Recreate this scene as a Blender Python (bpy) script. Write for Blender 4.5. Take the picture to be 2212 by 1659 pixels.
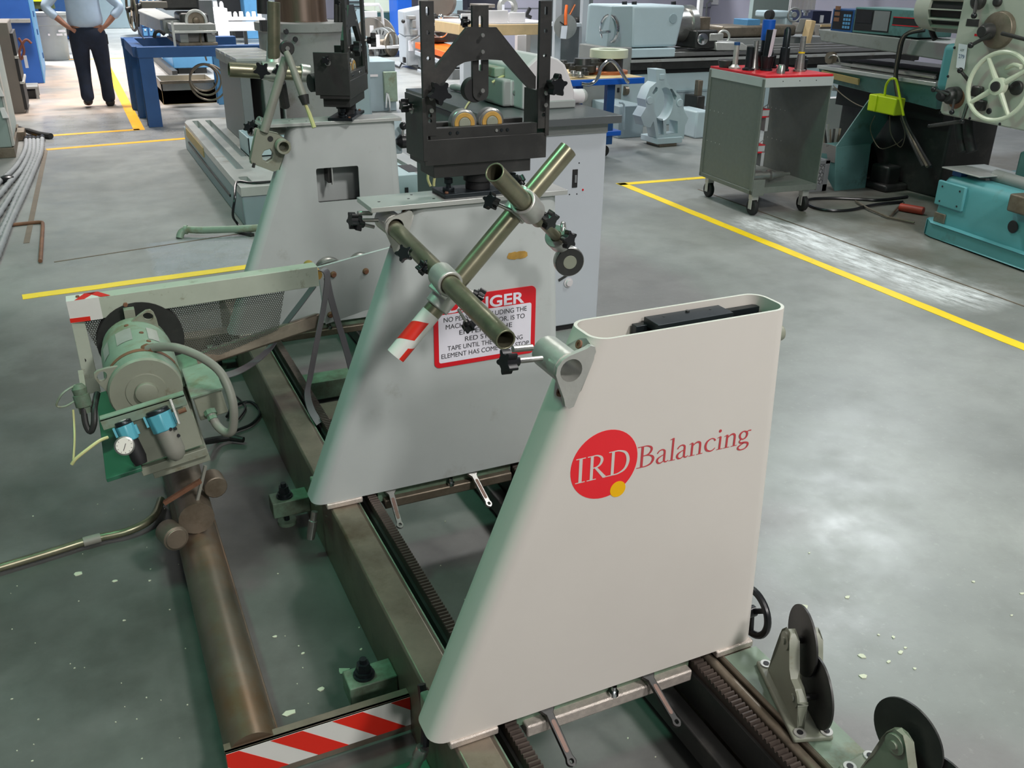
import bpy, math, random
from mathutils import Vector, Matrix
from mathutils.geometry import tessellate_polygon
random.seed(7)
PI = math.pi
scene = bpy.context.scene
for o in list(bpy.data.objects):
    bpy.data.objects.remove(o)
C = scene.collection

# ---------------------------------------------------------------- camera
HC = 1.65
FPX = 1959.44
FWD = Vector((0.38826113, 0.82256141, -0.41550695))
RGT = Vector((0.90671455, -0.42155271, 0.01272909))
DWN = Vector((-0.16468763, -0.38168841, -0.90950093))
cam_data = bpy.data.cameras.new('camera')
cam = bpy.data.objects.new('camera', cam_data)
C.objects.link(cam)
cam_data.sensor_width = 36.0
cam_data.lens = FPX / 2212.0 * 36.0
cam_data.clip_start = 0.05
cam_data.clip_end = 200
cam.matrix_world = Matrix(((RGT.x, -DWN.x, -FWD.x, 0), (RGT.y, -DWN.y, -FWD.y, 0), (RGT.z, -DWN.z, -FWD.z, HC), (0, 0, 0, 1)))
scene.camera = cam

# ---------------------------------------------------------------- light
def srgb(c):
    return tuple(((x / 255.0) / 12.92 if x / 255.0 <= 0.04045 else ((x / 255.0 + 0.055) / 1.055) ** 2.4) for x in c)
world = bpy.data.worlds.new('world')
scene.world = world
world.use_nodes = True
world.node_tree.nodes['Background'].inputs[0].default_value = (0.55, 0.62, 0.62, 1)
world.node_tree.nodes['Background'].inputs[1].default_value = 0.05
scene.view_settings.view_transform = 'Standard'
scene.view_settings.look = 'None'
scene.view_settings.gamma = 1.0
scene.view_settings.use_curve_mapping = False
scene.view_settings.exposure = 0.2

def lamp(name, loc, target, size, power, col, size_y=None, spread=PI):
    d = bpy.data.lights.new(name, 'AREA')
    d.shape = 'RECTANGLE'
    d.size = size
    d.size_y = size_y or size
    d.energy = power
    d.color = col
    d.spread = spread
    o = bpy.data.objects.new(name, d)
    C.objects.link(o)
    o.location = loc
    o.rotation_euler = (Vector(target) - Vector(loc)).to_track_quat('-Z', 'Y').to_euler()
    return o
WHITE = (1.0, 0.97, 0.95)
PINK = (1.0, 0.9, 0.92)
COOL = (0.9, 0.95, 1.0)
GREEN = (0.32, 1.0, 0.66)
KEY = (1.0, 0.965, 0.94)
lamp('unseen_overhead_lamp', (2.9, -3.2, 6.4), (1.3, 1.8, 0.3), 0.8, 265, KEY)
lamp('unseen_overhead_lamp', (0.6, -7.4, 5.9), (1.0, 2.0, 0.4), 0.9, 230, KEY)
lamp('unseen_overhead_lamp', (9.45, 8.3, 6.3), (4.6, 4.0, 0), 0.9, 185, COOL)
lamp('unseen_overhead_lamp', (4.9, 0.8, 6.2), (4.0, 1.4, 0), 0.8, 45, WHITE, spread=1.5)
lamp('unseen_overhead_lamp', (-1.7, 3.4, 6.2), (0.3, 2.6, 0.3), 0.7, 100, GREEN)
lamp('unseen_overhead_lamp', (3.4, 7.2, 6.3), (3.2, 6.4, 0), 0.8, 120, WHITE)  # fill lamp added to brighten the floor in the middle, no known fixture
WARM = (1.0, 0.94, 0.9)
for lx, ly, pw, cl in ((3.6, 12.5, 170, WHITE), (0.2, 13.5, 270, WARM), (3.2, 20.0, 420, COOL), (-1.0, 20.0, 520, WARM), (8.0, 14.5, 320, COOL), (8.5, 21.0, 460, COOL), (3.67, 28.5, 800, COOL)):
    lamp('unseen_overhead_lamp', (lx, ly, 6.3), (lx, ly, 0), 0.9, pw, cl, spread=2.1)

# ---------------------------------------------------------------- helpers
def P(x, y, z=None, X=None, Y=None):
    """point of the room seen at photo pixel (x, y) on the plane z / X / Y = const"""
    v = FWD + RGT * ((x - 1106.0) / FPX) + DWN * ((y - 829.5) / FPX)
    if z is not None: t = (z - HC) / v.z
    elif Y is not None: t = Y / v.y
    else: t = X / v.x
    return Vector((0, 0, HC)) + v * t
def up_at(foot, y_top):
    """height above the floor point `foot` (Vector) of the photo row y_top"""
    lo, hi = 0.0, 4.0
    for _ in range(40):
        m = (lo + hi) / 2
        q = Vector((foot[0], foot[1], m)) - Vector((0, 0, HC))
        yy = 829.5 + FPX * q.dot(DWN) / q.dot(FWD)
        if yy > y_top: lo = m
        else: hi = m
    return lo

ORG = {}
def link(o): C.objects.link(o); return o
def thing(name, label, cat, loc=(0, 0, 0), rotz=0.0, group=None):
    o = bpy.data.objects.new(name, None)
    o.empty_display_size = 0.1
    link(o)
    o.location = loc
    o.rotation_euler = (0, 0, rotz)
    o['label'] = label
    o['category'] = cat
    if group: o['group'] = group
    ORG[o.name] = Vector(loc)
    return o
def tag(o, label, cat, group=None):
    o['label'] = label
    o['category'] = cat
    if group: o['group'] = group
    return o

def basis(d):
    d = Vector(d).normalized()
    a = Vector((0, 0, 1)) if abs(d.z) < 0.9 else Vector((1, 0, 0))
    u = d.cross(a).normalized()
    return u, d.cross(u).normalized(), d

def smooth(pts, n=5, closed=False):
    pts = [Vector(p) for p in pts]
    out = []
    m = len(pts)
    rng = range(m if closed else m - 1)
    for i in rng:
        if closed: a, b, c, d = pts[i - 1], pts[i], pts[(i + 1) % m], pts[(i + 2) % m]
        else: a, b, c, d = pts[max(i - 1, 0)], pts[i], pts[i + 1], pts[min(i + 2, m - 1)]
        for k in range(n):
            t = k / n
            out.append(0.5 * ((2 * b) + (c - a) * t + (2 * a - 5 * b + 4 * c - d) * t * t + (3 * b - a - 3 * c + d) * t ** 3))
    if not closed: out.append(pts[-1])
    return out

class MB:
    def __init__(s): s.v = []; s.f = []; s.M = None
    def add(s, vs, fs):
        n = len(s.v)
        s.v += [(s.M @ Vector(q)) if s.M else Vector(q) for q in vs]
        s.f += [tuple(i + n for i in f) for f in fs]
        return s
    def bx(s, x0, x1, y0, y1, z0, z1):
        if x0 > x1: x0, x1 = x1, x0
        if y0 > y1: y0, y1 = y1, y0
        if z0 > z1: z0, z1 = z1, z0
        return s.add([(x0, y0, z0), (x1, y0, z0), (x1, y1, z0), (x0, y1, z0), (x0, y0, z1), (x1, y0, z1), (x1, y1, z1), (x0, y1, z1)],
                     [(0, 3, 2, 1), (4, 5, 6, 7), (0, 1, 5, 4), (1, 2, 6, 5), (2, 3, 7, 6), (3, 0, 4, 7)])
    def hexa(s, b, t):
        """box from 4 bottom and 4 top corners (counter-clockwise from above)"""
        return s.add(list(b) + list(t), [(0, 3, 2, 1), (4, 5, 6, 7), (0, 1, 5, 4), (1, 2, 6, 5), (2, 3, 7, 6), (3, 0, 4, 7)])
    def bar(s, p, q, w, h, up=(0, 0, 1)):
        """rectangular bar from p to q, w across, h along up"""
        p, q = Vector(p), Vector(q)
        d = (q - p).normalized()
        sd = d.cross(Vector(up)).normalized()
        u = sd.cross(d).normalized()
        vs = []
        for c in (p, q):
            for a, b in ((-1, -1), (1, -1), (1, 1), (-1, 1)): vs.append(c + sd * (a * w / 2) + u * (b * h / 2))
        return s.add(vs, [(0, 1, 2, 3), (7, 6, 5, 4), (0, 4, 5, 1), (1, 5, 6, 2), (2, 6, 7, 3), (3, 7, 4, 0)])
    def loft(s, loops, cap0=True, cap1=True, closed=False):
        k = len(loops[0]); vs = [q for L in loops for q in L]; fs = []
        m = len(loops)
        for i in range(m if closed else m - 1):
            j = (i + 1) % m
            for a in range(k):
                b = (a + 1) % k
                fs.append((i * k + a, i * k + b, j * k + b, j * k + a))
        if not closed:
            if cap0: fs.append(tuple(reversed(range(k))))
            if cap1: fs.append(tuple((m - 1) * k + a for a in range(k)))
        return s.add(vs, fs)
    def lathe(s, p, d, prof, n=20, cap=True):
        """prof: (distance along d, radius)"""
        u, w, d = basis(d); p = Vector(p)
        loops = [[p + d * t + (u * math.cos(2 * PI * a / n) + w * math.sin(2 * PI * a / n)) * max(r, 1e-5) for a in range(n)] for t, r in prof]
        return s.loft(loops, cap, cap)
    def cyl(s, p, q, r, r2=None, n=16):
        p, q = Vector(p), Vector(q); L = (q - p).length
        return s.lathe(p, q - p, [(0, r), (L, r if r2 is None else r2)], n)
    def ring(s, p, q, ro, ri, n=24):
        p, q = Vector(p), Vector(q); L = (q - p).length
        u, w, d = basis(q - p)
        loops = [[p + d * t + (u * math.cos(2 * PI * a / n) + w * math.sin(2 * PI * a / n)) * r for a in range(n)] for t, r in ((0, ri), (0, ro), (L, ro), (L, ri))]
        return s.loft(loops, closed=True)
    def torus(s, c, ax, R, r, n=32, m=10):
        u, w, d = basis(ax); c = Vector(c)
        loops = []
        for i in range(n):
            a = 2 * PI * i / n; e = u * math.cos(a) + w * math.sin(a)
            loops.append([c + e * (R + r * math.cos(2 * PI * b / m)) + d * (r * math.sin(2 * PI * b / m)) for b in range(m)])
        return s.loft(loops, closed=True)
    def tube(s, pts, r, n=8, closed=False, sm=0):
        if sm: pts = smooth(pts, sm, closed)
        pts = [Vector(p) for p in pts]; m = len(pts); loops = []
        u = None
        for i in range(m):
            if closed: d = pts[(i + 1) % m] - pts[i - 1]
            else: d = pts[min(i + 1, m - 1)] - pts[max(i - 1, 0)]
            d = d.normalized()
            if u is None: u = basis(d)[0]
            u = (u - d * u.dot(d)).normalized(); w = d.cross(u)
            rr = r[min(i, len(r) - 1)] if isinstance(r, (list, tuple)) else r
            loops.append([pts[i] + (u * math.cos(2 * PI * a / n) + w * math.sin(2 * PI * a / n)) * rr for a in range(n)])
        return s.loft(loops, closed=closed)
    def ribbon(s, pts, wdir, w, th, sm=0):
        """flat strap along pts, width w along wdir, thickness th"""
        if sm: pts = smooth(pts, sm)
        pts = [Vector(p) for p in pts]; m = len(pts); loops = []
        W = Vector(wdir).normalized()
        for i in range(m):
            d = (pts[min(i + 1, m - 1)] - pts[max(i - 1, 0)]).normalized()
            nn = d.cross(W).normalized()
            loops.append([pts[i] + W * (a * w / 2) + nn * (b * th / 2) for a, b in ((-1, -1), (1, -1), (1, 1), (-1, 1))])
        return s.loft(loops)
    def sphere(s, c, r, n=14, m=8, sc=(1, 1, 1)):
        c = Vector(c); loops = []
        for i in range(1, m):
            t = PI * i / m
            loops.append([c + Vector((r * sc[0] * math.sin(t) * math.cos(2 * PI * a / n), r * sc[1] * math.sin(t) * math.sin(2 * PI * a / n), -r * sc[2] * math.cos(t))) for a in range(n)])
        return s.loft(loops)
    def prism(s, poly, o, u, w, depth, holes=()):
        """2D polygon (with holes) in the plane o,u,w pushed by depth along u x w"""
        o, u, w = Vector(o), Vector(u).normalized(), Vector(w).normalized(); nn = u.cross(w)
        rings = [list(poly)] + [list(h) for h in holes]
        flat = [q for r in rings for q in r]
        tris = tessellate_polygon([[Vector((a, b, 0)) for a, b in r] for r in rings])
        k = len(flat)
        vs = [o + u * a + w * b for a, b in flat] + [o + u * a + w * b + nn * depth for a, b in flat]
        fs = []
        for t in tris:
            a, b, c = (flat[i] for i in t)
            cr = (b[0] - a[0]) * (c[1] - a[1]) - (b[1] - a[1]) * (c[0] - a[0])
            t = tuple(t) if cr < 0 else tuple(reversed(t))
            fs.append(t); fs.append(tuple(i + k for i in reversed(t)))
        base = 0
        for r in rings:
            m = len(r)
            for i in range(m):
                j = (i + 1) % m
                fs.append((base + i, base + j, base + j + k, base + i + k))
            base += m
        return s.add(vs, fs)
    def obj(s, name, m, parent=None, bev=None, ang=35, flat=False, local=False, seg=2):
        me = bpy.data.meshes.new(name)
        if parent is not None and not local: org = ORG[parent.name]
        elif parent is None:
            xs = [q.x for q in s.v]; ys = [q.y for q in s.v]; zs = [q.z for q in s.v]
            org = Vector(((min(xs) + max(xs)) / 2, (min(ys) + max(ys)) / 2, min(zs)))
        else: org = Vector((0, 0, 0))
        me.from_pydata([tuple(q - org) for q in s.v], [], s.f)
        me.validate()
        if not flat:
            me.polygons.foreach_set('use_smooth', [True] * len(me.polygons))
            me.update()
            me.set_sharp_from_angle(angle=math.radians(ang))
        me.update()
        o = bpy.data.objects.new(name, me)
        link(o)
        if m is not None: me.materials.append(m)
        if parent is not None:
            o.parent = parent
            ORG[o.name] = org if not local else Vector((0, 0, 0))
        else:
            o.location = org
            ORG[o.name] = org
        if bev:
            b = o.modifiers.new('bevel', 'BEVEL'); b.width = bev; b.segments = seg; b.limit_method = 'ANGLE'; b.angle_limit = math.radians(38)
            b.harden_normals = False
        return o

def circ(cx, cy, r, n=16, ry=None):
    return [(cx + r * math.cos(2 * PI * i / n), cy + (ry or r) * math.sin(2 * PI * i / n)) for i in range(n)]
def rrect(x0, x1, y0, y1, r, n=4):
    out = []
    for cx, cy, a0 in ((x1 - r, y1 - r, 0), (x0 + r, y1 - r, 90), (x0 + r, y0 + r, 180), (x1 - r, y0 + r, 270)):
        for i in range(n + 1):
            a = math.radians(a0 + 90.0 * i / n)
            out.append((cx + r * math.cos(a), cy + r * math.sin(a)))
    return out
def dup(root, loc, rotz, label=None, group=None):
    r = root.copy(); link(r); r.location = loc; r.rotation_euler = (0, 0, rotz)
    if label: r['label'] = label
    if group: r['group'] = group
    def kids(src, dst):
        for ch in list(src.children):
            c = ch.copy(); link(c); c.parent = dst
            kids(ch, c)
    kids(root, r)
    return r

# ---------------------------------------------------------------- materials
def mat(name, rgb, rough=0.5, metal=0.0, var=0.1, scale=6.0, bump=0.0, spots=None, spot_amt=0.35, spot_scale=5.0, stretch=(1, 1, 1), spec=0.5, coat=0.0):
    m = bpy.data.materials.new(name); m.use_nodes = True
    nt = m.node_tree; N = nt.nodes; L = nt.links
    b = N['Principled BSDF']
    b.inputs['Roughness'].default_value = rough
    b.inputs['Metallic'].default_value = metal
    b.inputs['Specular IOR Level'].default_value = spec
    b.inputs['Coat Weight'].default_value = coat
    base = srgb(rgb)
    tc = N.new('ShaderNodeTexCoord'); mp = N.new('ShaderNodeMapping')
    mp.inputs['Scale'].default_value = stretch
    L.new(tc.outputs['Object'], mp.inputs['Vector'])
    nz = N.new('ShaderNodeTexNoise'); nz.inputs['Scale'].default_value = scale; nz.inputs['Detail'].default_value = 5; nz.inputs['Roughness'].default_value = 0.62
    L.new(mp.outputs['Vector'], nz.inputs['Vector'])
    cr = N.new('ShaderNodeValToRGB')
    cr.color_ramp.elements[0].position = 0.3; cr.color_ramp.elements[1].position = 0.7
    cr.color_ramp.elements[0].color = tuple(max(0, c * (1 - var)) for c in base) + (1,)
    cr.color_ramp.elements[1].color = tuple(min(1, c * (1 + var)) for c in base) + (1,)
    L.new(nz.outputs['Fac'], cr.inputs['Fac'])
    out = cr.outputs['Color']
    if spots:
        n2 = N.new('ShaderNodeTexNoise'); n2.inputs['Scale'].default_value = spot_scale; n2.inputs['Detail'].default_value = 8; n2.inputs['Roughness'].default_value = 0.7
        L.new(mp.outputs['Vector'], n2.inputs['Vector'])
        r2 = N.new('ShaderNodeMapRange'); r2.inputs[1].default_value = 0.62 - 0.25 * spot_amt; r2.inputs[2].default_value = 0.72
        L.new(n2.outputs['Fac'], r2.inputs[0])
        mx = N.new('ShaderNodeMix'); mx.data_type = 'RGBA'
        L.new(r2.outputs[0], mx.inputs[0]); L.new(out, mx.inputs[6]); mx.inputs[7].default_value = srgb(spots) + (1,)
        out = mx.outputs[2]
    L.new(out, b.inputs['Base Color'])
    rr = N.new('ShaderNodeMapRange'); rr.inputs[3].default_value = max(0, rough - 0.08); rr.inputs[4].default_value = min(1, rough + 0.08)
    L.new(nz.outputs['Fac'], rr.inputs[0]); L.new(rr.outputs[0], b.inputs['Roughness'])
    if bump:
        bp = N.new('ShaderNodeBump'); bp.inputs['Strength'].default_value = bump; bp.inputs['Distance'].default_value = 0.004
        n3 = N.new('ShaderNodeTexNoise'); n3.inputs['Scale'].default_value = scale * 9; n3.inputs['Detail'].default_value = 3
        L.new(mp.outputs['Vector'], n3.inputs['Vector']); L.new(n3.outputs['Fac'], bp.inputs['Height']); L.new(bp.outputs['Normal'], b.inputs['Normal'])
    return m
K = {}
K['beige'] = mat('beige_enamel', (216, 211, 203), 0.42, var=0.02, scale=3, bump=0.05)
K['gray_ped'] = mat('gray_enamel', (184, 190, 188), 0.45, var=0.04, scale=4, bump=0.05, spots=(150, 150, 142), spot_amt=0.25, spot_scale=2.5)
K['weld'] = mat('bare_weld_steel', (225, 214, 204), 0.35, 0.6, var=0.15, scale=60, bump=0.5)
K['bed'] = mat('oily_bed_steel', (128, 118, 104), 0.42, 0.55, var=0.25, scale=7, spots=(92, 78, 60), spot_amt=0.5, spot_scale=4, bump=0.1)
K['bed_green'] = mat('worn_green_paint', (112, 140, 118), 0.5, var=0.25, scale=9, spots=(84, 80, 66), spot_amt=0.6, spot_scale=7, bump=0.15)
K['rustpipe'] = mat('brown_patina_pipe', (108, 100, 88), 0.38, 0.5, var=0.22, scale=5, spots=(112, 84, 56), spot_amt=0.7, spot_scale=3.5, bump=0.1)
K['rack'] = mat('dark_rack_steel', (84, 74, 68), 0.45, 0.5, var=0.2, scale=20)
K['rack2'] = mat('rusty_rack_steel', (120, 96, 86), 0.5, 0.3, var=0.2, scale=20)
K['darksteel'] = mat('blackened_steel', (60, 60, 59), 0.42, 0.4, var=0.2, scale=9, spots=(84, 82, 78), spot_amt=0.3, bump=0.06)
K['black'] = mat('black_plastic', (22, 23, 26), 0.32, var=0.15, scale=10)
K['blackmat'] = mat('matte_black', (26, 26, 27), 0.6, var=0.2, scale=10)
K['blackoxide'] = mat('black_oxide_steel', (44, 50, 54), 0.35, 0.6, var=0.15, scale=10)
K['alu'] = mat('cast_aluminium', (196, 196, 190), 0.38, 0.55, var=0.08, scale=14, bump=0.1)
K['steel'] = mat('brushed_steel', (178, 178, 174), 0.3, 0.85, var=0.1, scale=14, stretch=(1, 1, 6))
K['chrome'] = mat('bright_chrome', (215, 218, 220), 0.12, 1.0, var=0.05)
K['zinc'] = mat('zinc_conduit', (138, 134, 112), 0.32, 0.7, var=0.16, scale=12, spots=(108, 116, 92), spot_amt=0.5, spot_scale=9)
K['plate'] = mat('ground_steel_plate', (202, 204, 200), 0.32, 0.55, var=0.07, scale=6, spots=(168, 160, 146), spot_amt=0.2)
K['red'] = mat('red_tape', (222, 40, 24), 0.45, var=0.05)
K['white'] = mat('white_tape', (222, 222, 216), 0.45, var=0.04)
K['signred'] = mat('sign_red', (214, 22, 36), 0.35, var=0.03)
K['signwhite'] = mat('sign_white', (232, 230, 240), 0.35, var=0.02)
K['ink'] = mat('black_ink', (26, 26, 30), 0.5, var=0.05)
K['logored'] = mat('logo_red', (238, 40, 50), 0.4, var=0.02)
K['logodull'] = mat('logo_letter_red', (196, 66, 72), 0.45, var=0.04)
K['logoyel'] = mat('logo_yellow', (250, 190, 0), 0.4, var=0.02)
K['yellow'] = mat('yellow_floor_paint', (252, 214, 12), 0.5, var=0.06, scale=9, spots=(188, 160, 40), spot_amt=0.0, spot_scale=12)
K['orange'] = mat('amber_floor_paint', (246, 176, 36), 0.4, var=0.08, scale=9)
K['brass'] = mat('ochre_grease', (188, 148, 72), 0.5, var=0.2, scale=30)
K['conduit'] = mat('gray_conduit', (136, 136, 126), 0.5, var=0.12, scale=8)
K['greenpaint'] = mat('sea_green_enamel', (134, 154, 136), 0.45, var=0.12, scale=9, spots=(118, 108, 74), spot_amt=0.45, spot_scale=8, bump=0.1)
K['graygreen'] = mat('gray_green_enamel', (142, 146, 130), 0.45, var=0.08, scale=8, spots=(112, 100, 74), spot_amt=0.25, spot_scale=9)
K['dkgreen'] = mat('deep_green_enamel', (52, 110, 84), 0.45, var=0.12, scale=6, spots=(40, 60, 48), spot_amt=0.3)
K['aqua'] = mat('aqua_plastic', (92, 172, 190), 0.4, var=0.06)
K['belt'] = mat('grey_drive_belt', (112, 108, 112), 0.4, var=0.06)
K['dial'] = mat('dial_face', (226, 222, 212), 0.4, var=0.03)
K['glass'] = mat('gauge_glass', (235, 235, 232), 0.08, var=0.0)
K['rust'] = mat('brown_rust', (122, 84, 62), 0.7, var=0.25, scale=14, bump=0.2)
K['hose_y'] = mat('yellowed_hose', (196, 196, 138), 0.4, var=0.05)
# ---------------------------------------------------------------- floor, walls, ceiling
def floor_mat():
    m = bpy.data.materials.new('sealed_concrete'); m.use_nodes = True
    nt = m.node_tree; N = nt.nodes; L = nt.links; b = N['Principled BSDF']
    tc = N.new('ShaderNodeTexCoord')
    geo = N.new('ShaderNodeNewGeometry'); sep = N.new('ShaderNodeSeparateXYZ'); L.new(geo.outputs['Position'], sep.inputs[0])
    def noise(sc, det=6, rough=0.6, vec=None):
        n = N.new('ShaderNodeTexNoise'); n.inputs['Scale'].default_value = sc; n.inputs['Detail'].default_value = det; n.inputs['Roughness'].default_value = rough
        L.new(vec or geo.outputs['Position'], n.inputs['Vector']); return n.outputs['Fac']
    def ramp(v, a, c, lo=0.0, hi=1.0):
        r = N.new('ShaderNodeMapRange'); r.inputs[1].default_value = a; r.inputs[2].default_value = c; r.inputs[3].default_value = lo; r.inputs[4].default_value = hi
        L.new(v, r.inputs[0]); return r.outputs[0]
    def math_(op, a, c):
        n = N.new('ShaderNodeMath'); n.operation = op
        for i, q in enumerate((a, c)):
            if isinstance(q, (int, float)): n.inputs[i].default_value = q
            else: L.new(q, n.inputs[i])
        return n.outputs[0]
    def mix(f, a, c):
        n = N.new('ShaderNodeMix'); n.data_type = 'RGBA'
        if isinstance(f, (int, float)): n.inputs[0].default_value = f
        else: L.new(f, n.inputs[0])
        for i, q in ((6, a), (7, c)):
            if isinstance(q, tuple): n.inputs[i].default_value = srgb(q) + (1,)
            else: L.new(q, n.inputs[i])
        return n.outputs[2]
    X, Y = sep.outputs[0], sep.outputs[1]
    def box(x0, x1, y0, y1, soft=0.08, wob=0.25):
        nz = math_('SUBTRACT', noise(3.0, 6, 0.7), 0.5)
        xx = math_('ADD', X, math_('MULTIPLY', nz, wob)); yy = math_('ADD', Y, math_('MULTIPLY', nz, wob))
        f = ramp(xx, x0 - soft, x0 + soft)
        for v, e, s in ((xx, x1, -1), (yy, y0, 1), (yy, y1, -1)):
            f = math_('MULTIPLY', f, ramp(v, e - soft * s, e + soft * s))
        return f
    col = mix(ramp(noise(0.9), 0.35, 0.68), (128, 130, 128), (154, 156, 153))
    col = mix(ramp(noise(6.0, 8, 0.7), 0.45, 0.75, 0, 0.35), col, (108, 108, 104))
    col = mix(ramp(noise(40.0, 3, 0.7), 0.6, 0.78, 0, 0.3), col, (182, 182, 178))
    # worn oil stains plus painted-in dim light round the machine bed, old dusty residue beside the right-hand line
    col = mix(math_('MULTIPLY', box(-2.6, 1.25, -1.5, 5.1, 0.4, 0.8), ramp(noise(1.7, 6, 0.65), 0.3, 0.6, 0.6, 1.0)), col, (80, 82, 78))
    streak = N.new('ShaderNodeMapping'); streak.inputs['Scale'].default_value = (9, 2.0, 1); L.new(geo.outputs['Position'], streak.inputs[0])
    dust = math_('MULTIPLY', box(4.2, 4.62, 3.2, 5.25, 0.12, 0.35), ramp(noise(2.4, 8, 0.75, streak.outputs[0]), 0.36, 0.6))
    dust2 = math_('MULTIPLY', box(4.75, 5.2, 4.2, 5.5, 0.2, 0.5), ramp(noise(2.4, 8, 0.75, streak.outputs[0]), 0.46, 0.75, 0, 0.5))
    col = mix(dust, col, (232, 236, 238))
    col = mix(dust2, col, (200, 212, 206))
    dirty = math_('MULTIPLY', box(4.65, 9.0, 2.6, 6.4, 0.1, 0.4), ramp(noise(2.2, 7, 0.7), 0.3, 0.65, 0.2, 0.85))
    col = mix(dirty, col, (104, 100, 88))
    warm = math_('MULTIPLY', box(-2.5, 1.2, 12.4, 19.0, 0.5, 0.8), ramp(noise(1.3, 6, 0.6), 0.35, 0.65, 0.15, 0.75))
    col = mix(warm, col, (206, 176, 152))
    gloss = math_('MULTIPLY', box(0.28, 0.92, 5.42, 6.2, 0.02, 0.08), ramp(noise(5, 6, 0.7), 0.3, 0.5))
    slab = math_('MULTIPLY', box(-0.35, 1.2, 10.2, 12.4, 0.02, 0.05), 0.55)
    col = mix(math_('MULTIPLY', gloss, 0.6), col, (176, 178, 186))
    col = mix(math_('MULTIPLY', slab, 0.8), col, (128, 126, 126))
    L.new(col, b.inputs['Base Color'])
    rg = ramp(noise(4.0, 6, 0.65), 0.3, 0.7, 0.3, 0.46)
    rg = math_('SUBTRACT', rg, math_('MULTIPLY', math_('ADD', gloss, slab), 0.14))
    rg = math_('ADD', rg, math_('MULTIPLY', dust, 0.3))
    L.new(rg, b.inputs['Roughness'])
    bp = N.new('ShaderNodeBump'); bp.inputs['Strength'].default_value = 0.08; bp.inputs['Distance'].default_value = 0.003
    L.new(noise(60, 4, 0.7), bp.inputs['Height']); L.new(bp.outputs['Normal'], b.inputs['Normal'])
    return m
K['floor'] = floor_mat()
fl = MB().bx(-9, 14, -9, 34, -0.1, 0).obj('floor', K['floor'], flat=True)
fl['kind'] = 'structure'
K['wall'] = mat('lavender_grey_wall', (176, 172, 186), 0.7, var=0.04, scale=2)
K['ceil'] = mat('ceiling_paint', (170, 174, 172), 0.8, var=0.04, scale=1)
for nm, a in (('wall_right', (14, 14.2, -9, 34, 0, 7)), ('wall_back', (-9, 14, 34, 34.2, 0, 7)), ('wall_left', (-9.2, -9, -9, 34, 0, 7)), ('wall_front', (-9, 14, -9.2, -9, 0, 7))):
    w = MB().bx(*a).obj(nm, K['wall'], flat=True); w['kind'] = 'structure'
w = MB().bx(-9.2, 14.2, -9.2, 34.2, 7.0, 7.2).obj('ceiling', K['ceil'], flat=True); w['kind'] = 'structure'
def stripe(p, q, w, m, wob=0.0):
    p, q = Vector(p), Vector(q); d = (q - p); n = max(2, int(d.length / 0.12)) if wob else 1
    s = Vector((-d.y, d.x, 0)).normalized(); loops = []
    for i in range(n + 1):
        c = p + d * (i / n); a = random.uniform(-wob, wob); b2 = random.uniform(-wob, wob)
        loops.append([c + s * (-w / 2 + a) + Vector((0, 0, 0.0002)), c + s * (w / 2 + b2) + Vector((0, 0, 0.0002)), c + s * (w / 2 + b2) + Vector((0, 0, 0.0022)), c + s * (-w / 2 + a) + Vector((0, 0, 0.0022))])
    return MB().loft(loops).obj('floor_line', m, fl)
stripe((3.985, 1.2, 0), (4.135, 6.64, 0), 0.078, K['yellow'], 0.003)
stripe((4.09, 6.61, 0), (5.0, 6.57, 0), 0.078, K['yellow'], 0.003)
stripe((-0.42, 5.345, 0), (0.98, 5.455, 0), 0.085, K['yellow'], 0.004)
stripe((-0.306, 10.03, 0), (1.3, 10.26, 0), 0.09, K['orange'])
stripe((-0.5, 10.86, 0), (0.62, 10.99, 0), 0.09, K['orange'])
stripe((0.615, 10.95, 0), (0.66, 18.6, 0), 0.115, K['orange'])
stripe((-0.45, 19.9, 0), (1.6, 20.0, 0), 0.09, K['orange'])
stripe((2.55, 8.6, 0), (2.36, 6.2, 0), 0.085, K['yellow'], 0.003)
# saw-cut joint with a rusty fill, and the joint crossing in front of the bright panel
K['joint'] = mat('joint_filler', (110, 98, 84), 0.7, var=0.2, scale=12)
MB().bar((-0.31, 10.0, 0.001), (-0.42, 6.5, 0.001), 0.035, 0.003).obj('floor_joint', K['joint'], fl)
MB().bar((-0.26, 5.98, 0.001), (1.0, 6.24, 0.001), 0.012, 0.003).obj('floor_joint', K['joint'], fl)
MB().bar((4.62, 6.2, 0.001), (4.55, 2.4, 0.001), 0.012, 0.003).obj('floor_joint', K['joint'], fl)
# dried paint and grout flecks dropped on the slab
fk = MB()
def fleck(c, r, n=7):
    a0 = random.uniform(0, 6)
    pts = [(r * random.uniform(0.5, 1.2) * math.cos(a0 + 2 * PI * i / n), r * random.uniform(0.4, 0.9) * math.sin(a0 + 2 * PI * i / n)) for i in range(n)]
    fk.prism(pts, (c[0], c[1], 0.0002), (1, 0, 0), (0, 1, 0), 0.0022)
for x, y, r in ((625, 1541, 13), (742, 1450, 14), (692, 1490, 8), (168, 1240, 10), (248, 1256, 6), (1735, 1314, 13), (1830, 1290, 6), (1862, 1418, 9), (1863, 1462, 10), (1930, 1377, 5), (1944, 1410, 7), (1975, 1445, 5),
                (1898, 1372, 4), (2102, 1257, 4), (2208, 1283, 5), (1955, 1400, 4), (510, 1505, 8), (540, 1506, 4), (655, 1412, 4), (593, 1376, 5), (780, 1403, 4), (268, 1341, 3), (323, 1255, 3), (880, 1560, 3), (1130, 1600, 3),
                (450, 1205, 3), (500, 1320, 3), (600, 1240, 2), (1748, 1195, 3), (2185, 1330, 3), (1920, 1430, 5), (2000, 1570, 3)):
    c = P(x, y, z=0); fleck(c, r * (c - Vector((0, 0, HC))).length / FPX)
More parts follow.
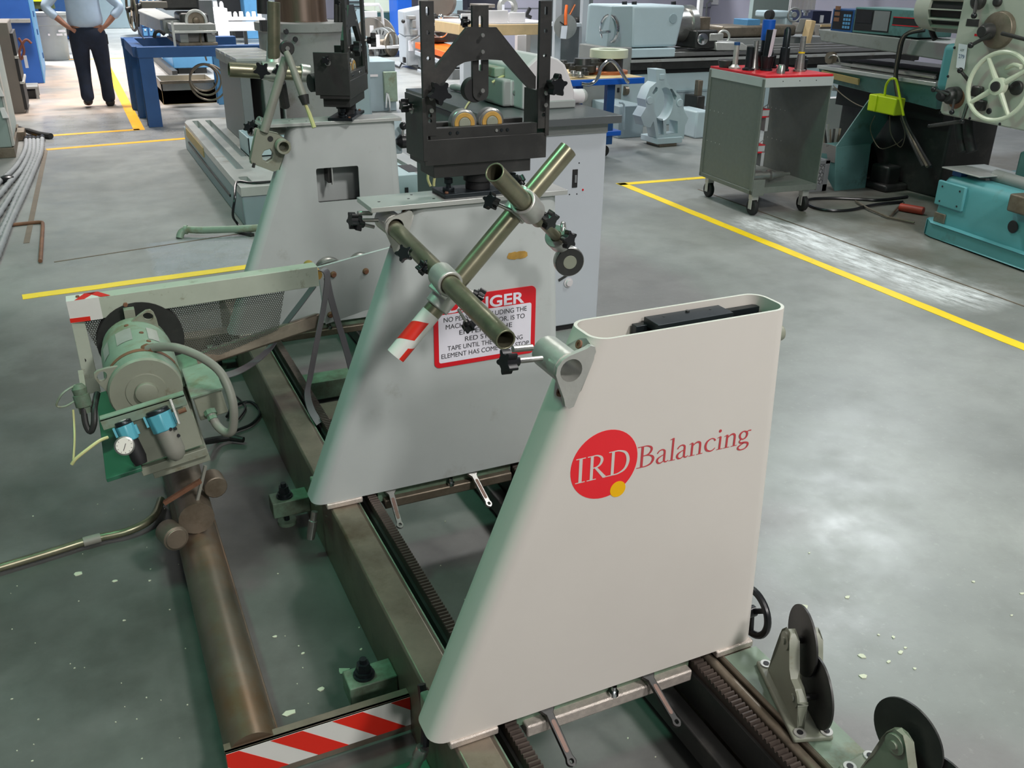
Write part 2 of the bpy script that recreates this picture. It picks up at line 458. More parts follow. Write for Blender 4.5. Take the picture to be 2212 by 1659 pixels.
for i in range(90):
    c = P(random.uniform(20, 1500), random.uniform(1080, 1650), z=0)
    fleck(c, random.uniform(0.0012, 0.003), 5)
f = fk.obj('paint_flecks', mat('dried_paint', (206, 208, 186), 0.7, var=0.1), fl); f['kind'] = 'stuff'
# ---------------------------------------------------------------- balancing machine bed
ZB = 0.2456
bed = thing('machine_bed', 'long steel balancing machine bed with gear racks and red-white striped end plate', 'machine bed', (0.8, 2.5, 0))
YN, YF = 0.55, 4.35
def rail(x0, x1, z1):
    b = MB(); c = 0.014
    prof = [(x0, 0.0), (x1, 0.0), (x1, z1 - c), (x1 - c, z1), (x0 + c * 0.4, z1), (x0, z1 - c * 0.4)]
    return b.loft([[Vector((a, y, z)) for a, z in prof] for y in (YN, YF)])
rail(0.483, 0.572, 0.228).obj('rail', K['bed'], bed, 0.002)
rail(1.135, 1.232, 0.228).obj('rail', K['bed'], bed, 0.002)
MB().bx(0.566, 0.575, YN, YF, 0.165, 0.215).obj('rail_edge', K['bed_green'], bed, 0.002)
MB().cyl((1.118, YN, 0.212), (1.118, YF, 0.212), 0.013, n=14).obj('guide_rod', K['bed'], bed)
def rack(xc, w, zt, y0, y1, m):
    b = MB(); p = 0.0125; h = 0.007
    pts = [(y0, zt - 0.03)]
    y = y0
    while y < y1:
        pts += [(y, zt - h), (y + p * 0.25, zt), (y + p * 0.55, zt), (y + p * 0.8, zt - h)]
        y += p
    pts += [(y, zt - h), (y, zt - 0.03)]
    # quads per tooth, built as strips (cheap and watertight enough)
    top = pts[1:-1]
    v = []; f = []
    for (yy, zz) in top:
        v += [(xc - w / 2, yy, zz), (xc + w / 2, yy, zz), (xc - w / 2, yy, zt - 0.03), (xc + w / 2, yy, zt - 0.03)]
    n = len(top)
    for i in range(n - 1):
        a = i * 4; c = a + 4
        f += [(a, a + 1, c + 1, c), (a + 2, a, c, c + 2), (a + 1, a + 3, c + 3, c + 1), (a + 3, a + 2, c + 2, c + 3)]
    f += [(0, 2, 3, 1), (n * 4 - 4, n * 4 - 3, n * 4 - 1, n * 4 - 2)]
    return b.add(v, f).obj('gear_rack', m, bed, flat=True)
rack(0.611, 0.026, 0.232, YN, YF - 0.1, K['rack'])
rack(1.083, 0.026, 0.226, YN, YF - 0.1, K['rack'])
for xc in (0.611, 1.083):
    MB().bx(xc - 0.02, xc + 0.02, YN, YF - 0.1, 0.12, 0.2).obj('rack_bar', K['darksteel'], bed)
# inner ledges that carry the racks
MB().bx(1.02, 1.064, YN, YF, 0.05, 0.11).obj('ledge', K['darksteel'], bed, 0.004)
# cross members between the rails
MB().bx(0.572, 1.135, 2.78, 2.86, 0.03, 0.12).obj('cross_member', K['bed_green'], bed, 0.003)
MB().bx(0.572, 1.135, 4.2, 4.29, 0.03, 0.2).obj('cross_member', K['bed'], bed, 0.003)
MB().bx(0.572, 1.135, 3.05, 3.2, 0.02, 0.1).obj('cross_member', K['bed'], bed, 0.003)
MB().bx(0.572, 1.135, 3.4, 3.5, 0.02, 0.1).obj('cross_member', K['bed_green'], bed, 0.003)
MB().bx(0.2, 0.483, 4.05, 4.14, 0.02, 0.12).obj('cross_member', K['bed'], bed, 0.003)
# near end: angle iron carrying the warning tape
ang = MB()
ang.bx(0.066, 0.483, 1.553, 1.561, 0.012, 0.118); ang.bx(0.066, 0.483, 1.553, 1.58, 0.11, 0.118)
ang.obj('end_plate', K['bed'], bed, 0.001)
tp = MB().bx(0.068, 0.482, 1.5518, 1.553, 0.03, 0.114).obj('striped_tape', K['white'], bed, flat=True)
for x0 in (0.02, 0.157, 0.294, 0.431):
    # parallelogram, clipped to the tape
    poly = [(x0 + 0.105, 0.03), (x0 + 0.175, 0.03), (x0 + 0.075, 0.114), (x0 + 0.005, 0.114)]
    def clip(pl, xm, keep_gt):
        out = []
        for i in range(len(pl)):
            a, c = pl[i], pl[(i + 1) % len(pl)]
            ia = (a[0] > xm) == keep_gt; ic = (c[0] > xm) == keep_gt
            if ia: out.append(a)
            if ia != ic:
                t = (xm - a[0]) / (c[0] - a[0]); out.append((xm, a[1] + t * (c[1] - a[1])))
        return out
    poly = clip(clip(poly, 0.068, True), 0.482, False)
    if len(poly) > 2: MB().prism(poly, (0, 1.5517, 0), (1, 0, 0), (0, 0, 1), 0.0006).obj('red_stripe', K['red'], tp, flat=True)
# side tube that carries the drive
tb = MB(); tb.lathe((0.126, 1.562, 0.082), (0, 1, 0), [(0, 0.058), (2.5, 0.058)], 28)
tb.obj('side_tube', K['rustpipe'], bed)
MB().cyl((0.185, 1.61, 0.075), (0.185, 3.9, 0.075), 0.005, n=8).obj('weld_bead', K['rustpipe'], bed)
# levelling blocks with bolts
def level_block(x, y, w=0.1):
    b = MB().bx(x - w, x, y - 0.035, y + 0.035, 0.045, 0.1).obj('level_block', K['bed_green'], bed, 0.003)
    nb = MB(); cx = x - w * 0.62
    nb.lathe((cx, y, 0.1), (0, 0, 1), [(0, 0.026), (0.006, 0.026), (0.0062, 0.021), (0.016, 0.021)], 18); nb.lathe((cx, y, 0.116), (0, 0, 1), [(0, 0.018), (0.022, 0.016)], 6); nb.cyl((cx, y, 0.0), (cx, y, 0.15), 0.009, n=10)
    nb.obj('level_bolt', K['blackoxide'], b)
    fb = MB().cyl((cx, y, 0.0), (cx, y, 0.012), 0.03, n=18).obj('foot_pad', K['bed_green'], b)
level_block(0.483, 2.57, 0.118)
level_block(0.483, 1.68, 0.118)
level_block(0.483, 3.95, 0.118)
# teal floor plate at the near left corner and cable gland
MB().bx(0.37, 0.483, 1.30, 1.46, 0.0, 0.018).obj('foot_plate', K['dkgreen'], bed, 0.002)
gl = MB(); gl.lathe((0.423, 1.405, 0.018), (0.35, -0.1, 1), [(0, 0.017), (0.035, 0.017), (0.036, 0.013), (0.075, 0.013), (0.08, 0.016), (0.105, 0.014)], 14)
gl.obj('cable_gland', K['steel'], bed)
MB().tube([(0.462, 1.395, 0.12), (0.475, 1.42, 0.18), (0.478, 1.45, 0.24)], 0.01, 8, sm=4).obj('gland_cable', K['black'], bed)
g2 = MB(); g2.lathe((0.44, 2.36, 0.06), (0.25, 0.1, 1), [(0, 0.012), (0.03, 0.014), (0.06, 0.014), (0.062, 0.01), (0.09, 0.01)], 12)
g2.obj('cable_gland', K['steel'], bed)
# green base plate on the right that carries the spare rollers
MB().bx(1.142, 1.231, YN + 0.01, 1.262, 0.2278, 0.2288).obj('rail_paint', K['greenpaint'], bed)
# ---------------------------------------------------------------- work pedestals
def lp(t, a, b): return a + (b - a) * t
BX = 0.4345
def body_loop(z, h, y0, y1, inset, zb=ZB):
    """rounded rectangle section of the tapered pedestal at height z"""
    t = (z - zb) / 0.816
    xl = BX + 0.325 * t + inset * 1.06; xr = BX + 0.796 - 0.0355 * t - inset
    r = 0.034 - inset * 0.6
    return [Vector((a, b, z)) for a, b in rrect(xl, xr, y0 + inset, y1 - inset, max(r, 0.02), 6)]
def pedestal_body(y0, h, m, ped, open_top=True, window=None):
    y1 = y0 + 0.1055; b = MB(); zt = ZB + h
    outer = [body_loop(z, h, y0, y1, 0.0) for z in (ZB, ZB + h * 0.5, zt)]
    inner = [body_loop(z, h, y0, y1, 0.0055) for z in (zt, ZB + h * 0.5, ZB)]
    b.loft(outer + inner, closed=True)
    return b.obj('body', m, ped, ang=30)
def lock_handle(ped, x, y0, ang, m=None):
    """flat pressed steel clamp handle hanging out in front of the pedestal"""
    d = Vector((math.sin(ang) * 0.35, -1, -0.62)).normalized()
    p = Vector((x, y0 - 0.004, ZB - 0.014)); s = d.cross(Vector((0, 0, 1))).normalized(); n = s.cross(d)
    L = 0.112
    poly = [(-0.008, 0), (-0.0075, L * .82)] + [(0.0105 * math.cos(a), L * .9 + 0.0105 * math.sin(a)) for a in [PI - i * PI / 8 for i in range(9)]] + [(0.0075, L * .82), (0.008, 0), (0.017, -0.012), (0.006, -0.022), (-0.006, -0.022), (-0.017, -0.012)]
    hole = circ(0, L * .9, 0.005, 10); slot = rrect(-0.0045, 0.0045, 0.012, L * .74, 0.004, 2)
    o = MB().prism(poly, p - n * 0.004, s, d, 0.008, [hole]).obj('lock_handle', m or K['darksteel'], ped, 0.0015)
    MB().prism(slot, p - n * 0.0046, s, d, 0.0092).obj('grip_recess', K['rack2'], o)
def pedestal_base(ped, y0, m_bar):
    y1 = y0 + 0.1055
    for xa, xb in ((0.472, 0.578), (1.122, 1.224)):
        for ya, yb in ((y0 - 0.006, y0 + 0.03), (y1 - 0.03, y1 + 0.012)):
            MB().bx(xa, xb, ya, yb, 0.2285, 0.2455).obj('foot_pad', K['weld'], ped, 0.003)
    MB().bx(0.645, 1.06, y0 - 0.002, y0 + 0.05, 0.184, 0.214).obj('clamp_bar', m_bar, ped, 0.004)
    MB().bx(0.63, 1.065, y0 + 0.02, y1 - 0.01, 0.2, 0.2452).obj('clamp_frame', K['bed_green'], ped, 0.002)
    bt = MB().lathe((0.858, y0 + 0.006, 0.214), (0, 0, 1), [(0, 0.011), (0.009, 0.011), (0.0092, 0.006), (0.024, 0.006), (0.0242, 0.003)], 10)
    bt.obj('clamp_bolt', K['chrome'], ped)
    MB().bx(0.455, 0.475, y1 - 0.02, y1 + 0.02, 0.19, 0.275).obj('side_guide', K['bed_green'], ped, 0.004)
def star_knob(c, ax, R, m, parent, stud=0.05, name='star_knob', local=False, th=0.02, phase=0.0):
    """five lobed hand knob: lobes at c, stud along ax"""
    u, w, d = basis(ax); c = Vector(c)
    pts = []
    for i in range(50):
        a = 2 * PI * i / 50
        r = R * (0.70 + 0.30 * math.cos(5 * a) ** 1) if math.cos(5 * a) > -0.2 else R * (0.70 - 0.06 + 0.02 * math.cos(5 * a))
        pts.append((r * math.cos(a + phase), r * math.sin(a + phase)))
    b = MB(); b.prism(pts, c - d * th / 2, u, w, th)
    b.cyl(c + d * th * 0.5, c + d * (th * 0.5 + R * 0.5), R * 0.5, R * 0.42, 14)
    o = b.obj(name, m, parent, 0.0025, local=local)
    st = MB(); st.cyl(c + d * (th * 0.5 + R * 0.4), c + d * (th * 0.5 + R * 0.5 + stud), R * 0.22, n=10)
    st.obj('stud', K['steel'], o if not local else o, local=local)
    return o
def side_bracket(ped, y0, zc, knob=True, m=None):
    """cast aluminium tube socket bolted on the slanted side: bore along Y"""
    m = m or K['alu']
    t = (zc - ZB) / 0.816; xs = BX + 0.325 * t
    sl = Vector((0.325, 0, 0.816)).normalized(); nr = Vector((-sl.z, 0, sl.x))
    ctr = Vector((xs, y0, zc)); bc = ctr + nr * 0.034 + sl * 0.003
    b = MB()
    # flange lying on the side
    fl_ = [(-0.063, 0.012), (-0.068, 0.028), (-0.062, 0.046), (-0.03, 0.078), (0.026, 0.078), (0.05, 0.048), (0.056, 0.03), (0.05, 0.006), (0.03, -0.004), (-0.03, -0.004)]
    b.prism(fl_, ctr + nr * 0.0005, sl, (0, 1, 0), -0.008)
    # triangular web at the front
    web = [(-0.06, 0.0), (0.046, 0.0), (0.054, 0.006), (0.054, 0.015), (0.047, 0.021), (0.028, 0.048), (0.018, 0.058), (0.003, 0.0635), (-0.012, 0.06), (-0.024, 0.05), (-0.05, 0.026), (-0.062, 0.018), (-0.066, 0.008)]
    hole = circ(0.003, 0.034, 0.0215, 20)
    b.prism(web, Vector((ctr.x, y0 - 0.002, ctr.z)) + nr * 0.0005, sl, nr, 0.010, [hole])
    b.ring(Vector((bc.x, y0 - 0.004, bc.z)), Vector((bc.x, y0 + 0.082, bc.z)), 0.0305, 0.0215, 28)
    o = b.obj('tube_socket', m, ped, 0.002)
    for a in (-0.052, 0.042):
        q = ctr + sl * a + Vector((0, 0.03, 0))
        MB().lathe(q + nr * 0.009, nr, [(0, 0.0085), (0.004, 0.008), (0.0041, 0.0035), (0.002, 0.0033)], 12).obj('socket_bolt', K['rust'], o)
    if knob:
        ax = Vector((1, 0.12, -0.12)).normalized()
        c = Vector((bc.x, y0 + 0.04, bc.z)) - ax * 0.105 + Vector((0, 0, 0.006))
        star_knob(c, ax, 0.023, K['black'], o, 0.05, th=0.018, phase=0.3)
        ax2 = Vector((1, -0.05, -0.1)).normalized()
        MB().cyl(c + ax * 0.02 + Vector((0.0, 0.02, 0.014)), c + ax * 0.06 + Vector((0.0, 0.02, 0.014)), 0.006, n=10).obj('lock_stud', K['steel'], o)
    return Vector((bc.x, y0, bc.z))
# ---- front pedestal (new, beige, open at the top)
Y0 = 1.27
pf = thing('work_pedestal', 'beige tapered steel pedestal nearest the camera, open at the top, with red logo', 'pedestal', (0.83, Y0 + 0.05, ZB))
pedestal_body(Y0, 0.816, K['beige'], pf)
pedestal_base(pf, Y0, K['weld'])
lock_handle(pf, 0.695, Y0, 0.25); lock_handle(pf, 0.945, Y0, 0.5)
side_bracket(pf, Y0 - 0.002, 1.005)
ZT = ZB + 0.816
def zbx(b, pa, pb, pc, z, th):
    """box under the photo corners a (left back), b (right back), c (left front) at height z"""
    A, B_, C_ = P(*pa, z=z), P(*pb, z=z), P(*pc, z=z)
    x0 = min(A.x, C_.x); x1 = B_.x; y1 = (A.y + B_.y) / 2; y0 = C_.y
    return b.bx((A.x + C_.x) / 2, x1, y0, y1, z - th, z)
sl = MB(); zbx(sl, (1387.6, 681), (1557, 661), (1420.5, 702.5), ZT - 0.008, 0.016)
slide = sl.obj('slide_plate', K['blackoxide'], pf, 0.001)
for px, py, rr in ((1434, 683.5, 0.0025), (1485, 673.5, 0.0042), (1534, 668, 0.0025)):
    q = P(px, py, z=ZT - 0.008); MB().cyl(q - Vector((0, 0, 0.0005)), q + Vector((0, 0, 0.003 if rr > 0.004 else 0.0006)), rr, n=10).obj('screw', K['darksteel'], slide)
xA = P(1318, 697, z=ZT - 0.045).x; xB = P(1600, 668, z=ZT - 0.045).x
MB().bx(xA, xB, Y0 + 0.078, Y0 + 0.095, ZT - 0.09, ZT - 0.020).obj('cross_bar', K['blackoxide'], pf, 0.001)
MB().bx(xA + 0.03, xB + 0.005, Y0 + 0.012, Y0 + 0.062, ZT - 0.1, ZT - 0.032).obj('cross_bar', K['blackoxide'], pf, 0.001)
MB().bx(xA + 0.045, xA + 0.1, Y0 + 0.035, Y0 + 0.07, ZT - 0.034, ZT - 0.022).obj('stop_block', K['blackoxide'], pf, 0.001)
for xx in (xA + 0.022, xB + 0.012):
    MB().lathe((xx, Y0 + 0.045, ZT - 0.045), (0, 0, 1), [(0, 0.013), (0.005, 0.013), (0.0052, 0.0095), (0.018, 0.0095), (0.026, 0.007)], 12).obj('jack_screw', K['chrome'], pf)
MB().lathe((0.75, Y0 + 0.05, ZT - 0.12), (0, 0, 1), [(0, 0.03), (0.02, 0.03)], 16).obj('boss', K['darksteel'], pf)
MB().cyl((1.19, Y0 + 0.06, 0.985), (1.232, Y0 + 0.06, 0.985), 0.017, n=20).obj('side_knob', K['graygreen'], pf, 0.003)
# handwheel on the right, low
hw = MB(); hc = Vector((1.272, 1.335, 0.262)); hw.torus(hc, (1, 0, 0), 0.058, 0.0088, 36, 10)
for a in (0.4, 0.4 + 2 * PI / 3, 0.4 + 4 * PI / 3):
    hw.bar(hc, hc + Vector((0, 0.057 * math.cos(a), 0.057 * math.sin(a))), 0.012, 0.008, (1, 0, 0))
hw.cyl(hc - Vector((0.02, 0, 0)), hc + Vector((0.008, 0, 0)), 0.014, n=16)
hw.obj('handwheel', K['black'], pf)
MB().cyl((1.2, 1.335, 0.262), (1.255, 1.335, 0.262), 0.009, n=12).obj('handwheel_shaft', K['steel'], pf)
# printed logo
lx, lz, ly = 0.7935, 0.807, Y0
lg = MB().prism(circ(lx, lz, 0.0725, 48), (0, ly - 0.0001, 0), (1, 0, 0), (0, 0, 1), 0.0004).obj('logo_disc', K['logored'], pf, flat=True)
qy = P(1334, 1056, Y=ly)
MB().prism(circ(qy.x, qy.z, 0.0172, 28), (0, ly - 0.0006, 0), (1, 0, 0), (0, 0, 1), 0.0004).obj('logo_dot', K['logoyel'], pf, flat=True)
GL = {
 'I': (0.44, [[(0.21, 0.02, .13), (0.21, 0.98, .13)], [(0.03, .018, .036), (.39, .018, .036)], [(0.03, .982, .036), (.39, .982, .036)]]),
 'R': (0.80, [[(0.19, 0.02, .12), (0.19, 0.98, .12)], [(0.02, .018, .036), (.37, .018, .036)], [(0.02, .98, .036), (.2, .98, .036)], 's', [(.18, .97, .045), (.36, .975, .05), (.52, .88, .09), (.565, .74, .115), (.5, .58, .09), (.36, .5, .05), (.18, .49, .04)], [(.33, .5, .09), (.66, .06, .12), (.72, .03, .1)], [(.62, .018, .036), (.84, .018, .036)]]),
 'D': (0.90, [[(0.19, 0.02, .12), (0.19, 0.98, .12)], [(0.02, .018, .036), (.2, .018, .036)], [(0.02, .98, .036), (.2, .98, .036)], 's', [(.18, .975, .045), (.42, .965, .055), (.68, .82, .1), (.78, .5, .135), (.68, .18, .1), (.42, .035, .055), (.18, .025, .045)]]),
 'B': (0.68, [[(0.19, 0.02, .12), (0.19, 0.98, .12)], [(0.02, .018, .036), (.2, .018, .036)], [(0.02, .98, .036), (.2, .98, .036)], 's', [(.18, .972, .045), (.34, .97, .05), (.48, .88, .09), (.51, .75, .105), (.45, .61, .085), (.34, .545, .05), (.18, .535, .04)], 's', [(.3, .54, .045), (.45, .51, .06), (.56, .42, .1), (.59, .28, .12), (.52, .11, .09), (.36, .03, .055), (.18, .025, .045)]]),
 'a': (0.46, ['s', [(.05, .49, .06), (.12, .6, .055), (.22, .63, .06), (.3, .56, .09), (.31, .42, .1)], [(.31, .45, .1), (.31, .1, .1)], 's', [(.31, .1, .09), (.34, .03, .07), (.4, .02, .05), (.46, .07, .035)], 's', [(.31, .39, .04), (.18, .33, .05), (.08, .24, .09), (.06, .13, .1), (.11, .03, .08), (.2, .02, .05), (.31, .1, .04)]]),
 'l': (0.26, [[(.13, .01, .1), (.13, 1.06, .1)], [(0.02, .016, .032), (.25, .016, .032)], [(.02, 1.0, .03), (.13, 1.05, .05)]]),
 'n': (0.56, [[(.13, .01, .1), (.13, .62, .1)], [(0.02, .016, .032), (.25, .016, .032)], [(.02, .57, .03), (.13, .63, .05)], 's', [(.14, .47, .04), (.24, .58, .06), (.34, .61, .085), (.41, .54, .1), (.425, .4, .1)], [(.425, .42, .1), (.425, .01, .1)], [(.31, .016, .032), (.54, .016, .032)]]),
 'c': (0.48, ['s', [(.42, .48, .08), (.37, .58, .06), (.26, .62, .045), (.12, .52, .09), (.07, .32, .11), (.12, .12, .1), (.25, .03, .065), (.36, .05, .05), (.44, .14, .035)]]),
 'i': (0.26, [[(.13, .01, .1), (.13, .62, .1)], [(0.02, .016, .032), (.25, .016, .032)], [(.02, .57, .03), (.13, .63, .05)], 'dot']),
 'g': (0.5, ['sc', [(.2, .62, .055), (.09, .55, .09), (.06, .43, .1), (.1, .3, .08), (.2, .24, .055), (.3, .3, .08), (.34, .43, .1), (.31, .55, .09)], [(.3, .57, .05), (.4, .61, .05), (.48, .6, .06)], 's', [(.14, .26, .045), (.07, .17, .06), (.12, .08, .08), (.28, .06, .09), (.4, .0, .09), (.41, -.12, .09), (.32, -.24, .06), (.16, -.27, .055), (.05, -.2, .08), (.05, -.1, .08), (.14, -.02, .06), (.24, .04, .05)]]),
}
def glyph_text(word, org, h, m, parent, name, track=1.0):
    b = MB(); x = 0.0; eps = 0.0
    for ch in word:
        adv, strokes = GL[ch]; mode = None
        for st in strokes:
            if isinstance(st, str):
                mode = st
                if st == 'dot':
                    b.prism(circ((x + .13) * h, .89 * h, .075 * h, 14), org, (1, 0, 0), (0, 0, 1), 0.0003)
                continue
            pts = [Vector(q) for q in st]
            if mode in ('s', 'sc'): pts = smooth(pts, 5, mode == 'sc')
            closed = mode == 'sc'; mode = None
            m_ = len(pts); L = []
            for i in range(m_):
                a = pts[i - 1] if (closed or i) else pts[i]; c = pts[(i + 1) % m_] if closed else pts[min(i + 1, m_ - 1)]
                d = Vector((c.x - a.x, c.y - a.y)).normalized(); n_ = Vector((-d.y, d.x)); w = pts[i].z / 2
                L.append(((x + pts[i].x * track + n_.x * w) * h, (pts[i].y + n_.y * w) * h, (x + pts[i].x * track - n_.x * w) * h, (pts[i].y - n_.y * w) * h))
            eps += 0.000012
            vs = []; fs = []
            for q in L:
                vs += [Vector(org) + Vector((q[0], -0.0003 - eps, q[1])), Vector(org) + Vector((q[2], -0.0003 - eps, q[3]))]
            for i in range(m_ if closed else m_ - 1):
                j = (i + 1) % m_; fs.append((2 * i, 2 * i + 1, 2 * j + 1, 2 * j))
            b.add(vs, fs)
        x += adv * track
    o = b.obj(name, m, parent, flat=True); return o
i0, i1 = P(1240, 1047, Y=ly), P(1254, 991, Y=ly); d1 = P(1362, 1000, Y=ly)
hI = i1.z - i0.z
glyph_text('IRD', (i0.x, ly - 0.0006, i0.z + 0.001), hI * 1.0, K['beige'], lg, 'logo_letters', (d1.x - i0.x) / hI / 2.14)
b0, b1, g1 = P(1373, 1013, Y=ly), P(1378, 966, Y=ly), P(1624, 924, Y=ly)
hB = b1.z - b0.z
adv = sum(GL[c][0] for c in 'Balancing')
glyph_text('Balancing', (b0.x, ly - 0.0003, b0.z), hB, K['logodull'], pf, 'logo_letters', (g1.x - b0.x) / hB / adv)

# ---- middle pedestal (older grey paint, cap plate, warning sign)
Y1 = 2.238; HM = 0.834
pm = thing('work_pedestal', 'grey tapered steel pedestal with red danger sign, middle of the three', 'pedestal', (0.83, Y1 + 0.05, ZB))
pedestal_body(Y1, HM, K['gray_ped'], pm)
pedestal_base(pm, Y1, K['bed'])
lock_handle(pm, 0.665, Y1, -0.15, K['steel']); lock_handle(pm, 0.93, Y1, 0.4, K['steel'])
ZM = ZB + HM
def cap_plate(ped, y0):
    cp = MB().bx(0.646, 1.214, y0 - 0.014, y0 + 0.118, ZM, ZM + 0.013).obj('cap_plate', K['plate'], ped, 0.001)
    for x, y in ((0.685, 0.045), (0.768, 0.05), (0.79, 0.09), (0.83, 0.025)):
        MB().cyl((x, y0 + y, ZM + 0.0125), (x, y0 + y, ZM + 0.0134), 0.004, n=10).obj('plate_hole', K['ink'], cp)
    return cp
cap_plate(pm, Y1)
sock = side_bracket(pm, Y1 + 0.004, 1.02)
gp = P(1118, 551, Y=Y1)
pts = [(random.uniform(.85, 1.1) * (0.034 if abs(math.cos(a)) > .5 else 0.02) * math.cos(a), 0.011 * math.copysign(min(1, abs(math.sin(a)) * 1.6), math.sin(a)) * random.uniform(.8, 1.1)) for a in [2 * PI * i / 22 for i in range(22)]]
MB().prism(pts, (gp.x, Y1 - 0.0002, gp.z), (1, 0, 0), (0, 0, 1), 0.0008).obj('glue_patch', K['brass'], pm)
# danger sign
sx0, sx1, sz0, sz1 = 0.811, 1.128, 0.612, 0.821
sg = MB().prism(rrect(sx0, sx1, sz0, sz1, 0.016, 6), (0, Y1 - 0.0003, 0), (1, 0, 0), (0, 0, 1), 0.0022).obj('danger_sign', K['signred'], pm, flat=True)
MB().prism(rrect(sx0 + 0.014, sx1 - 0.014, sz0 + 0.014, sz1 - 0.05, 0.006, 4), (0, Y1 - 0.0024, 0), (1, 0, 0), (0, 0, 1), 0.0004).obj('white_panel', K['signwhite'], sg, flat=True)
def text(body, x, z, h, m, parent, y, name='lettering', align='CENTER', width=None, bold=0.0, rotx=PI / 2, M=None):
    cu = bpy.data.curves.new('text', 'FONT'); cu.body = body; cu.size = h / 0.73; cu.align_x = align; cu.offset = bold
    to = bpy.data.objects.new('text', cu); C.objects.link(to)
    dg = bpy.context.evaluated_depsgraph_get(); me = bpy.data.meshes.new_from_object(to.evaluated_get(dg))
    bpy.data.objects.remove(to)
    xs = [v.co.x for v in me.vertices]; w = max(xs) - min(xs)
    k = (width / w) if width else 1.0
    org = ORG[parent.name]
    for v in me.vertices:
        if M is None: v.co = Vector((x + v.co.x * k, y, z + v.co.y)) - org
        else: v.co = M @ Vector((v.co.x * k, v.co.y, 0)) - org
    o = bpy.data.objects.new(name, me); link(o); me.materials.clear(); me.materials.append(m); o.parent = parent; ORG[o.name] = org
    return o
sc_ = (sx0 + sx1) / 2
text('DANGER', sc_, sz1 - 0.046, 0.034, K['signwhite'], sg, Y1 - 0.0030, width=0.236, bold=0.0012)
zz = sz1 - 0.050
for i, (tx, wd, dx) in enumerate((('NO PERSON, INCLUDING THE', 0.258, 0), ('MACHINE OPERATOR, IS TO', 0.246, 0), ('ENTER IN THE', 0.165, 0), ('RED STRIPED', 0.13, 0), ('TAPE UNTIL THE ROTATING', 0.236, 0), ('ELEMENT HAS COME TO A STOP', 0.276, 0))):
    text(tx, sc_ + dx, zz - 0.0225 - i * 0.0218, 0.0148, K['ink'], sg, Y1 - 0.0034, width=wd)

# ---- back pedestal (grey, window cut in the face)
Y2 = 3.682
pb = thing('work_pedestal', 'grey tapered steel pedestal with square window, farthest of the three', 'pedestal', (0.83, Y2 + 0.05, ZB))
wx0, wx1, wz0, wz1 = 0.848, 1.024, 0.769, 0.908
def windowed_body():
    b = MB(); y0, y1 = Y2, Y2 + 0.1055; zt = ZB + HM
    # shell without its front sheet, then a front sheet with the hole
    for inset, flip in ((0.0, False), (0.0055, True)):
        loops = [body_loop(z, HM, y0, y1, inset) for z in (ZB, zt)]
        n = len(loops[0]); vs = loops[0] + loops[1]; fs = []
        for a in range(n):
            c = (a + 1) % n
            if loops[0][a].y < y0 + inset + 1e-4 and loops[0][c].y < y0 + inset + 1e-4: continue
            fs.append((a, c, c + n, a + n) if not flip else (a, a + n, c + n, c))
        b.add(vs, fs)
    L0 = [q for q in body_loop(ZB, HM, y0, y1, 0.0) if q.y < y0 + 1e-4]; L1 = [q for q in body_loop(zt, HM, y0, y1, 0.0) if q.y < y0 + 1e-4]
    poly = [(min(q.x for q in L0), ZB), (max(q.x for q in L0), ZB), (max(q.x for q in L1), zt), (min(q.x for q in L1), zt)]
    b.prism(poly, (0, y0 + 0.0055, 0), (1, 0, 0), (0, 0, 1), 0.0055, [rrect(wx0, wx1, wz0, wz1, 0.008, 3)])
    return b.obj('body', K['gray_ped'], pb, ang=30)
windowed_body()
pedestal_base(pb, Y2, K['bed'])
cap_plate(pb, Y2)
MB().bx(wx0 + 0.055, wx0 + 0.07, Y2 + 0.03, Y2 + 0.09, 0.84, 0.93).obj('inner_block', K['darksteel'], pb)
MB().bx(wx0 + 0.066, wx0 + 0.071, Y2 + 0.012, Y2 + 0.03, 0.835, 0.93).obj('inner_strip', K['plate'], pb)
MB().bx(0.80, 1.1, Y2 + 0.012, Y2 + 0.095, 0.735, 0.752).obj('inner_shelf', K['darksteel'], pb)
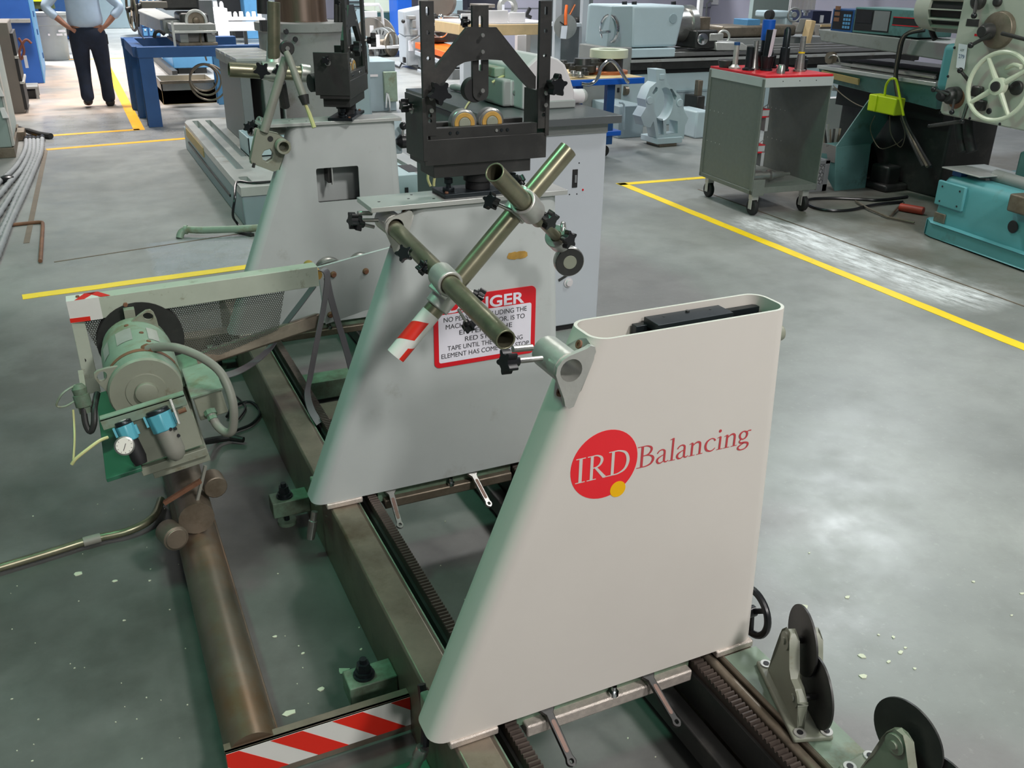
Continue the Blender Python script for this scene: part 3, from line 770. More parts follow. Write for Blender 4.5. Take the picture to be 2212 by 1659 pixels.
# ---------------------------------------------------------------- roller work support heads
def make_head(label, loc, rotz, group=None):
    """local frame: x along the head (0.35 m), -y towards its front, z=0 on the cap plate"""
    t = thing('roller_support_head', label, 'roller support', loc, rotz, group)
    def o(b, nm, m, par=None, bev=0.0012): return b.obj(nm, m, par or t, bev, local=True)
    bp = o(MB().bx(-0.115, 0.125, -0.048, 0.05, 0.0, 0.012), 'base_plate', K['blackoxide'])
    for x in (-0.088, 0.1):
        b = MB().lathe((x, -0.005, 0.012), (0, 0, 1), [(0, 0.016), (0.009, 0.016), (0.0092, 0.007), (0.02, 0.007), (0.0202, 0.012), (0.034, 0.012)], 12)
        o(b, 'hold_down_bolt', K['blackoxide'], bp)
    for x, y in ((-0.105, -0.035), (0.115, -0.03)):
        o(MB().lathe((x, y, 0.012), (0, 0, 1), [(0, 0.006), (0.005, 0.005)], 8), 'rusty_nut', K['rust'], bp)
    cl = MB(); cl.lathe((0, 0, 0.012), (0, 0, 1), [(0, 0.034), (0.022, 0.034), (0.0225, 0.04), (0.05, 0.04), (0.06, 0.04)], 28)
    o(cl, 'swivel_post', K['blackmat'])
    o(MB().bx(-0.145, 0.135, -0.05, 0.055, 0.058, 0.092), 'lower_block', K['darksteel'])
    o(MB().bx(-0.172, 0.178, -0.058, 0.06, 0.092, 0.158), 'main_block', K['darksteel'])
    o(MB().bx(-0.155, 0.15, -0.056, -0.038, 0.156, 0.186), 'front_rail', K['darksteel'])
    o(MB().bx(-0.155, 0.15, 0.035, 0.055, 0.156, 0.186), 'rear_rail', K['darksteel'])
    for x in (-0.1, -0.08, 0.03, 0.045, 0.062):
        o(MB().lathe((x, -0.0565, 0.172), (0, -1, 0), [(0, 0.0045), (0.002, 0.004)], 10), 'cap_screw', K['steel'] if x == 0.03 else K['blackoxide'], None, None)
    # end plates
    for x0, x1, nm in ((-0.176, -0.164, 0), (0.172, 0.184, 1)):
        o(MB().bx(x0, x1, -0.06, 0.075, 0.105 if nm == 0 else 0.15, 0.262), 'end_plate', K['darksteel'])
    for x in (-0.168, 0.178):
        sx = -1 if x < 0 else 1
        o(MB().lathe((x + sx * 0.006, 0.02, 0.225), (sx, 0, 0), [(0, 0.012), (0.004, 0.012), (0.0042, 0.006), (0.014, 0.006)], 12), 'end_plate_bolt', K['steel'])
    # uprights: flat bars with a row of holes
    def upright(xc):
        holes = [circ(0, z, 0.0055, 12) for z in (0.205, 0.218, 0.355, 0.415)]
        poly = [(-0.0165, 0.168 if xc < 0 else 0.17), (0.0165, 0.168 if xc < 0 else 0.17), (0.0165, 0.486), (-0.0165, 0.486)]
        slot = rrect(-0.0045, 0.0045, 0.452, 0.474, 0.004, 3)
        b = MB().prism(poly, (xc, -0.058, 0), (1, 0, 0), (0, 0, 1), -0.012, holes + [slot])
        u = o(b, 'upright_bar', K['darksteel'])
        for z in (0.232, 0.262):
            o(MB().lathe((xc, -0.0705, z), (0, -1, 0), [(0, 0.006), (0.002, 0.0055)], 12), 'bar_screw', K['steel'], u, None)
        return u
    upright(-0.155); upright(0.175 - 0.008)
    # arched yoke
    yk = [(-0.158, 0.305), (-0.045, 0.425), (0.033, 0.424), (0.147, 0.302), (0.147, 0.272), (0.131, 0.272), (0.055, 0.344)] + [(0.055 - 0.1 * i / 5 - 0.005, 0.344 + 0.004 * math.sin(PI * i / 5)) for i in range(1, 5)] + [(-0.055, 0.343), (-0.075, 0.335), (-0.14, 0.262), (-0.158, 0.27)]
    y = o(MB().prism(yk, (0, -0.047, 0), (1, 0, 0), (0, 0, 1), -0.016), 'yoke', K['darksteel'])
    for z in (0.407, 0.368):
        o(MB().lathe((-0.012, -0.0635, z), (0, -1, 0), [(0, 0.0052), (0.0022, 0.0048)], 12), 'yoke_screw', K['steel'], y, None)
    # slotted hold-down arm with its wheel
    poly = [(-0.022, 0.475), (-0.022, 0.265)] + [(0.022 * math.cos(a), 0.265 + 0.02 * math.sin(a)) for a in [PI + i * PI / 8 for i in range(1, 8)]] + [(0.022, 0.265), (0.022, 0.475)]
    hd = o(MB().prism(poly, (-0.005, -0.034, 0), (1, 0, 0), (0, 0, 1), -0.012, [rrect(-0.0055, 0.0055, 0.318, 0.452, 0.005, 4)]), 'slotted_arm', K['darksteel'])
    o(MB().lathe((-0.019, -0.03, 0.272), (0, 1, 0), [(0, 0.031), (0.026, 0.031)], 28), 'hold_down_wheel', K['blackmat'], hd)
    o(MB().lathe((-0.005, -0.0465, 0.272), (0, -1, 0), [(0, 0.006), (0.002, 0.0055)], 12), 'arm_screw', K['steel'], hd, None)
    # paired rollers
    for x in (-0.052, 0.026):
        r = MB(); r.lathe((x, -0.036, 0.19), (0, 1, 0), [(0, 0.031), (0.004, 0.0365), (0.026, 0.0365), (0.03, 0.031)], 30)
        ro = o(r, 'roller', K['steel'])
        o(MB().ring((x, -0.0385, 0.19), (x, -0.034, 0.19), 0.0285, 0.017, 26), 'roller_seal', K['brass'], ro)
        o(MB().lathe((x, -0.04, 0.19), (0, 1, 0), [(0, 0.016), (0.004, 0.017)], 20), 'roller_hub', K['graygreen'], ro)
    # hand knobs
    star_knob((-0.14, -0.09, 0.277), (0, 1, 0), 0.03, K['black'], t, 0.012, local=True, th=0.022, phase=0.35)
    star_knob((0.188, -0.088, 0.283), (-0.25, 1, 0), 0.03, K['black'], t, 0.012, local=True, th=0.022, phase=-0.2)
    star_knob((-0.196, 0.02, 0.236), (1, 0, 0), 0.018, K['black'], t, 0.012, local=True, th=0.02)
    star_knob((-0.035, 0.0, 0.435), (1, 0, 0), 0.014, K['black'], t, 0.012, local=True, th=0.014)
    return t
head_z = ZM + 0.013
make_head('black steel roller head with arched yoke and two yellow-faced rollers, on the middle pedestal', (0.97, Y1 + 0.055, head_z), 0)
h2 = make_head('black steel roller head seen nearly end-on, on the windowed back pedestal', (1.008, Y2 + 0.075, head_z), math.radians(62))

# ---------------------------------------------------------------- tube arm with sensor clamped to the middle pedestal
Bx, Bz = sock.x, sock.z
arm = thing('sensor_arm', 'clamped grey tube frame with black star knobs on the middle pedestal', 'tube arm', (Bx, Y1, Bz))
B0, B1 = Vector((Bx, Y1 + 0.1, Bz)), Vector((0.70, 1.515, 0.983))
MB().ring(B1, B0, 0.0215, 0.0175, 28).obj('long_tube', K['zinc'], arm, 0.001)
A0, A1 = Vector((0.583, 1.87, 0.832)), Vector((1.026, 1.885, 1.273))
dA = (A1 - A0).normalized()
ta = MB().ring(A0, A1, 0.0225, 0.0185, 28).obj('diagonal_tube', K['zinc'], arm, 0.001)
# striped end of the diagonal tube
def helix_band(p, d, r, t0, t1, pitch, w, m, nm, par):
    u, v, d = basis(d); b = MB(); vs = []; fs = []; n = 40; mm = 10
    for i in range(n + 1):
        a = 2 * PI * i / n * 1.0
        for k in range(2):
            t = t0 + pitch * (i / n) + (w if k else 0)
            t = min(max(t, t0 * 0 + 0.0), t1)
            vs.append(p + d * t + (u * math.cos(a) + v * math.sin(a)) * r)
    for i in range(n): fs.append((2 * i, 2 * i + 1, 2 * i + 3, 2 * i + 2))
    b.add(vs, fs); return b.obj(nm, m, par)
wt = MB().ring(A0 - dA * 0.001, A0 + dA * 0.128, 0.0231, 0.0186, 28).obj('white_tape', K['white'], ta)
helix_band(A0, dA, 0.0234, -0.02, 0.128, 0.075, 0.052, K['red'], 'red_stripe', wt)
def cross_clamp(pa, da, pb, db, knobs, nm='cross_clamp', ro=0.0305, half=0.034):
    """casting holding two crossing tubes: collars round each axis joined by a waist"""
    da, db = Vector(da).normalized(), Vector(db).normalized()
    b = MB()
    b.ring(pa - da * half, pa + da * half, ro, 0.0222, 28)
    b.ring(pb - db * half, pb + db * half, ro, 0.0222, 28)
    c = (pa + pb) / 2; q = (pb - pa).normalized()
    side = (da + db).normalized(); up = q
    b.bar(c - da * 0.024, c + da * 0.024, 0.046, 0.05, q)
    o = b.obj(nm, K['alu'], arm, 0.003)
    return o
def proj_on(p, o, d):
    d = Vector(d).normalized(); return o + d * (p - o).dot(d)
dB = (B1 - B0).normalized()
cA = proj_on(Vector((0.70, 1.875, 0.97)), A0, dA); cB = proj_on(Vector((0.70, 1.86, 0.985)), B0, dB)
k1 = cross_clamp(cA, dA, cB, dB, ())
# tube C, lying across the diagonal tube near its upper end
C0, C1 = P(1068, 372, Y=1.75), P(1203, 512, Y=1.95)
dC = (C1 - C0).normalized()
MB().ring(C0, C0 + dC * 0.27, 0.0215, 0.0178, 28).obj('short_tube', K['zinc'], arm, 0.001)
cc = proj_on(P(1138, 447, Y=1.85), C0, dC); ca = proj_on(cc, A0, dA)
k2 = cross_clamp(ca, dA, cc, dC, ())
# sensor holder at the end of C
MB().cyl(C0 + dC * 0.26, C1 + dC * 0.03, 0.013, n=16).obj('sensor_rod', K['zinc'], arm)
sp = P(1228, 563, Y=1.985)
sa = Vector((-0.20, -0.86, -0.02)).normalized()
se = MB(); se.lathe(sp + sa * 0.012, -sa, [(0, 0.037), (0.002, 0.039), (0.02, 0.039), (0.026, 0.03), (0.05, 0.02), (0.065, 0.018)], 30)
so = se.obj('sensor_housing', K['steel'], arm, ang=50)
MB().lathe(sp + sa * 0.0125, sa, [(0, 0.037), (0.002, 0.036)], 28).obj('sensor_face', K['darksteel'], so)
MB().lathe(sp + sa * 0.0145, sa, [(0, 0.018), (0.0012, 0.0175)], 24).obj('sensor_window', K['graygreen'], so)
yb = MB(); yc = C1 + dC * 0.012
yb.ring(yc - dC * 0.02, yc + dC * 0.02, 0.03, 0.0135, 24); yb.bar(yc, sp - sa * 0.03, 0.022, 0.02, (0, 1, 0)); yb.torus(P(1217, 500, Y=1.96), (0.8, -0.5, 0.1), 0.02, 0.0065, 22, 8)
yb.obj('sensor_yoke', K['steel'], arm, 0.002, ang=45)
def knob_px(px, py, Y, tpx, tpy, tY, R=0.021, par=None):
    c = P(px, py, Y=Y); d = (P(tpx, tpy, Y=tY) - c)
    L = d.length
    star_knob(c, d, R, K['black'], arm, max(0.01, L - R * 0.5 - 0.02), th=0.016, phase=random.uniform(0, 1))
knob_px(1061, 435, 1.83, 1112, 458, 1.86)
knob_px(1188, 475, 1.84, 1168, 462, 1.87, 0.024)
knob_px(1228, 517, 1.92, 1208, 512, 1.95, 0.024)
knob_px(1036, 640, 1.86, 985, 612, 1.88)
knob_px(915, 577, 1.94, 940, 600, 1.9, 0.02)
knob_px(873, 548, 2.0, 885, 560, 2.03, 0.022)
knob_px(772, 482, 2.27, 815, 492, 2.29, 0.022)
knob_px(1013, 705, 1.88, 985, 660, 1.88, 0.018)
knob_px(1122, 390, 1.93, 1135, 415, 1.9, 0.015)

# ---------------------------------------------------------------- guard bracket and tube on the back pedestal
ga = thing('linkage_bracket', 'grey cast bracket with folded linkage hung on the back pedestal', 'tube arm', P(600, 330, Y=3.62))
gx = P(590, 330, Y=3.60)
def pxp(lst, Y): return [(P(a, b, Y=Y).x, P(a, b, Y=Y).z) for a, b in lst]
YB = 3.6
cast = pxp([(556, 280), (602, 289), (626, 310), (616, 330), (604, 366), (590, 369), (543, 353), (541, 345)], YB)
hole = pxp([(571, 326), (584, 322), (590, 331), (588, 343), (577, 350), (568, 346), (566, 335)], YB)
h3 = [(P(584, 300, Y=YB).x + 0.011 * math.cos(a), P(584, 300, Y=YB).z + 0.011 * math.sin(a)) for a in [2 * PI * i / 12 for i in range(12)]]
MB().prism(cast, (0, YB, 0), (1, 0, 0), (0, 0, 1), -0.03, [hole]).obj('cast_bracket', K['graygreen'], ga, 0.003)
MB().cyl((h3[0][0] - 0.011, YB - 0.001, h3[0][1]), (h3[0][0] - 0.011, YB + 0.01, h3[0][1]), 0.011, n=14).obj('bracket_plug', K['darksteel'], ga)
q = P(611, 316, Y=YB - 0.03)
MB().ring(q - Vector((0, 0.02, 0)), q + Vector((0, 0.09, 0)), 0.0275, 0.019, 24).obj('stub_tube', K['graygreen'], ga, 0.001)
MB().cyl(q + Vector((0, 0.03, 0)), q + Vector((0, 0.035, 0)), 0.0195, n=20).obj('tube_core', K['ink'], ga)
q1, q2 = P(547, 362, Y=YB), P(549, 352, Y=YB)
MB().cyl(q1, q2, 0.006, n=10).obj('pin', K['darksteel'], ga)
MB().tube([P(570, 285, Y=YB), P(618, 125, Y=YB + 0.02)], 0.017, 12).obj('lower_link', K['conduit'], ga)
pv = P(619, 104, Y=YB + 0.02)
MB().lathe(pv - Vector((0, 0.016, 0)), (0, 1, 0), [(0, 0.024), (0.004, 0.027), (0.02, 0.027)], 20).obj('pivot_disc', K['darksteel'], ga, 0.001)
MB().lathe(pv - Vector((0, 0.02, 0)), (0, 1, 0), [(0, 0.008), (0.006, 0.009)], 12).obj('pivot_bolt', K['steel'], ga)
MB().tube([P(618, 112, Y=YB - 0.01), P(624, 124, Y=YB - 0.02), P(656, 210, Y=YB - 0.06)], [0.011, 0.013, 0.015], 12).obj('upper_link', K['conduit'], ga)
MB().tube([P(655, 206, Y=YB - 0.06), P(661, 226, Y=YB - 0.07)], [0.021, 0.014], 12).obj('link_socket', K['darksteel'], ga)
MB().tube([P(660, 226, Y=YB - 0.07), P(668, 245, Y=YB - 0.08), P(679, 276, Y=YB - 0.1)], [0.006, 0.008, 0.0085], 8).obj('probe_tip', K['hose_y'], ga)
# horizontal tube with collars and knobs
gt = thing('guard_tube', 'horizontal greenish steel tube with clamp collars left of the back roller head', 'tube arm', P(575, 165, Y=3.9))
ya = 3.9
MB().ring(P(494, 150, Y=ya), P(668, 160, Y=ya), 0.029, 0.024, 22).obj('cross_tube', K['zinc'], gt, 0.001)
MB().ring(P(565, 152, Y=ya), P(602, 155, Y=ya), 0.036, 0.029, 24).obj('collar', K['alu'], gt, 0.002)
MB().ring(P(648, 157, Y=ya), P(668, 160, Y=ya), 0.036, 0.029, 24).obj('collar', K['alu'], gt, 0.002)
MB().lathe(P(591, 170, Y=ya), P(594, 120, Y=ya + 0.05) - P(591, 170, Y=ya), [(0, 0.034), (0.16, 0.034)], 20).obj('cross_collar', K['alu'], gt, 0.002)
def gk(px, py, tx, ty, R):
    c = P(px, py, Y=ya - 0.06); star_knob(c, P(tx, ty, Y=ya) - c, R, K['black'], gt, 0.03, th=0.018, phase=random.uniform(0, 1))
gk(566, 152, 572, 152, 0.034); gk(604, 155, 606, 155, 0.03)
MB().lathe(P(668, 180, Y=3.72), (1, 0.2, 0.05), [(0, 0.02), (0.004, 0.034), (0.03, 0.036), (0.034, 0.02)], 24).obj('round_knob', K['blackmat'], gt)
MB().tube([P(607, 178, Y=3.95), P(616, 230, Y=4.0)], 0.02, 10).obj('drop_tube', K['darksteel'], gt)
# clamp on the left edge of the back pedestal
cl2 = thing('edge_clamp', 'small aluminium tube clamp with dark knobs behind the back pedestal edge', 'clamp', P(580, 280, Y=3.75))
MB().ring(P(540, 283, Y=3.72), P(612, 280, Y=3.8), 0.02, 0.015, 18).obj('clamp_tube', K['alu'], cl2, 0.001)
MB().ring(P(556, 262, Y=3.78), P(604, 283, Y=3.80), 0.022, 0.016, 18).obj('clamp_tube', K['alu'], cl2, 0.001)
for a, b_, tx, ty in ((536, 275, 548, 280), (545, 270, 556, 276), (552, 284, 560, 280)):
    c = P(a, b_, Y=3.72); star_knob(c, P(tx, ty, Y=3.76) - c, 0.02, K['black'], cl2, 0.02, th=0.016)
# ---------------------------------------------------------------- belt drive unit on the side tube
dr = thing('belt_drive', 'green belt drive unit with motor, guard frame and loose grey belt on the side tube', 'belt drive', (0.09, 2.7, 0.14))
ROLL = Matrix.Translation((0.055, 0, 0.545)) @ Matrix.Rotation(math.radians(-9), 4, 'Y') @ Matrix.Translation((-0.055, 0, -0.545))
mx, mz, my0, my1 = 0.055, 0.548, 2.55, 2.93
mo = MB()
mo.lathe((mx, my0, mz), (0, 1, 0), [(0, 0.0), (0, 0.04), (0.0, 0.093), (0.006, 0.1), (0.05, 0.102), (0.052, 0.098), (0.06, 0.098), (0.062, 0.104), (0.30, 0.104), (0.303, 0.1), (0.36, 0.098), (0.38, 0.07)], 40)
motor = mo.obj('motor', K['greenpaint'], dr, ang=30)
cap = MB(); cap.lathe((mx, my0 - 0.001, mz), (0, 1, 0), [(-0.004, 0.096), (0.004, 0.1)], 40); cap.lathe((mx, my0 - 0.005, mz), (0, -1, 0), [(0, 0.056), (0.003, 0.054)], 36); cap.lathe((mx, my0 - 0.008, mz), (0, -1, 0), [(0, 0.032), (0.012, 0.03), (0.014, 0.026)], 30)
cap.obj('end_cover', K['graygreen'], motor)
def lug(a, y):
    d = Vector((math.cos(a), 0, math.sin(a))); s = Vector((-math.sin(a), 0, math.cos(a)))
    poly = [(0.09, -0.042), (0.118, -0.026), (0.136, -0.012), (0.142, 0.0), (0.136, 0.012), (0.118, 0.026), (0.09, 0.042)]
    hole = circ(0.12, 0.0, 0.0125, 14, 0.016)
    MB().prism(poly, (mx, y, mz), d, s, 0.011, [hole]).obj('lifting_lug', K['graygreen'], motor, 0.002)
lug(math.radians(66), my0 + 0.33); lug(math.radians(152), my0 + 0.03)
for a, w in ((108, 26), (62, 18), (146, 16)):
    vs = []; fs = []; n = 6
    for i in range(n + 1):
        t = math.radians(a + w * (i / n - 0.5))
        for y in (my0 + 0.15, my0 + 0.25): vs.append((mx + 0.1052 * math.cos(t), y, mz + 0.1052 * math.sin(t)))
    for i in range(n): fs.append((2 * i, 2 * i + 1, 2 * i + 3, 2 * i + 2))
    MB().add(vs, fs).obj('rating_plate', K['alu'], motor)
rb = MB(); vs = []; fs = []; n = 18
for i in range(n + 1):
    t = math.radians(28 + 118 * i / n)
    for y, r in ((my0 + 0.051, 0.1025), (my0 + 0.066, 0.1048)): vs.append((mx + r * math.cos(t), y, mz + r * math.sin(t)))
for i in range(n): fs.append((2 * i, 2 * i + 1, 2 * i + 3, 2 * i + 2))
rb.add(vs, fs).obj('rusty_band', K['rust'], motor)
for a, y in ((80, .2), (72, .13), (100, .28)):
    t = math.radians(a)
    q = Vector((mx + 0.102 * math.cos(t), my0 + y, mz + 0.102 * math.sin(t)))
    MB().lathe(q, (math.cos(t), 0, math.sin(t)), [(0, 0.007), (0.005, 0.006)], 8).obj('plug_screw', K['rust'], motor)
# motor base, rolled about nine degrees with the frame
base = MB(); base.M = ROLL
base.hexa([(-0.02, 2.47, 0.37), (0.155, 2.47, 0.37), (0.165, 2.92, 0.37), (-0.035, 2.92, 0.37)], [(-0.02, 2.50, 0.455), (0.155, 2.50, 0.455), (0.165, 2.92, 0.455), (-0.035, 2.92, 0.455)])
base.obj('motor_base', K['graygreen'], dr, 0.003)
fp = MB(); fp.M = ROLL
fp.hexa([(-0.035, 2.44, 0.385), (0.155, 2.44, 0.385), (0.155, 2.47, 0.385), (-0.035, 2.47, 0.385)], [(-0.055, 2.475, 0.535), (0.15, 2.475, 0.535), (0.15, 2.483, 0.535), (-0.055, 2.483, 0.535)])
fp.obj('front_plate', K['graygreen'], dr, 0.002)
lo = MB(); lo.M = ROLL
lo.bx(-0.025, 0.158, 2.445, 2.9, 0.345, 0.37); lo.bx(0.0, 0.16, 2.46, 2.9, 0.318, 0.345)
lo.obj('base_channel', K['graygreen'], dr, 0.002)
sp2 = MB(); sp2.M = ROLL
sp2.hexa([(-0.115, 2.43, 0.37), (-0.02, 2.43, 0.37), (-0.02, 2.86, 0.385), (-0.1, 2.86, 0.385)], [(-0.115, 2.43, 0.382), (-0.02, 2.43, 0.382), (-0.02, 2.86, 0.455), (-0.1, 2.86, 0.455)])
sp2.obj('side_tray', K['dkgreen'], dr, 0.002)
MB().cyl((0.128, 2.40, 0.19), (0.128, 2.86, 0.19), 0.05, n=20).obj('tube_saddle', K['bed'], dr)
sc2 = MB(); sc2.lathe((0.045, 2.42, 0.16), (0.25, -0.9, 0.1), [(0, 0.035), (0.07, 0.036), (0.071, 0.03), (0.075, 0.03)], 18)
sc2.obj('saddle_boss', K['bed'], dr, 0.003)
MB().lathe((0.19, 2.5, 0.255), (0.1, -1, 0), [(0, 0.034), (0.06, 0.034)], 16).obj('saddle_boss', K['bed'], dr, 0.003)
MB().bar((0.05, 2.44, 0.24), (0.155, 2.42, 0.3), 0.012, 0.012).obj('saddle_bracket', K['rust'], dr)
MB().bar((0.125, 2.42, 0.2), (0.175, 2.43, 0.34), 0.008, 0.008).obj('saddle_bracket', K['conduit'], dr)
# regulator rail across the front
rl = MB(); rl.M = ROLL
rl.bx(-0.075, 0.15, 2.44, 2.446, 0.52, 0.552); rl.bx(-0.075, 0.15, 2.44, 2.47, 0.547, 0.552)
rail_ = rl.obj('regulator_rail', K['greenpaint'], dr, 0.001)
def reg(q, R, L, nm, knob=True):
    d = Vector((0.22, -0.35, -0.9)).normalized()
    b = MB(); b.lathe(q, d, [(0, R), (L, R * 0.98)], 8)
    o = b.obj(nm, K['aqua'], dr, 0.003)
    MB().lathe(q, -d, [(0, R * 0.98), (0.004, R * 0.9), (0.012, R * 0.88)], 24).obj('regulator_cap', K['blackoxide'], o, 0.002)
    for s in (-1, 1):
        MB().bar(q + Vector((s * (R + 0.003), 0, -0.004)), q + Vector((s * (R + 0.003), 0, -0.004)) + d * L * 0.6, 0.006, 0.014, (0, 1, 0)).obj('clip_ear', K['aqua'], o)
    return o, d
q1 = P(268, 918, Y=2.40)
r1, d1_ = reg(q1, 0.024, 0.045, 'regulator')
MB().lathe(q1 - d1_ * 0.012, -d1_, [(0, 0.011), (0.002, 0.01)], 16).obj('regulator_button', K['alu'], r1)
MB().lathe(q1 + d1_ * 0.045, d1_, [(0, 0.019), (0.05, 0.021), (0.07, 0.016)], 18).obj('filter_bowl', K['blackmat'], r1)
gq = P(269, 963, Y=2.33); gd = Vector((-0.03, -1, 0.42)).normalized()
gg = MB(); gg.lathe(gq, gd, [(-0.024, 0.021), (0, 0.0255), (0.004, 0.0255), (0.006, 0.022)], 28)
go = gg.obj('pressure_gauge', K['steel'], dr)
MB().lathe(gq + gd * 0.0062, gd, [(0, 0.0215), (0.0008, 0.021)], 26).obj('gauge_dial', K['dial'], go)
u_, v_, w_ = basis(gd)
ndl = MB(); ndl.bar(gq + gd * 0.0075 - u_ * 0.004 - v_ * 0.006, gq + gd * 0.0075 + u_ * 0.004 + v_ * 0.012, 0.0016, 0.0008, gd)
for k in range(9):
    a = -0.75 * PI + 1.5 * PI * k / 8
    e = u_ * math.sin(a) + v_ * math.cos(a)
    ndl.bar(gq + gd * 0.0073 + e * 0.0165, gq + gd * 0.0073 + e * 0.0195, 0.0010, 0.0006, gd)
ndl.obj('gauge_needle', K['ink'], go)
q2 = P(342, 893, Y=2.40)
r2_, d2_ = reg(q2, 0.034, 0.05, 'filter_head')
bw = MB().lathe(q2 + d2_ * 0.05, d2_, [(0, 0.0285), (0.06, 0.028), (0.078, 0.022), (0.088, 0.01)], 22).obj('bowl_guard', K['conduit'], r2_)
for i, (px, py) in enumerate(((369, 927), (379, 926), (374, 941), (386, 941), (381, 954), (369, 940))):
    qq = P(px, py, Y=2.356); MB().lathe(qq, (0.25, -1, 0.25), [(-0.004, 0.0045), (0.002, 0.0042)], 10).obj('guard_hole', K['ink'], bw)
MB().bar(P(368, 862, Y=2.4), P(388, 916, Y=2.37), 0.006, 0.016, (0, 1, 0.3)).obj('mounting_strap', K['alu'], dr, 0.001)
MB().cyl(P(385, 890, Y=2.41), P(402, 884, Y=2.41), 0.007, n=10).obj('pipe_nipple', K['rust'], dr)
MB().tube([P(232, 945, Y=2.36), P(215, 952, Y=2.34), P(190, 970, Y=2.31), P(165, 990, Y=2.3), P(155, 1003, Y=2.3)], 0.0045, 8, sm=4).obj('clear_hose', K['hose_y'], dr)
# junction box at the right with two flexible conduits
jb = MB(); jb.M = ROLL
jb.bx(0.168, 0.25, 2.52, 2.72, 0.42, 0.4995)
jbo = jb.obj('junction_box', K['graygreen'], dr, 0.004)
ld = MB(); ld.M = ROLL; ld.bx(0.163, 0.255, 2.51, 2.73, 0.5, 0.507); ld.obj('box_lid', K['greenpaint'], jbo, 0.001)
pl = MB(); pl.M = ROLL
pl.bx(0.15, 0.215, 2.66, 2.9, 0.478, 0.486); pl.obj('worn_side_plate', K['bed_green'], dr, 0.001)
ct = MB().tube([P(316, 755, Y=2.62), P(340, 750, Y=2.6), P(385, 752, Y=2.55), P(440, 775, Y=2.5), P(480, 810, Y=2.46), P(503, 870, Y=2.42), P(503, 925, Y=2.42), P(490, 935, Y=2.44), P(470, 920, Y=2.47), P(455, 893, Y=2.49)], 0.0125, 12, sm=6)
ct.obj('flexible_conduit', K['conduit'], dr)
MB().lathe(P(312, 757, Y=2.63), P(342, 751, Y=2.6) - P(312, 757, Y=2.63), [(0, 0.017), (0.012, 0.019), (0.02, 0.016), (0.035, 0.0155)], 10).obj('conduit_fitting', K['rust'], dr)
MB().lathe(P(453, 887, Y=2.5), P(460, 905, Y=2.48) - P(453, 887, Y=2.5), [(0, 0.018), (0.014, 0.018), (0.016, 0.014), (0.03, 0.014)], 8).obj('conduit_fitting', K['bed_green'], dr)
# valve and cable loop at the left
vb = MB(); vb.lathe(P(168, 830, Y=2.62), P(190, 905, Y=2.6) - P(168, 830, Y=2.62), [(0, 0.012), (0.012, 0.02), (0.03, 0.018), (0.031, 0.022), (0.065, 0.022), (0.066, 0.016), (0.085, 0.017)], 12)
vb.obj('air_valve', K['bed_green'], dr)
MB().tube([P(180, 880, Y=2.6), P(185, 915, Y=2.58), P(195, 932, Y=2.57), P(203, 915, Y=2.57), P(204, 880, Y=2.6), P(210, 850, Y=2.65)], 0.009, 10, sm=5).obj('valve_cable', K['darksteel'], dr)
MB().tube([P(163, 832, Y=2.62), P(135, 850, Y=2.6), P(122, 876, Y=2.6), P(140, 878, Y=2.6), P(162, 866, Y=2.61)], 0.003, 6, sm=5).obj('thin_hose', K['greenpaint'], dr)
MB().tube([P(158, 885, Y=2.6), P(160, 915, Y=2.58), P(161, 950, Y=2.54), P(158, 1000, Y=2.5)], 0.003, 6, sm=4).obj('thin_hose', K['hose_y'], dr)
MB().bar(P(174, 800, Y=2.66), P(180, 838, Y=2.63), 0.014, 0.006).obj('valve_bracket', K['graygreen'], dr)
# guard frame: mint channel, left leg, perforated sheet, tape
bar0, bar1 = Vector((-0.117, 2.985, 0.672)), Vector((0.662, 2.985, 0.692))
K['mint'] = mat('mint_frame_paint', (178, 186, 170), 0.4, var=0.06, scale=10, spots=(120, 116, 92), spot_amt=0.15, spot_scale=14)
gf = MB().bar(bar0, bar1, 0.055, 0.07).obj('guard_frame_bar', K['mint'], dr, 0.002)
for a, b_, m in ((0.0, 0.118, 'white'), ):
    c0, c1 = bar0.lerp(bar1, a), bar0.lerp(bar1, b_)
    tp2 = MB().bar(c0 - Vector((0.0005, 0, 0)), c1, 0.0562, 0.0712).obj('frame_tape', K[m], gf)
zt_ = lambda x: 0.672 + (x + 0.117) * 0.0257 + 0.0358
for x0, x1 in ((-0.095, -0.03), (-0.02, -0.026)):
    MB().hexa([(x0 + 0.0, 2.957, zt_(x0)), (x0 + 0.028, 2.957, zt_(x0 + .028)), (x1 + 0.0, 3.013, zt_(x1)), (x1 - 0.035, 3.013, zt_(x1 - .035))], [(x0, 2.957, zt_(x0) + .0006), (x0 + 0.028, 2.957, zt_(x0 + .028) + .0006), (x1, 3.013, zt_(x1) + .0006), (x1 - 0.035, 3.013, zt_(x1 - .035) + .0006)]).obj('red_stripe', K['red'], tp2, flat=True)
MB().bx(-0.1178, -0.06, 2.956, 2.9575, 0.638, 0.652).obj('red_stripe', K['red'], tp2, flat=True)
MB().lathe(Vector((-0.085, 2.985, 0.709)), (0, 0, 1), [(0, 0.006), (0.005, 0.005)], 8).obj('frame_screw', K['rust'], gf)
lg_ = MB(); lg_.hexa([P(186, 852, Y=2.96), P(218, 846, Y=2.96), P(218, 846, Y=2.99), P(186, 852, Y=2.99)], [P(148, 668, Y=2.96), P(182, 690, Y=2.97), P(182, 690, Y=3.0), P(148, 668, Y=3.0)])
lego = lg_.obj('guard_frame_leg', K['mint'], dr, 0.002)
for px, py, r in ((181, 778, 0.008), (198, 806, 0.012)):
    MB().lathe(P(px, py, Y=2.968), (0, -1, 0), [(0, r), (0.004, r * .9)], 12).obj('leg_bolt', K['darksteel'], lego)
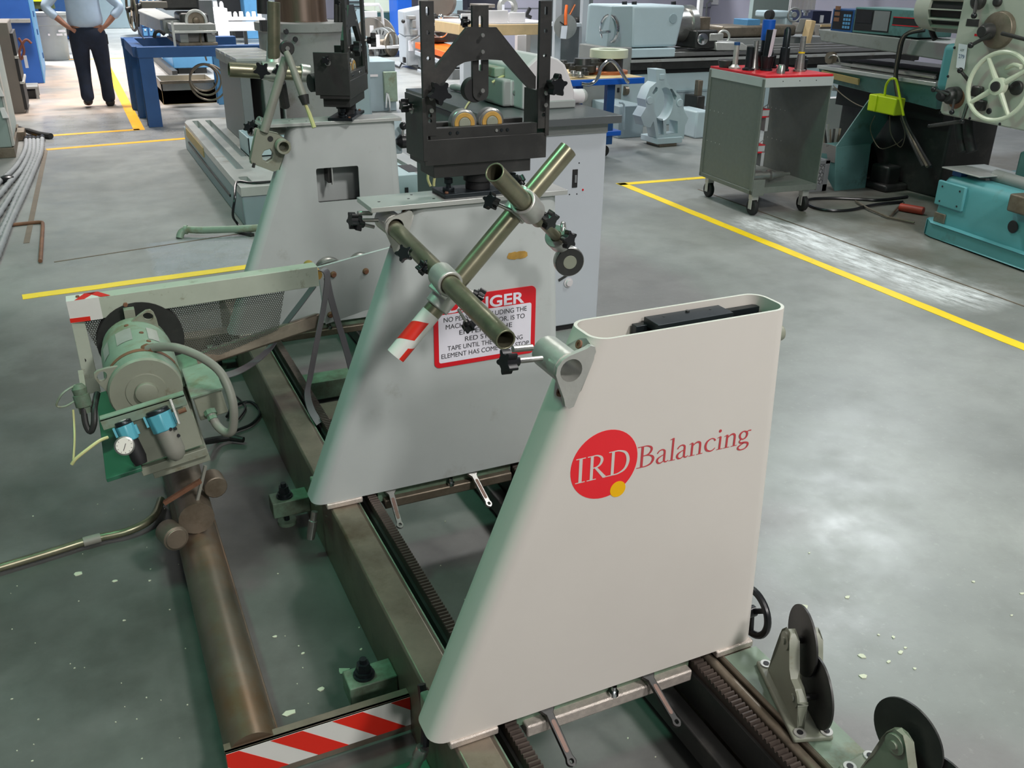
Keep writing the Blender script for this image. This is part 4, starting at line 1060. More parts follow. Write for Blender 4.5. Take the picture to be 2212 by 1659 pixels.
MB().bx(P(264, 655, Y=2.93).x, P(288, 655, Y=2.93).x, 2.925, 2.952, 0.622, 0.668).obj('hanger_tab', K['graygreen'], gf, 0.001)
MB().lathe(P(271, 658, Y=2.925), (0, -1, 0), [(0, 0.008), (0.004, 0.007)], 6).obj('hanger_bolt', K['rust'], gf)
def perforated():
    m = bpy.data.materials.new('perforated_sheet'); m.use_nodes = True; nt = m.node_tree; N = nt.nodes; L = nt.links
    b = N['Principled BSDF']; b.inputs['Base Color'].default_value = srgb((104, 108, 100)) + (1,); b.inputs['Roughness'].default_value = 0.5; b.inputs['Metallic'].default_value = 0.3
    tc = N.new('ShaderNodeTexCoord'); sp = N.new('ShaderNodeSeparateXYZ'); L.new(tc.outputs['Object'], sp.inputs[0])
    def mt(op, a, c=None):
        n = N.new('ShaderNodeMath'); n.operation = op
        for i, q in enumerate((a, c)):
            if q is None: continue
            if isinstance(q, (int, float)): n.inputs[i].default_value = q
            else: L.new(q, n.inputs[i])
        return n.outputs[0]
    p = 0.0075
    def dots(ox, oz):
        u = mt('SUBTRACT', mt('FRACT', mt('ADD', mt('DIVIDE', sp.outputs[0], p), ox)), 0.5)
        v = mt('SUBTRACT', mt('FRACT', mt('ADD', mt('DIVIDE', sp.outputs[2], p * 1.732), oz)), 0.5)
        v = mt('MULTIPLY', v, 1.732)
        return mt('SQRT', mt('ADD', mt('MULTIPLY', u, u), mt('MULTIPLY', v, v)))
    d = mt('MINIMUM', dots(0, 0), dots(0.5, 0.5))
    L.new(mt('GREATER_THAN', d, 0.33), b.inputs['Alpha'])
    return m
K['perf'] = perforated()
ps = MB()
pts = [(-0.098, 0.655), (-0.02, 0.40), (0.05, 0.36), (0.52, 0.50), (0.56, 0.665)]
ps.prism(pts, (0, 3.012, 0), (1, 0, 0), (0, 0, 1), 0.001)
ps.obj('perforated_guard', K['perf'], dr, flat=True)
# sheave behind the motor
MB().lathe((mx + 0.02, 2.955, mz), (0, 1, 0), [(0, 0.13), (0.006, 0.132), (0.008, 0.122), (0.03, 0.122), (0.032, 0.132), (0.04, 0.13)], 40).obj('motor_sheave', K['darksteel'], dr)
# swing arm
a0, a1 = P(385, 792, Y=3.02), P(692, 690, Y=3.08)
MB().bar(a0, a1, 0.05, 0.05, (0, 0.3, 1)).obj('swing_arm', K['bed'], dr, 0.006)
# idler plate, pulleys and the slack belt
YP = 3.16
pl_ = [(P(a, b_, Y=YP).x, P(a, b_, Y=YP).z) for a, b_ in ((686, 578), (900, 520), (900, 648), (786, 672), (704, 700))]
ip = MB().prism(pl_, (0, YP, 0), (1, 0, 0), (0, 0, 1), -0.012).obj('idler_plate', K['gray_ped'], dr, 0.001)
for a, b_ in ((720, 593), (790, 586), (714, 680)):
    MB().lathe(P(a, b_, Y=YP), (0, -1, 0), [(0, 0.0125), (0.004, 0.011), (0.01, 0.008)], 14).obj('plate_bolt', K['rust'], ip)
for a, b_, r in ((716, 590, 0.052), (786, 580, 0.052)):
    q = P(a, b_, Y=YP + 0.02); MB().lathe(q, (0, 1, 0), [(0, r), (0.004, r), (0.005, r * .9), (0.04, r * .9), (0.041, r), (0.045, r)], 32).obj('idler_pulley', K['steel'], dr)
q = P(684, 594, Y=3.02); MB().cyl(q, q + Vector((0, 0.12, 0)), 0.02, n=14).obj('idler_axle', K['brass'], dr)
MB().ribbon([P(680, 615, Y=3.06), P(650, 655, Y=3.06), P(612, 705, Y=3.08), P(585, 750, Y=3.08), P(545, 785, Y=3.0), P(505, 806, Y=2.92), P(465, 815, Y=2.85)], (0, 1, 0.1), 0.04, 0.003, sm=5).obj('drive_belt', K['belt'], dr)
MB().ribbon([P(683, 590, Y=3.03), P(695, 582, Y=3.03), P(706, 590, Y=3.03), P(706, 615, Y=3.03), P(698, 670, Y=3.03), P(684, 740, Y=3.0), P(670, 815, Y=2.96), P(664, 850, Y=2.92), P(672, 885, Y=2.86), P(690, 915, Y=2.80)], (0.75, 0.65, 0), 0.034, 0.003, sm=5).obj('drive_belt', K['belt'], dr)
MB().ribbon([P(706, 600, Y=3.05), P(714, 640, Y=3.05), P(728, 690, Y=3.05), P(745, 745, Y=3.02), P(768, 830, Y=2.96), P(790, 900, Y=2.9)], (0.9, 0.4, 0), 0.026, 0.003, sm=5).obj('drive_belt', K['belt'], dr)
# ---------------------------------------------------------------- loose cables on the floor by the drive
cb = MB(); cb.tube([P(440, 955, z=0.04), P(470, 948, z=0.012), P(510, 930, z=0.01), P(545, 915, z=0.01), P(562, 890, z=0.01), P(540, 868, z=0.01), P(505, 878, z=0.01), P(490, 900, z=0.01)], 0.006, 8, sm=5)
cb.tube([P(500, 850, z=0.008), P(515, 860, z=0.008), P(530, 880, z=0.008), P(515, 905, z=0.008)], 0.004, 6, sm=4)
tag(cb.obj('power_cable', K['black']), 'thin black cable looped on the floor between the drive motor and the bed', 'cable')
sk = MB(); sk.tube([P(436, 955, z=0.08), P(465, 950, z=0.03), P(498, 945, z=0.02)], [0.008, 0.012, 0.013], 10, sm=3); sk.tube([P(498, 945, z=0.02), P(526, 950, z=0.018)], [0.015, 0.011], 10)
tag(sk.obj('cable_plug', K['blackmat']), 'black plug connector lying on the floor right of the drive base', 'plug')
# ---------------------------------------------------------------- spare double disc rollers, lower right
def disc_stand(label, loc, rotz):
    """local: x = roller axis, y along the base"""
    t = thing('disc_roller_stand', label, 'roller stand', loc, rotz, 'spare disc roller stands')
    b = MB().bx(-0.075, 0.045, -0.165, 0.165, 0.0, 0.018)
    b.obj('base_flange', K['graygreen'], t, 0.006, local=True)
    for x in (-0.05, 0.03):
        for y in (-0.145, 0.145):
            h = MB().lathe((x, y, 0.018), (0, 0, 1), [(0, 0.019), (0.004, 0.018)], 18).obj('bolt_boss', K['alu'], t, local=True)
            MB().cyl((x, y, 0.02), (x, y, 0.0235), 0.0095, n=12).obj('bolt_hole', K['ink'], h, local=True)
    prof = [(-0.125, 0.018), (-0.115, 0.10), (-0.085, 0.13), (-0.05, 0.135), (-0.03, 0.155), (-0.012, 0.20), (0.0, 0.232), (0.02, 0.246), (0.042, 0.245), (0.06, 0.23), (0.07, 0.2), (0.09, 0.12), (0.115, 0.018)]
    for x, d in ((-0.052, 0.02), (0.022, 0.018)):
        MB().prism(prof, (x, 0, 0), (0, 1, 0), (0, 0, 1), d).obj('cast_side', K['graygreen'], t, 0.006, local=True)
    for (y, z), nm in (((0.032, 0.21), 0), ((-0.085, 0.098), 1)):
        MB().lathe((-0.052, y, z), (-1, 0, 0), [(0, 0.03), (0.006, 0.028), (0.0062, 0.012), (0.012, 0.011)], 22).obj('bearing_cap', K['graygreen'], t, local=True)
        MB().cyl((-0.055, y, z), (0.05, y, z), 0.011, n=12).obj('axle', K['darksteel'], t, local=True)
    for (y, z), x in (((0.035, 0.205), 0.0), ((-0.085, 0.115), 0.012)):
        MB().lathe((x, y, z), (1, 0, 0), [(-0.0035, 0.105), (-0.003, 0.1065), (0.003, 0.1065), (0.0035, 0.105)], 48).obj('disc_roller', K['darksteel'], t, local=True)
    return t
disc_stand('cast stand with two overlapping dark disc rollers, beside the handwheel', (1.20, 1.085, 0.229), math.radians(-20)).scale = (.7, .7, .7)
disc_stand('cast stand with two overlapping dark disc rollers, cut by the bottom photo edge', (1.205, 0.795, 0.229), math.radians(4)).scale = (.7, .7, .7)
# ---------------------------------------------------------------- floor conduits
c1 = MB(); c1.tube([P(-60, 1243, z=0.02), P(0, 1226, z=0.02), P(120, 1190, z=0.02), P(200, 1165, z=0.02), P(280, 1146, z=0.022), P(330, 1118, z=0.025), P(348, 1080, z=0.02)], 0.013, 12, sm=6)
o = c1.obj('floor_conduit', K['zinc']); tag(o, 'bent steel conduit on the floor running left from the side tube', 'conduit')
MB().cyl(P(180, 1171, z=0.02), P(217, 1161, z=0.02), 0.0155, n=14).obj('coupling', K['conduit'], o)
c2 = MB(); c2.tube([P(388, 515, z=0.0), P(392, 502, z=0.035), P(405, 496, z=0.05), P(440, 497, z=0.05), P(545, 493, z=0.05), P(640, 485, z=0.05)], 0.024, 12, sm=4)
o = c2.obj('floor_conduit', K['greenpaint']); tag(o, 'green painted pipe with an elbow rising from the floor left of the back pedestal', 'conduit')
MB().ring(P(398, 496, z=0.05), P(405, 496, z=0.05), 0.03, 0.024, 14).obj('elbow_collar', K['greenpaint'], o)
MB().bar(P(505, 497, z=0.01), P(545, 508, z=0.01), 0.03, 0.02).obj('pipe_clip', K['darksteel'], o)
c3 = MB(); c3.tube([P(15, 487, z=0.012), P(60, 482, z=0.012), P(88, 480, z=0.012), P(92, 486, z=0.012), P(90, 520, z=0.012), P(87, 564, z=0.012)], 0.012, 8, sm=3)
tag(c3.obj('floor_conduit', K['rust']), 'thin rusty conduit with a right-angle bend set on the floor at left', 'conduit')
# ================================================================ middle distance
K['tealgray'] = mat('blue_grey_enamel', (150, 168, 174), 0.45, var=0.05, scale=3)
K['ltblue'] = mat('pale_blue_enamel', (182, 200, 206), 0.42, var=0.04, scale=3)
K['casting'] = mat('machine_grey', (138, 140, 138), 0.5, var=0.08, scale=5, spots=(112, 110, 100), spot_amt=0.3)
K['midgray'] = mat('mid_grey_enamel', (120, 124, 126), 0.5, var=0.06, scale=4)
K['teal'] = mat('turquoise_enamel', (92, 158, 164), 0.38, var=0.06, scale=4, spots=(84, 120, 112), spot_amt=0.2, spot_scale=3)
K['dkteal'] = mat('dull_teal_enamel', (86, 128, 126), 0.45, var=0.08, scale=4, spots=(60, 84, 80), spot_amt=0.3)
K['panelgray'] = mat('warm_grey_panel', (176, 180, 168), 0.45, var=0.03, scale=3)
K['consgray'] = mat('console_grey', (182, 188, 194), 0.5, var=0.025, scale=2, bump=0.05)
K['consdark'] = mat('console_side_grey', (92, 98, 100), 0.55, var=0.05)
K['slabtop'] = mat('dark_laminate', (84, 88, 90), 0.3, var=0.05)
K['plastic'] = mat('pale_plastic', (206, 202, 204), 0.5, var=0.02)
K['plasticg'] = mat('grey_plastic', (150, 154, 152), 0.5, var=0.03)
K['blue'] = mat('bright_blue_enamel', (16, 92, 196), 0.4, var=0.05)
K['navy'] = mat('dark_blue_enamel', (28, 74, 128), 0.42, var=0.08)
K['cobalt'] = mat('cobalt_cabinet', (30, 82, 158), 0.45, var=0.06)
K['skyblue'] = mat('sky_blue_enamel', (88, 146, 190), 0.45, var=0.06)
K['paper'] = mat('brown_paper', (214, 190, 142), 0.6, var=0.04)
K['wood'] = mat('plywood', (206, 178, 134), 0.55, var=0.1, scale=5, stretch=(1, 8, 1))
K['formica'] = mat('white_laminate', (226, 222, 222), 0.4, var=0.02)
K['cartgray'] = mat('hammered_grey', (104, 110, 104), 0.42, var=0.08, scale=30, bump=0.1)
K['cartlight'] = mat('light_grey_channel', (178, 184, 184), 0.4, var=0.04)
K['redplastic'] = mat('red_plastic', (212, 32, 44), 0.4, var=0.04)
K['neon'] = mat('neon_yellow_plastic', (206, 226, 26), 0.4, var=0.05)
K['cardboard'] = mat('tan_board', (190, 164, 110), 0.6, var=0.08)
K['cream'] = mat('cream_enamel', (206, 212, 190), 0.35, var=0.04)
K['tagwhite'] = mat('tag_white', (228, 230, 238), 0.5, var=0.02)
K['tagink'] = mat('tag_blue_ink', (60, 78, 130), 0.5, var=0.05)
K['copper'] = mat('bare_copper', (188, 112, 72), 0.4, 0.6, var=0.1)
K['brownrust'] = mat('brown_column', (96, 78, 66), 0.4, 0.3, var=0.3, scale=3, stretch=(6, 6, 0.4))
K['orangepaint'] = mat('orange_enamel', (232, 104, 26), 0.45, var=0.12)

# ---- radial drill on the T-slot base, behind the back pedestal
rd = thing('radial_drill', 'low grey T-slot base with thick round column behind the back pedestal', 'machine tool', (1.6, 8.0, 0))
MB().bx(0.945, 2.38, 6.37, 9.62, 0.0, 0.215).obj('base_casting', K['tealgray'], rd, 0.01)
outer = [(0.94, 6.36), (2.385, 6.36), (2.385, 9.63), (1.06, 9.63), (0.98, 9.58), (0.945, 9.45)]
slots = [rrect(1.02, 1.075, 7.0, 9.5, 0.01, 2), rrect(1.14, 1.19, 7.5, 9.5, 0.01, 2), rrect(0.985, 1.05, 6.45, 6.72, 0.01, 2), rrect(2.20, 2.26, 6.45, 7.1, 0.01, 2)]
MB().prism(outer, (0, 0, 0.215), (1, 0, 0), (0, 1, 0), 0.062, slots).obj('slotted_table', K['plate'], rd, 0.004)
MB().bx(0.936, 0.95, 6.9, 9.3, 0.10, 0.118).obj('side_groove', K['darksteel'], rd)
MB().bx(0.936, 0.95, 8.2, 9.35, 0.16, 0.24).obj('side_panel', K['cardboard'], rd, 0.002)
MB().lathe((1.33, 7.1, 0.277), (0, 0, 1), [(0, 0.11), (0.004, 0.105)], 24).obj('cover_disc', K['plate'], rd)
cx, cy = P(660, 150, Y=9.2).x, 9.2
MB().lathe((cx, cy, 0.277), (0, 0, 1), [(0, 0.47), (0.03, 0.46), (0.06, 0.41), (0.82, 0.41), (0.83, 0.44), (0.9, 0.44), (0.905, 0.3)], 40).obj('column_sleeve', K['casting'], rd)
MB().lathe((cx, cy, 1.17), (0, 0, 1), [(0, 0.25), (0.03, 0.235), (1.5, 0.235)], 36).obj('column', K['brownrust'], rd)
MB().bx(cx + 0.25, cx + 0.62, cy - 0.1, cy + 0.4, 0.277, 1.05).obj('gear_housing', K['tealgray'], rd, 0.03)
q = P(737, 30, Y=9.0)
for px in (726, 734, 741): MB().cyl(P(px, 125, Y=9.0), P(px, -80, Y=9.0), 0.02, n=10).obj('lift_screw', K['darksteel'], rd)
for px, py in ((618, 68), (638, 85)): MB().lathe(P(px, py, Y=cy - 0.42), (0, -1, 0), [(0, 0.025), (0.01, 0.02)], 10).obj('sleeve_plug', K['ink'], rd)
MB().bx(P(562, 20, Y=8.6).x, P(579, 20, Y=8.6).x, 8.6, 8.7, 1.13, 1.22).obj('switch_box', K['blackmat'], rd, 0.004)
MB().cyl(P(566, -20, Y=8.65), P(568, 30, Y=8.65), 0.05, n=14).obj('cable_sleeve', K['blackmat'], rd)
# box table standing on the base
bt = thing('box_table', 'slotted steel box table with a dark opening on the radial drill base', 'work table', P(540, 258, z=0.277))
def pxbox(b, x0, x1, yb, yt, Y, dy):
    """upright block whose front (plane Y) covers the photo rectangle"""
    a = P((x0 + x1) / 2, yb, Y=Y); c = P((x0 + x1) / 2, yt, Y=Y)
    l = P(x0, (yb + yt) / 2, Y=Y).x; r = P(x1, (yb + yt) / 2, Y=Y).x
    return b.bx(l, r, Y, Y + dy, a.z, c.z)
T = MB(); tx0, tx1, ty = P(511, 140, Y=7.9).x, P(612, 135, Y=7.9).x, 7.9
tz1 = P(511, 127, Y=7.9).z
poly = [(tx0, 7.9), (tx1, 7.9), (tx1, 9.0), (tx0, 9.0)]
MB().bx(tx0, tx1, 7.9, 9.0, tz1 - 0.085, tz1 - 0.02).obj('table_top', K['casting'], bt, 0.003)
for i in range(4):
    y0_ = 7.9 + i * 0.285
    MB().bx(tx0, tx1, y0_, y0_ + 0.235, tz1 - 0.02, tz1).obj('table_strip', K['plate'], bt, 0.002)
MB().bx(tx0 + 0.02, tx0 + 0.10, 7.92, 8.98, 0.28, tz1 - 0.085).obj('table_side', K['midgray'], bt, 0.004)
MB().bx(tx0 + 0.20, tx0 + 0.32, 7.92, 8.98, 0.28, tz1 - 0.085).obj('table_rib', K['casting'], bt, 0.01)
MB().bx(tx0 + 0.37, tx1 - 0.02, 7.92, 8.98, 0.28, tz1 - 0.085).obj('table_side', K['casting'], bt, 0.01)
MB().bx(tx0 + 0.05, tx1 - 0.02, 8.5, 8.55, 0.28, tz1 - 0.085).obj('table_back', K['darksteel'], bt)
# loose hardware on the base, left of the pedestal
for i, (px, py, r, m, lb) in enumerate(((505, 262, .05, 'darksteel', 'dark clamp block on the T-slot base, topmost of the three'), (518, 272, .06, 'darksteel', 'dark clamp block on the T-slot base, middle of the three'), (530, 284, .055, 'blackoxide', 'dark clamp block on the T-slot base, lowest of the three'))):
    q = P(px, py, z=0.277); b = MB()
    b.bx(q.x - r, q.x + r, q.y - r * 2, q.y + r * 2, q.z, q.z + 0.045); b.bx(q.x - r * .6, q.x + r * .6, q.y - r, q.y + r * 1.4, q.z + 0.0449, q.z + 0.08)
    tag(b.obj('clamp_block', K[m], None, 0.008), lb, 'clamp', 'clamp blocks on the drill base')
q = P(556, 340, z=0.277)
bx_ = thing('tray_box', 'small open grey box on the drill base beside the cast bracket', 'box', (q.x, q.y, 0.277))
for a in ((q.x - .06, q.x + .25, q.y, q.y + .012), (q.x - .06, q.x + .25, q.y + .4, q.y + .412), (q.x - .06, q.x - .048, q.y, q.y + .41), (q.x + .24, q.x + .25, q.y, q.y + .41)):
    MB().bx(*a, 0.278, 0.43).obj('box_side', K['ltblue'], bx_, 0.002)
MB().bx(q.x - .06, q.x + .25, q.y, q.y + .41, 0.278, 0.29).obj('box_bottom', K['ltblue'], bx_)
cbl = MB().tube([P(690, 392, z=0.3), P(600, 392, z=0.29), P(545, 395, z=0.285), P(518, 392, z=0.285), P(509, 400, z=0.27), P(507, 430, Y=6.33), P(503, 465, Y=6.32), P(512, 482, z=0.03), P(524, 496, z=0.01)], 0.009, 8, sm=5)
tag(cbl.obj('black_cable', K['black']), 'black cable hanging over the front corner of the T-slot base', 'cable')

# ---- vertical tube of the guard frame on the back pedestal
MB().ring(P(592, 140, Y=3.93), P(591, 4, Y=3.93), 0.0255, 0.02, 22).obj('upright_tube', K['zinc'], gt, 0.001)

# ---- low blue-grey control cabinet behind the back roller head
lc = thing('control_cabinet', 'low blue-grey metal cabinet on the floor behind the back roller head', 'cabinet', (3.0, 11.7, 0))
hc_ = 0.60
MB().bx(2.35, 3.72, 11.42, 12.1, 0.0, hc_).obj('cabinet_body', K['tealgray'], lc, 0.01)
MB().bx(P(788, 160, Y=11.41).x, P(816, 160, Y=11.41).x, 11.405, 11.42, P(800, 166, Y=11.41).z, P(800, 161, Y=11.41).z).obj('name_strip', K['formica'], lc)
MB().bx(3.55, 3.72, 11.36, 11.42, 0.12, 0.48).obj('latch_box', K['greenpaint'], lc, 0.01)
MB().tube([P(834, 232, Y=11.35), P(836, 200, Y=11.3), P(841, 218, Y=11.32), P(842, 240, Y=11.35)], 0.014, 8, sm=3).obj('latch_handle', K['chrome'], lc)
def small_box(nm, lb, cat, x0, x1, yb, yt, Y, dy, m, bev=0.006, group=None):
    o = pxbox(MB(), x0, x1, yb, yt, Y, dy).obj(nm, K[m], None, bev); return tag(o, lb, cat, group)
small_box('gray_box', 'pale grey box with lid on the low blue-grey cabinet, right of the roller head', 'box', 773, 794, 147, 109, 11.5, 0.25, 'plasticg')
small_box('gray_box', 'pale box on the low blue-grey cabinet, left of the roller head', 'box', 650, 672, 138, 108, 11.5, 0.25, 'plasticg')
small_box('metal_bracket', 'small grey metal plate standing on the low blue-grey cabinet', 'bracket', 795, 813, 145, 132, 11.7, 0.05, 'tealgray')
# light grey housing with levers right of the back pedestal
lv = thing('lever_box', 'pale grey box with ball levers fixed behind the back pedestal right edge', 'lever box', P(862, 300, Y=3.86))
lvx = P(853, 300, Y=3.86).x
MB().bx(lvx - 0.03, P(864, 300, Y=3.86).x, 3.83, 3.93, P(860, 330, Y=3.86).z, P(860, 252, Y=3.86).z).obj('lever_housing', K['ltblue'], lv, 0.006)
MB().tube([P(860, 310, Y=3.8), P(868, 302, Y=3.79), P(871, 275, Y=3.79)], 0.006, 8, sm=3).obj('lever_rod', K['steel'], lv)
MB().sphere(P(871, 272, Y=3.79), 0.017).obj('lever_ball', K['black'], lv)
MB().lathe(P(856, 306, Y=3.8), (1, 0, 0), [(0, 0.012), (0.02, 0.03), (0.045, 0.03), (0.05, 0.02)], 16).obj('lever_knob', K['black'], lv)
# white-blue junction box lying low right of the back pedestal
jb2 = thing('floor_box', 'pale blue steel box with open slot on the floor right of the back pedestal', 'box', P(885, 425, z=0))
MB().bx(P(866, 420, Y=6.2).x - 0.1, P(905, 420, Y=6.2).x, 6.2, 6.9, 0.0, P(880, 378, Y=6.2).z).obj('box_shell', K['ltblue'], jb2, 0.004)
q = P(885, 362, z=0.2); 
z_ = P(880, 378, Y=6.2).z
MB().bx(P(872, 366, z=z_).x, P(905, 366, z=z_).x, P(885, 372, z=z_).y, P(885, 356, z=z_).y, z_ + 0.0005, z_ + 0.003).obj('slot', K['ink'], jb2)
MB().bx(P(874, 400, Y=6.199).x, P(881, 400, Y=6.199).x, 6.19, 6.2, P(878, 425, Y=6.2).z, P(878, 405, Y=6.2).z).obj('keyhole', K['ink'], jb2)

# ---- instrument console with terminal
co = thing('console_cabinet', 'grey instrument console with a dark slab top behind the middle pedestal', 'console', (1.97, 4.3, 0))
MB().bx(1.70, 2.24, 3.745, 4.90, 0.03, 1.015).obj('console_body', K['consgray'], co, 0.006)
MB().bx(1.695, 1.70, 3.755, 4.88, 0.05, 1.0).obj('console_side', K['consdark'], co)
MB().bx(1.71, 2.23, 3.76, 4.88, 0.0, 0.05).obj('console_plinth', K['blackmat'], co)
MB().bx(1.70, 2.24, 3.738, 3.75, 0.965, 1.01).obj('console_rail', K['plasticg'], co, 0.002)
MB().bx(1.667, 2.275, 3.675, 4.95, 1.015, 1.05).obj('console_top', K['slabtop'], co, 0.003)
YC = 3.745
MB().bx(P(1236, 386, Y=YC).x, P(1247, 386, Y=YC).x, YC - 0.004, YC, P(1240, 405, Y=YC).z, P(1240, 366, Y=YC).z).obj('switch_plate', K['blackmat'], co, 0.001)
MB().bx(P(1240, 386, Y=YC).x, P(1244, 386, Y=YC).x, YC - 0.009, YC - 0.004, P(1240, 394, Y=YC).z, P(1240, 378, Y=YC).z).obj('rocker_switch', K['midgray'], co)
MB().lathe(P(1259, 410, Y=YC), (0, -1, 0), [(0, 0.0055), (0.004, 0.004)], 12).obj('red_light', K['redplastic'], co)
for a, b_ in ((1251, 352), (1230, 420), (1246, 419)): MB().lathe(P(a, b_, Y=YC), (0, -1, 0), [(0, 0.0035), (0.002, 0.003)], 8).obj('panel_screw', K['ink'], co)
kn = MB().lathe(P(1227, 610, Y=YC), (0, -1, 0), [(0, 0.024), (0.006, 0.024), (0.0062, 0.016), (0.016, 0.015)], 22).obj('latch_knob', K['plastic'], co)
MB().bar(P(1207, 606, Y=YC - 0.003), P(1232, 590, Y=YC - 0.003), 0.012, 0.004, (0, 1, 0)).obj('latch_strap', K['darksteel'], co)
# old terminal, tapering to its neck at the right
ZS = 1.0505
te = thing('video_terminal', 'old pale terminal housing with tapered neck lying on the console top', 'terminal', P(1190, 240, z=ZS))
w0 = P(1180, 234, z=ZS); w1 = P(1240, 230, z=ZS)
def sect(x, y0, y1, z0, z1, r): return [Vector((x, a, b)) for a, b in rrect(y0, y1, z0, z1, r, 5)]
tx = 2.38
fx = P(1236, 231, z=ZS).x; fy = P(1190, 235, z=ZS).y
hT = P(1215, 120, Y=fy + 0.05).z
# domed hood: profile in XZ pushed along Y
pr = [(fx, ZS), (fx, P(1236, 200, Y=fy).z), (P(1232, 165, Y=fy).x, P(1232, 165, Y=fy).z), (P(1222, 140, Y=fy).x, P(1222, 140, Y=fy).z), (P(1208, 128, Y=fy).x, P(1208, 128, Y=fy).z), (P(1192, 122, Y=fy).x, P(1192, 122, Y=fy).z), (P(1165, 118, Y=fy).x, P(1165, 118, Y=fy).z), (P(1130, 155, Y=fy).x, P(1130, 150, Y=fy).z), (P(1130, 160, Y=fy).x, ZS)]
MB().prism(pr, (0, fy, 0), (1, 0, 0), (0, 0, 1), -0.46).obj('hood', K['plastic'], te, 0.012, seg=3)
MB().bx(P(1140, 230, Y=fy).x, fx + 0.004, fy - 0.006, fy + 0.4, ZS, P(1200, 217, Y=fy).z).obj('hood_base', K['plasticg'], te, 0.006)
ny = fy + 0.13; nz = P(1245, 208, Y=ny).z
MB().lathe((fx - 0.01, ny, nz), (1, 0, 0), [(0, 0.055), (0.03, 0.05), (0.05, 0.038), (0.1, 0.035), (0.12, 0.035)], 24).obj('neck', K['plastic'], te)
MB().lathe((fx + 0.108, ny, nz), (1, 0, 0), [(0, 0.035), (0.012, 0.034), (0.025, 0.022)], 20).obj('neck_cap', K['plasticg'], te)
gm = thing('meter_case', 'grey instrument case with round knob beside the terminal on the console', 'instrument', P(1115, 235, z=ZS))
gx0, gx1, gy = P(1060, 225, z=ZS).x, P(1132, 230, z=ZS).x, P(1110, 232, z=ZS).y
gz = P(1100, 172, Y=gy).z
MB().bx(gx0, gx1, gy, gy + 0.3, ZS + 0.004, gz).obj('case', K['plasticg'], gm, 0.012, seg=3)
MB().bx(P(1102, 205, Y=gy).x, gx1 + 0.002, gy - 0.006, gy + 0.02, ZS + 0.006, gz - 0.002).obj('front_bezel', K['plastic'], gm, 0.008)
MB().lathe(P(1113, 200, Y=gy - 0.006), (0, -1, 0), [(0, 0.014), (0.012, 0.013)], 18).obj('case_knob', K['plasticg'], gm)
MB().bx(gx0 + .0, gx1 - 0.02, gy + 0.1, gy + 0.29, gz, gz + 0.045).obj('upper_case', K['greenpaint'], gm, 0.006)
MB().tube([P(1063, 178, Y=gy + .1), P(1085, 165, Y=gy + .1), P(1108, 157, Y=gy + .15)], 0.006, 8, sm=4).obj('signal_cable', K['hose_y'], gm)
cw = MB().tube([P(1002, 240, z=ZS + .006), P(1010, 225, z=ZS + .006), P(1024, 210, z=ZS + .01), P(1048, 190, Y=gy + .1)], 0.0045, 6, sm=4)
tag(cw.obj('signal_wire', K['hose_y']), 'cream wire lying across the console top under the slotted arm', 'wire')
gun = MB(); gun.tube([P(975, 188, z=ZS + .02), P(990, 190, z=ZS + .02), P(1012, 196, z=ZS + .02), P(1024, 197, z=ZS + .02)], [0.014, 0.016, 0.02, 0.016], 10, sm=3); gun.tube([P(1005, 192, z=ZS + .03), P(1022, 187, z=ZS + .05)], 0.012, 8)
tag(gun.obj('probe_handle', K['plasticg'], ang=60), 'pale hand probe lying at the far left edge of the console top', 'probe')
for i, (pts_) in enumerate((((928, 362), (924, 385), (930, 402)), ((943, 370), (938, 388), (937, 402)))):
    o = MB().tube([P(a, b_, Y=3.2) for a, b_ in pts_], 0.005, 6, sm=4).obj('thin_cable', K['hose_y'])
    tag(o, ('left', 'right')[i] + ' one of two cream cables hanging behind the middle cap plate', 'cable', 'cream cables behind the cap plate')

# ---- blue bench with papered top and tooling
be = thing('blue_bench', 'blue steel bench with brown papered top behind the console', 'bench', (4.95, 8.2, 0))
bz = 0.80
b0 = P(1393, 172, Y=7.6)
bz = b0.z + 0.02; bx1 = b0.x; bx0 = bx1 - 1.25
MB().bx(bx0, bx1, 7.6, 8.5, bz - 0.055, bz).obj('bench_frame', K['blue'], be, 0.006)
MB().bx(bx0 + 0.01, bx1 - 0.02, 7.61, 8.5, bz, bz + 0.006).obj('paper_sheet', K['paper'], be)
MB().bx(bx0, bx1 - 0.16, 7.7, 8.4, 0.2, 0.25).obj('bench_shelf', K['blue'], be, 0.01)
for xx in (bx0 + 0.1, bx1 - 0.33):
    for yy in (7.72, 8.34):
        MB().bx(xx, xx + 0.085, yy, yy + 0.06, 0.12, bz - 0.055).obj('leg', K['navy'], be, 0.004)
        MB().lathe((xx + 0.02, yy + 0.03, 0.055), (0, 1, 0), [(0, 0.055), (0.04, 0.055)], 18).obj('caster', K['blackmat'], be, 0.004)
hd = [(1255, 181), (1275, 182), (1290, 170), (1300, 145), (1315, 131), (1328, 136), (1340, 152), (1352, 172), (1358, 178)]
tag(MB().tube([P(a, b_, Y=7.5) for a, b_ in hd], 0.016, 10, sm=5).obj('tube_handle', K['chrome']), 'bent chrome tube handle in front of the blue bench', 'handle')
def ring_px(nm, lb, cat, px, py, hw, hh, Y, m, group=None, hole=True):
    c = P(px, py, Y=Y); r = abs(P(px + hw, py, Y=Y).x - c.x) * 0.98; h = P(px, py - hh, Y=Y).z - c.z
    b = MB()
    if hole: b.ring(c, c + Vector((0, 0, h)), r, r * 0.55, 30)
    else: b.lathe(c, (0, 0, 1), [(0, r), (h, r)], 28)
    return tag(b.obj(nm, K[m], None, 0.004), lb, cat, group)
ring_px('wooden_ring', 'brown disc lying on the papered blue bench under the cream ring', 'ring', 1310, 160, 40, 9, 8.0, 'copper', None, False)
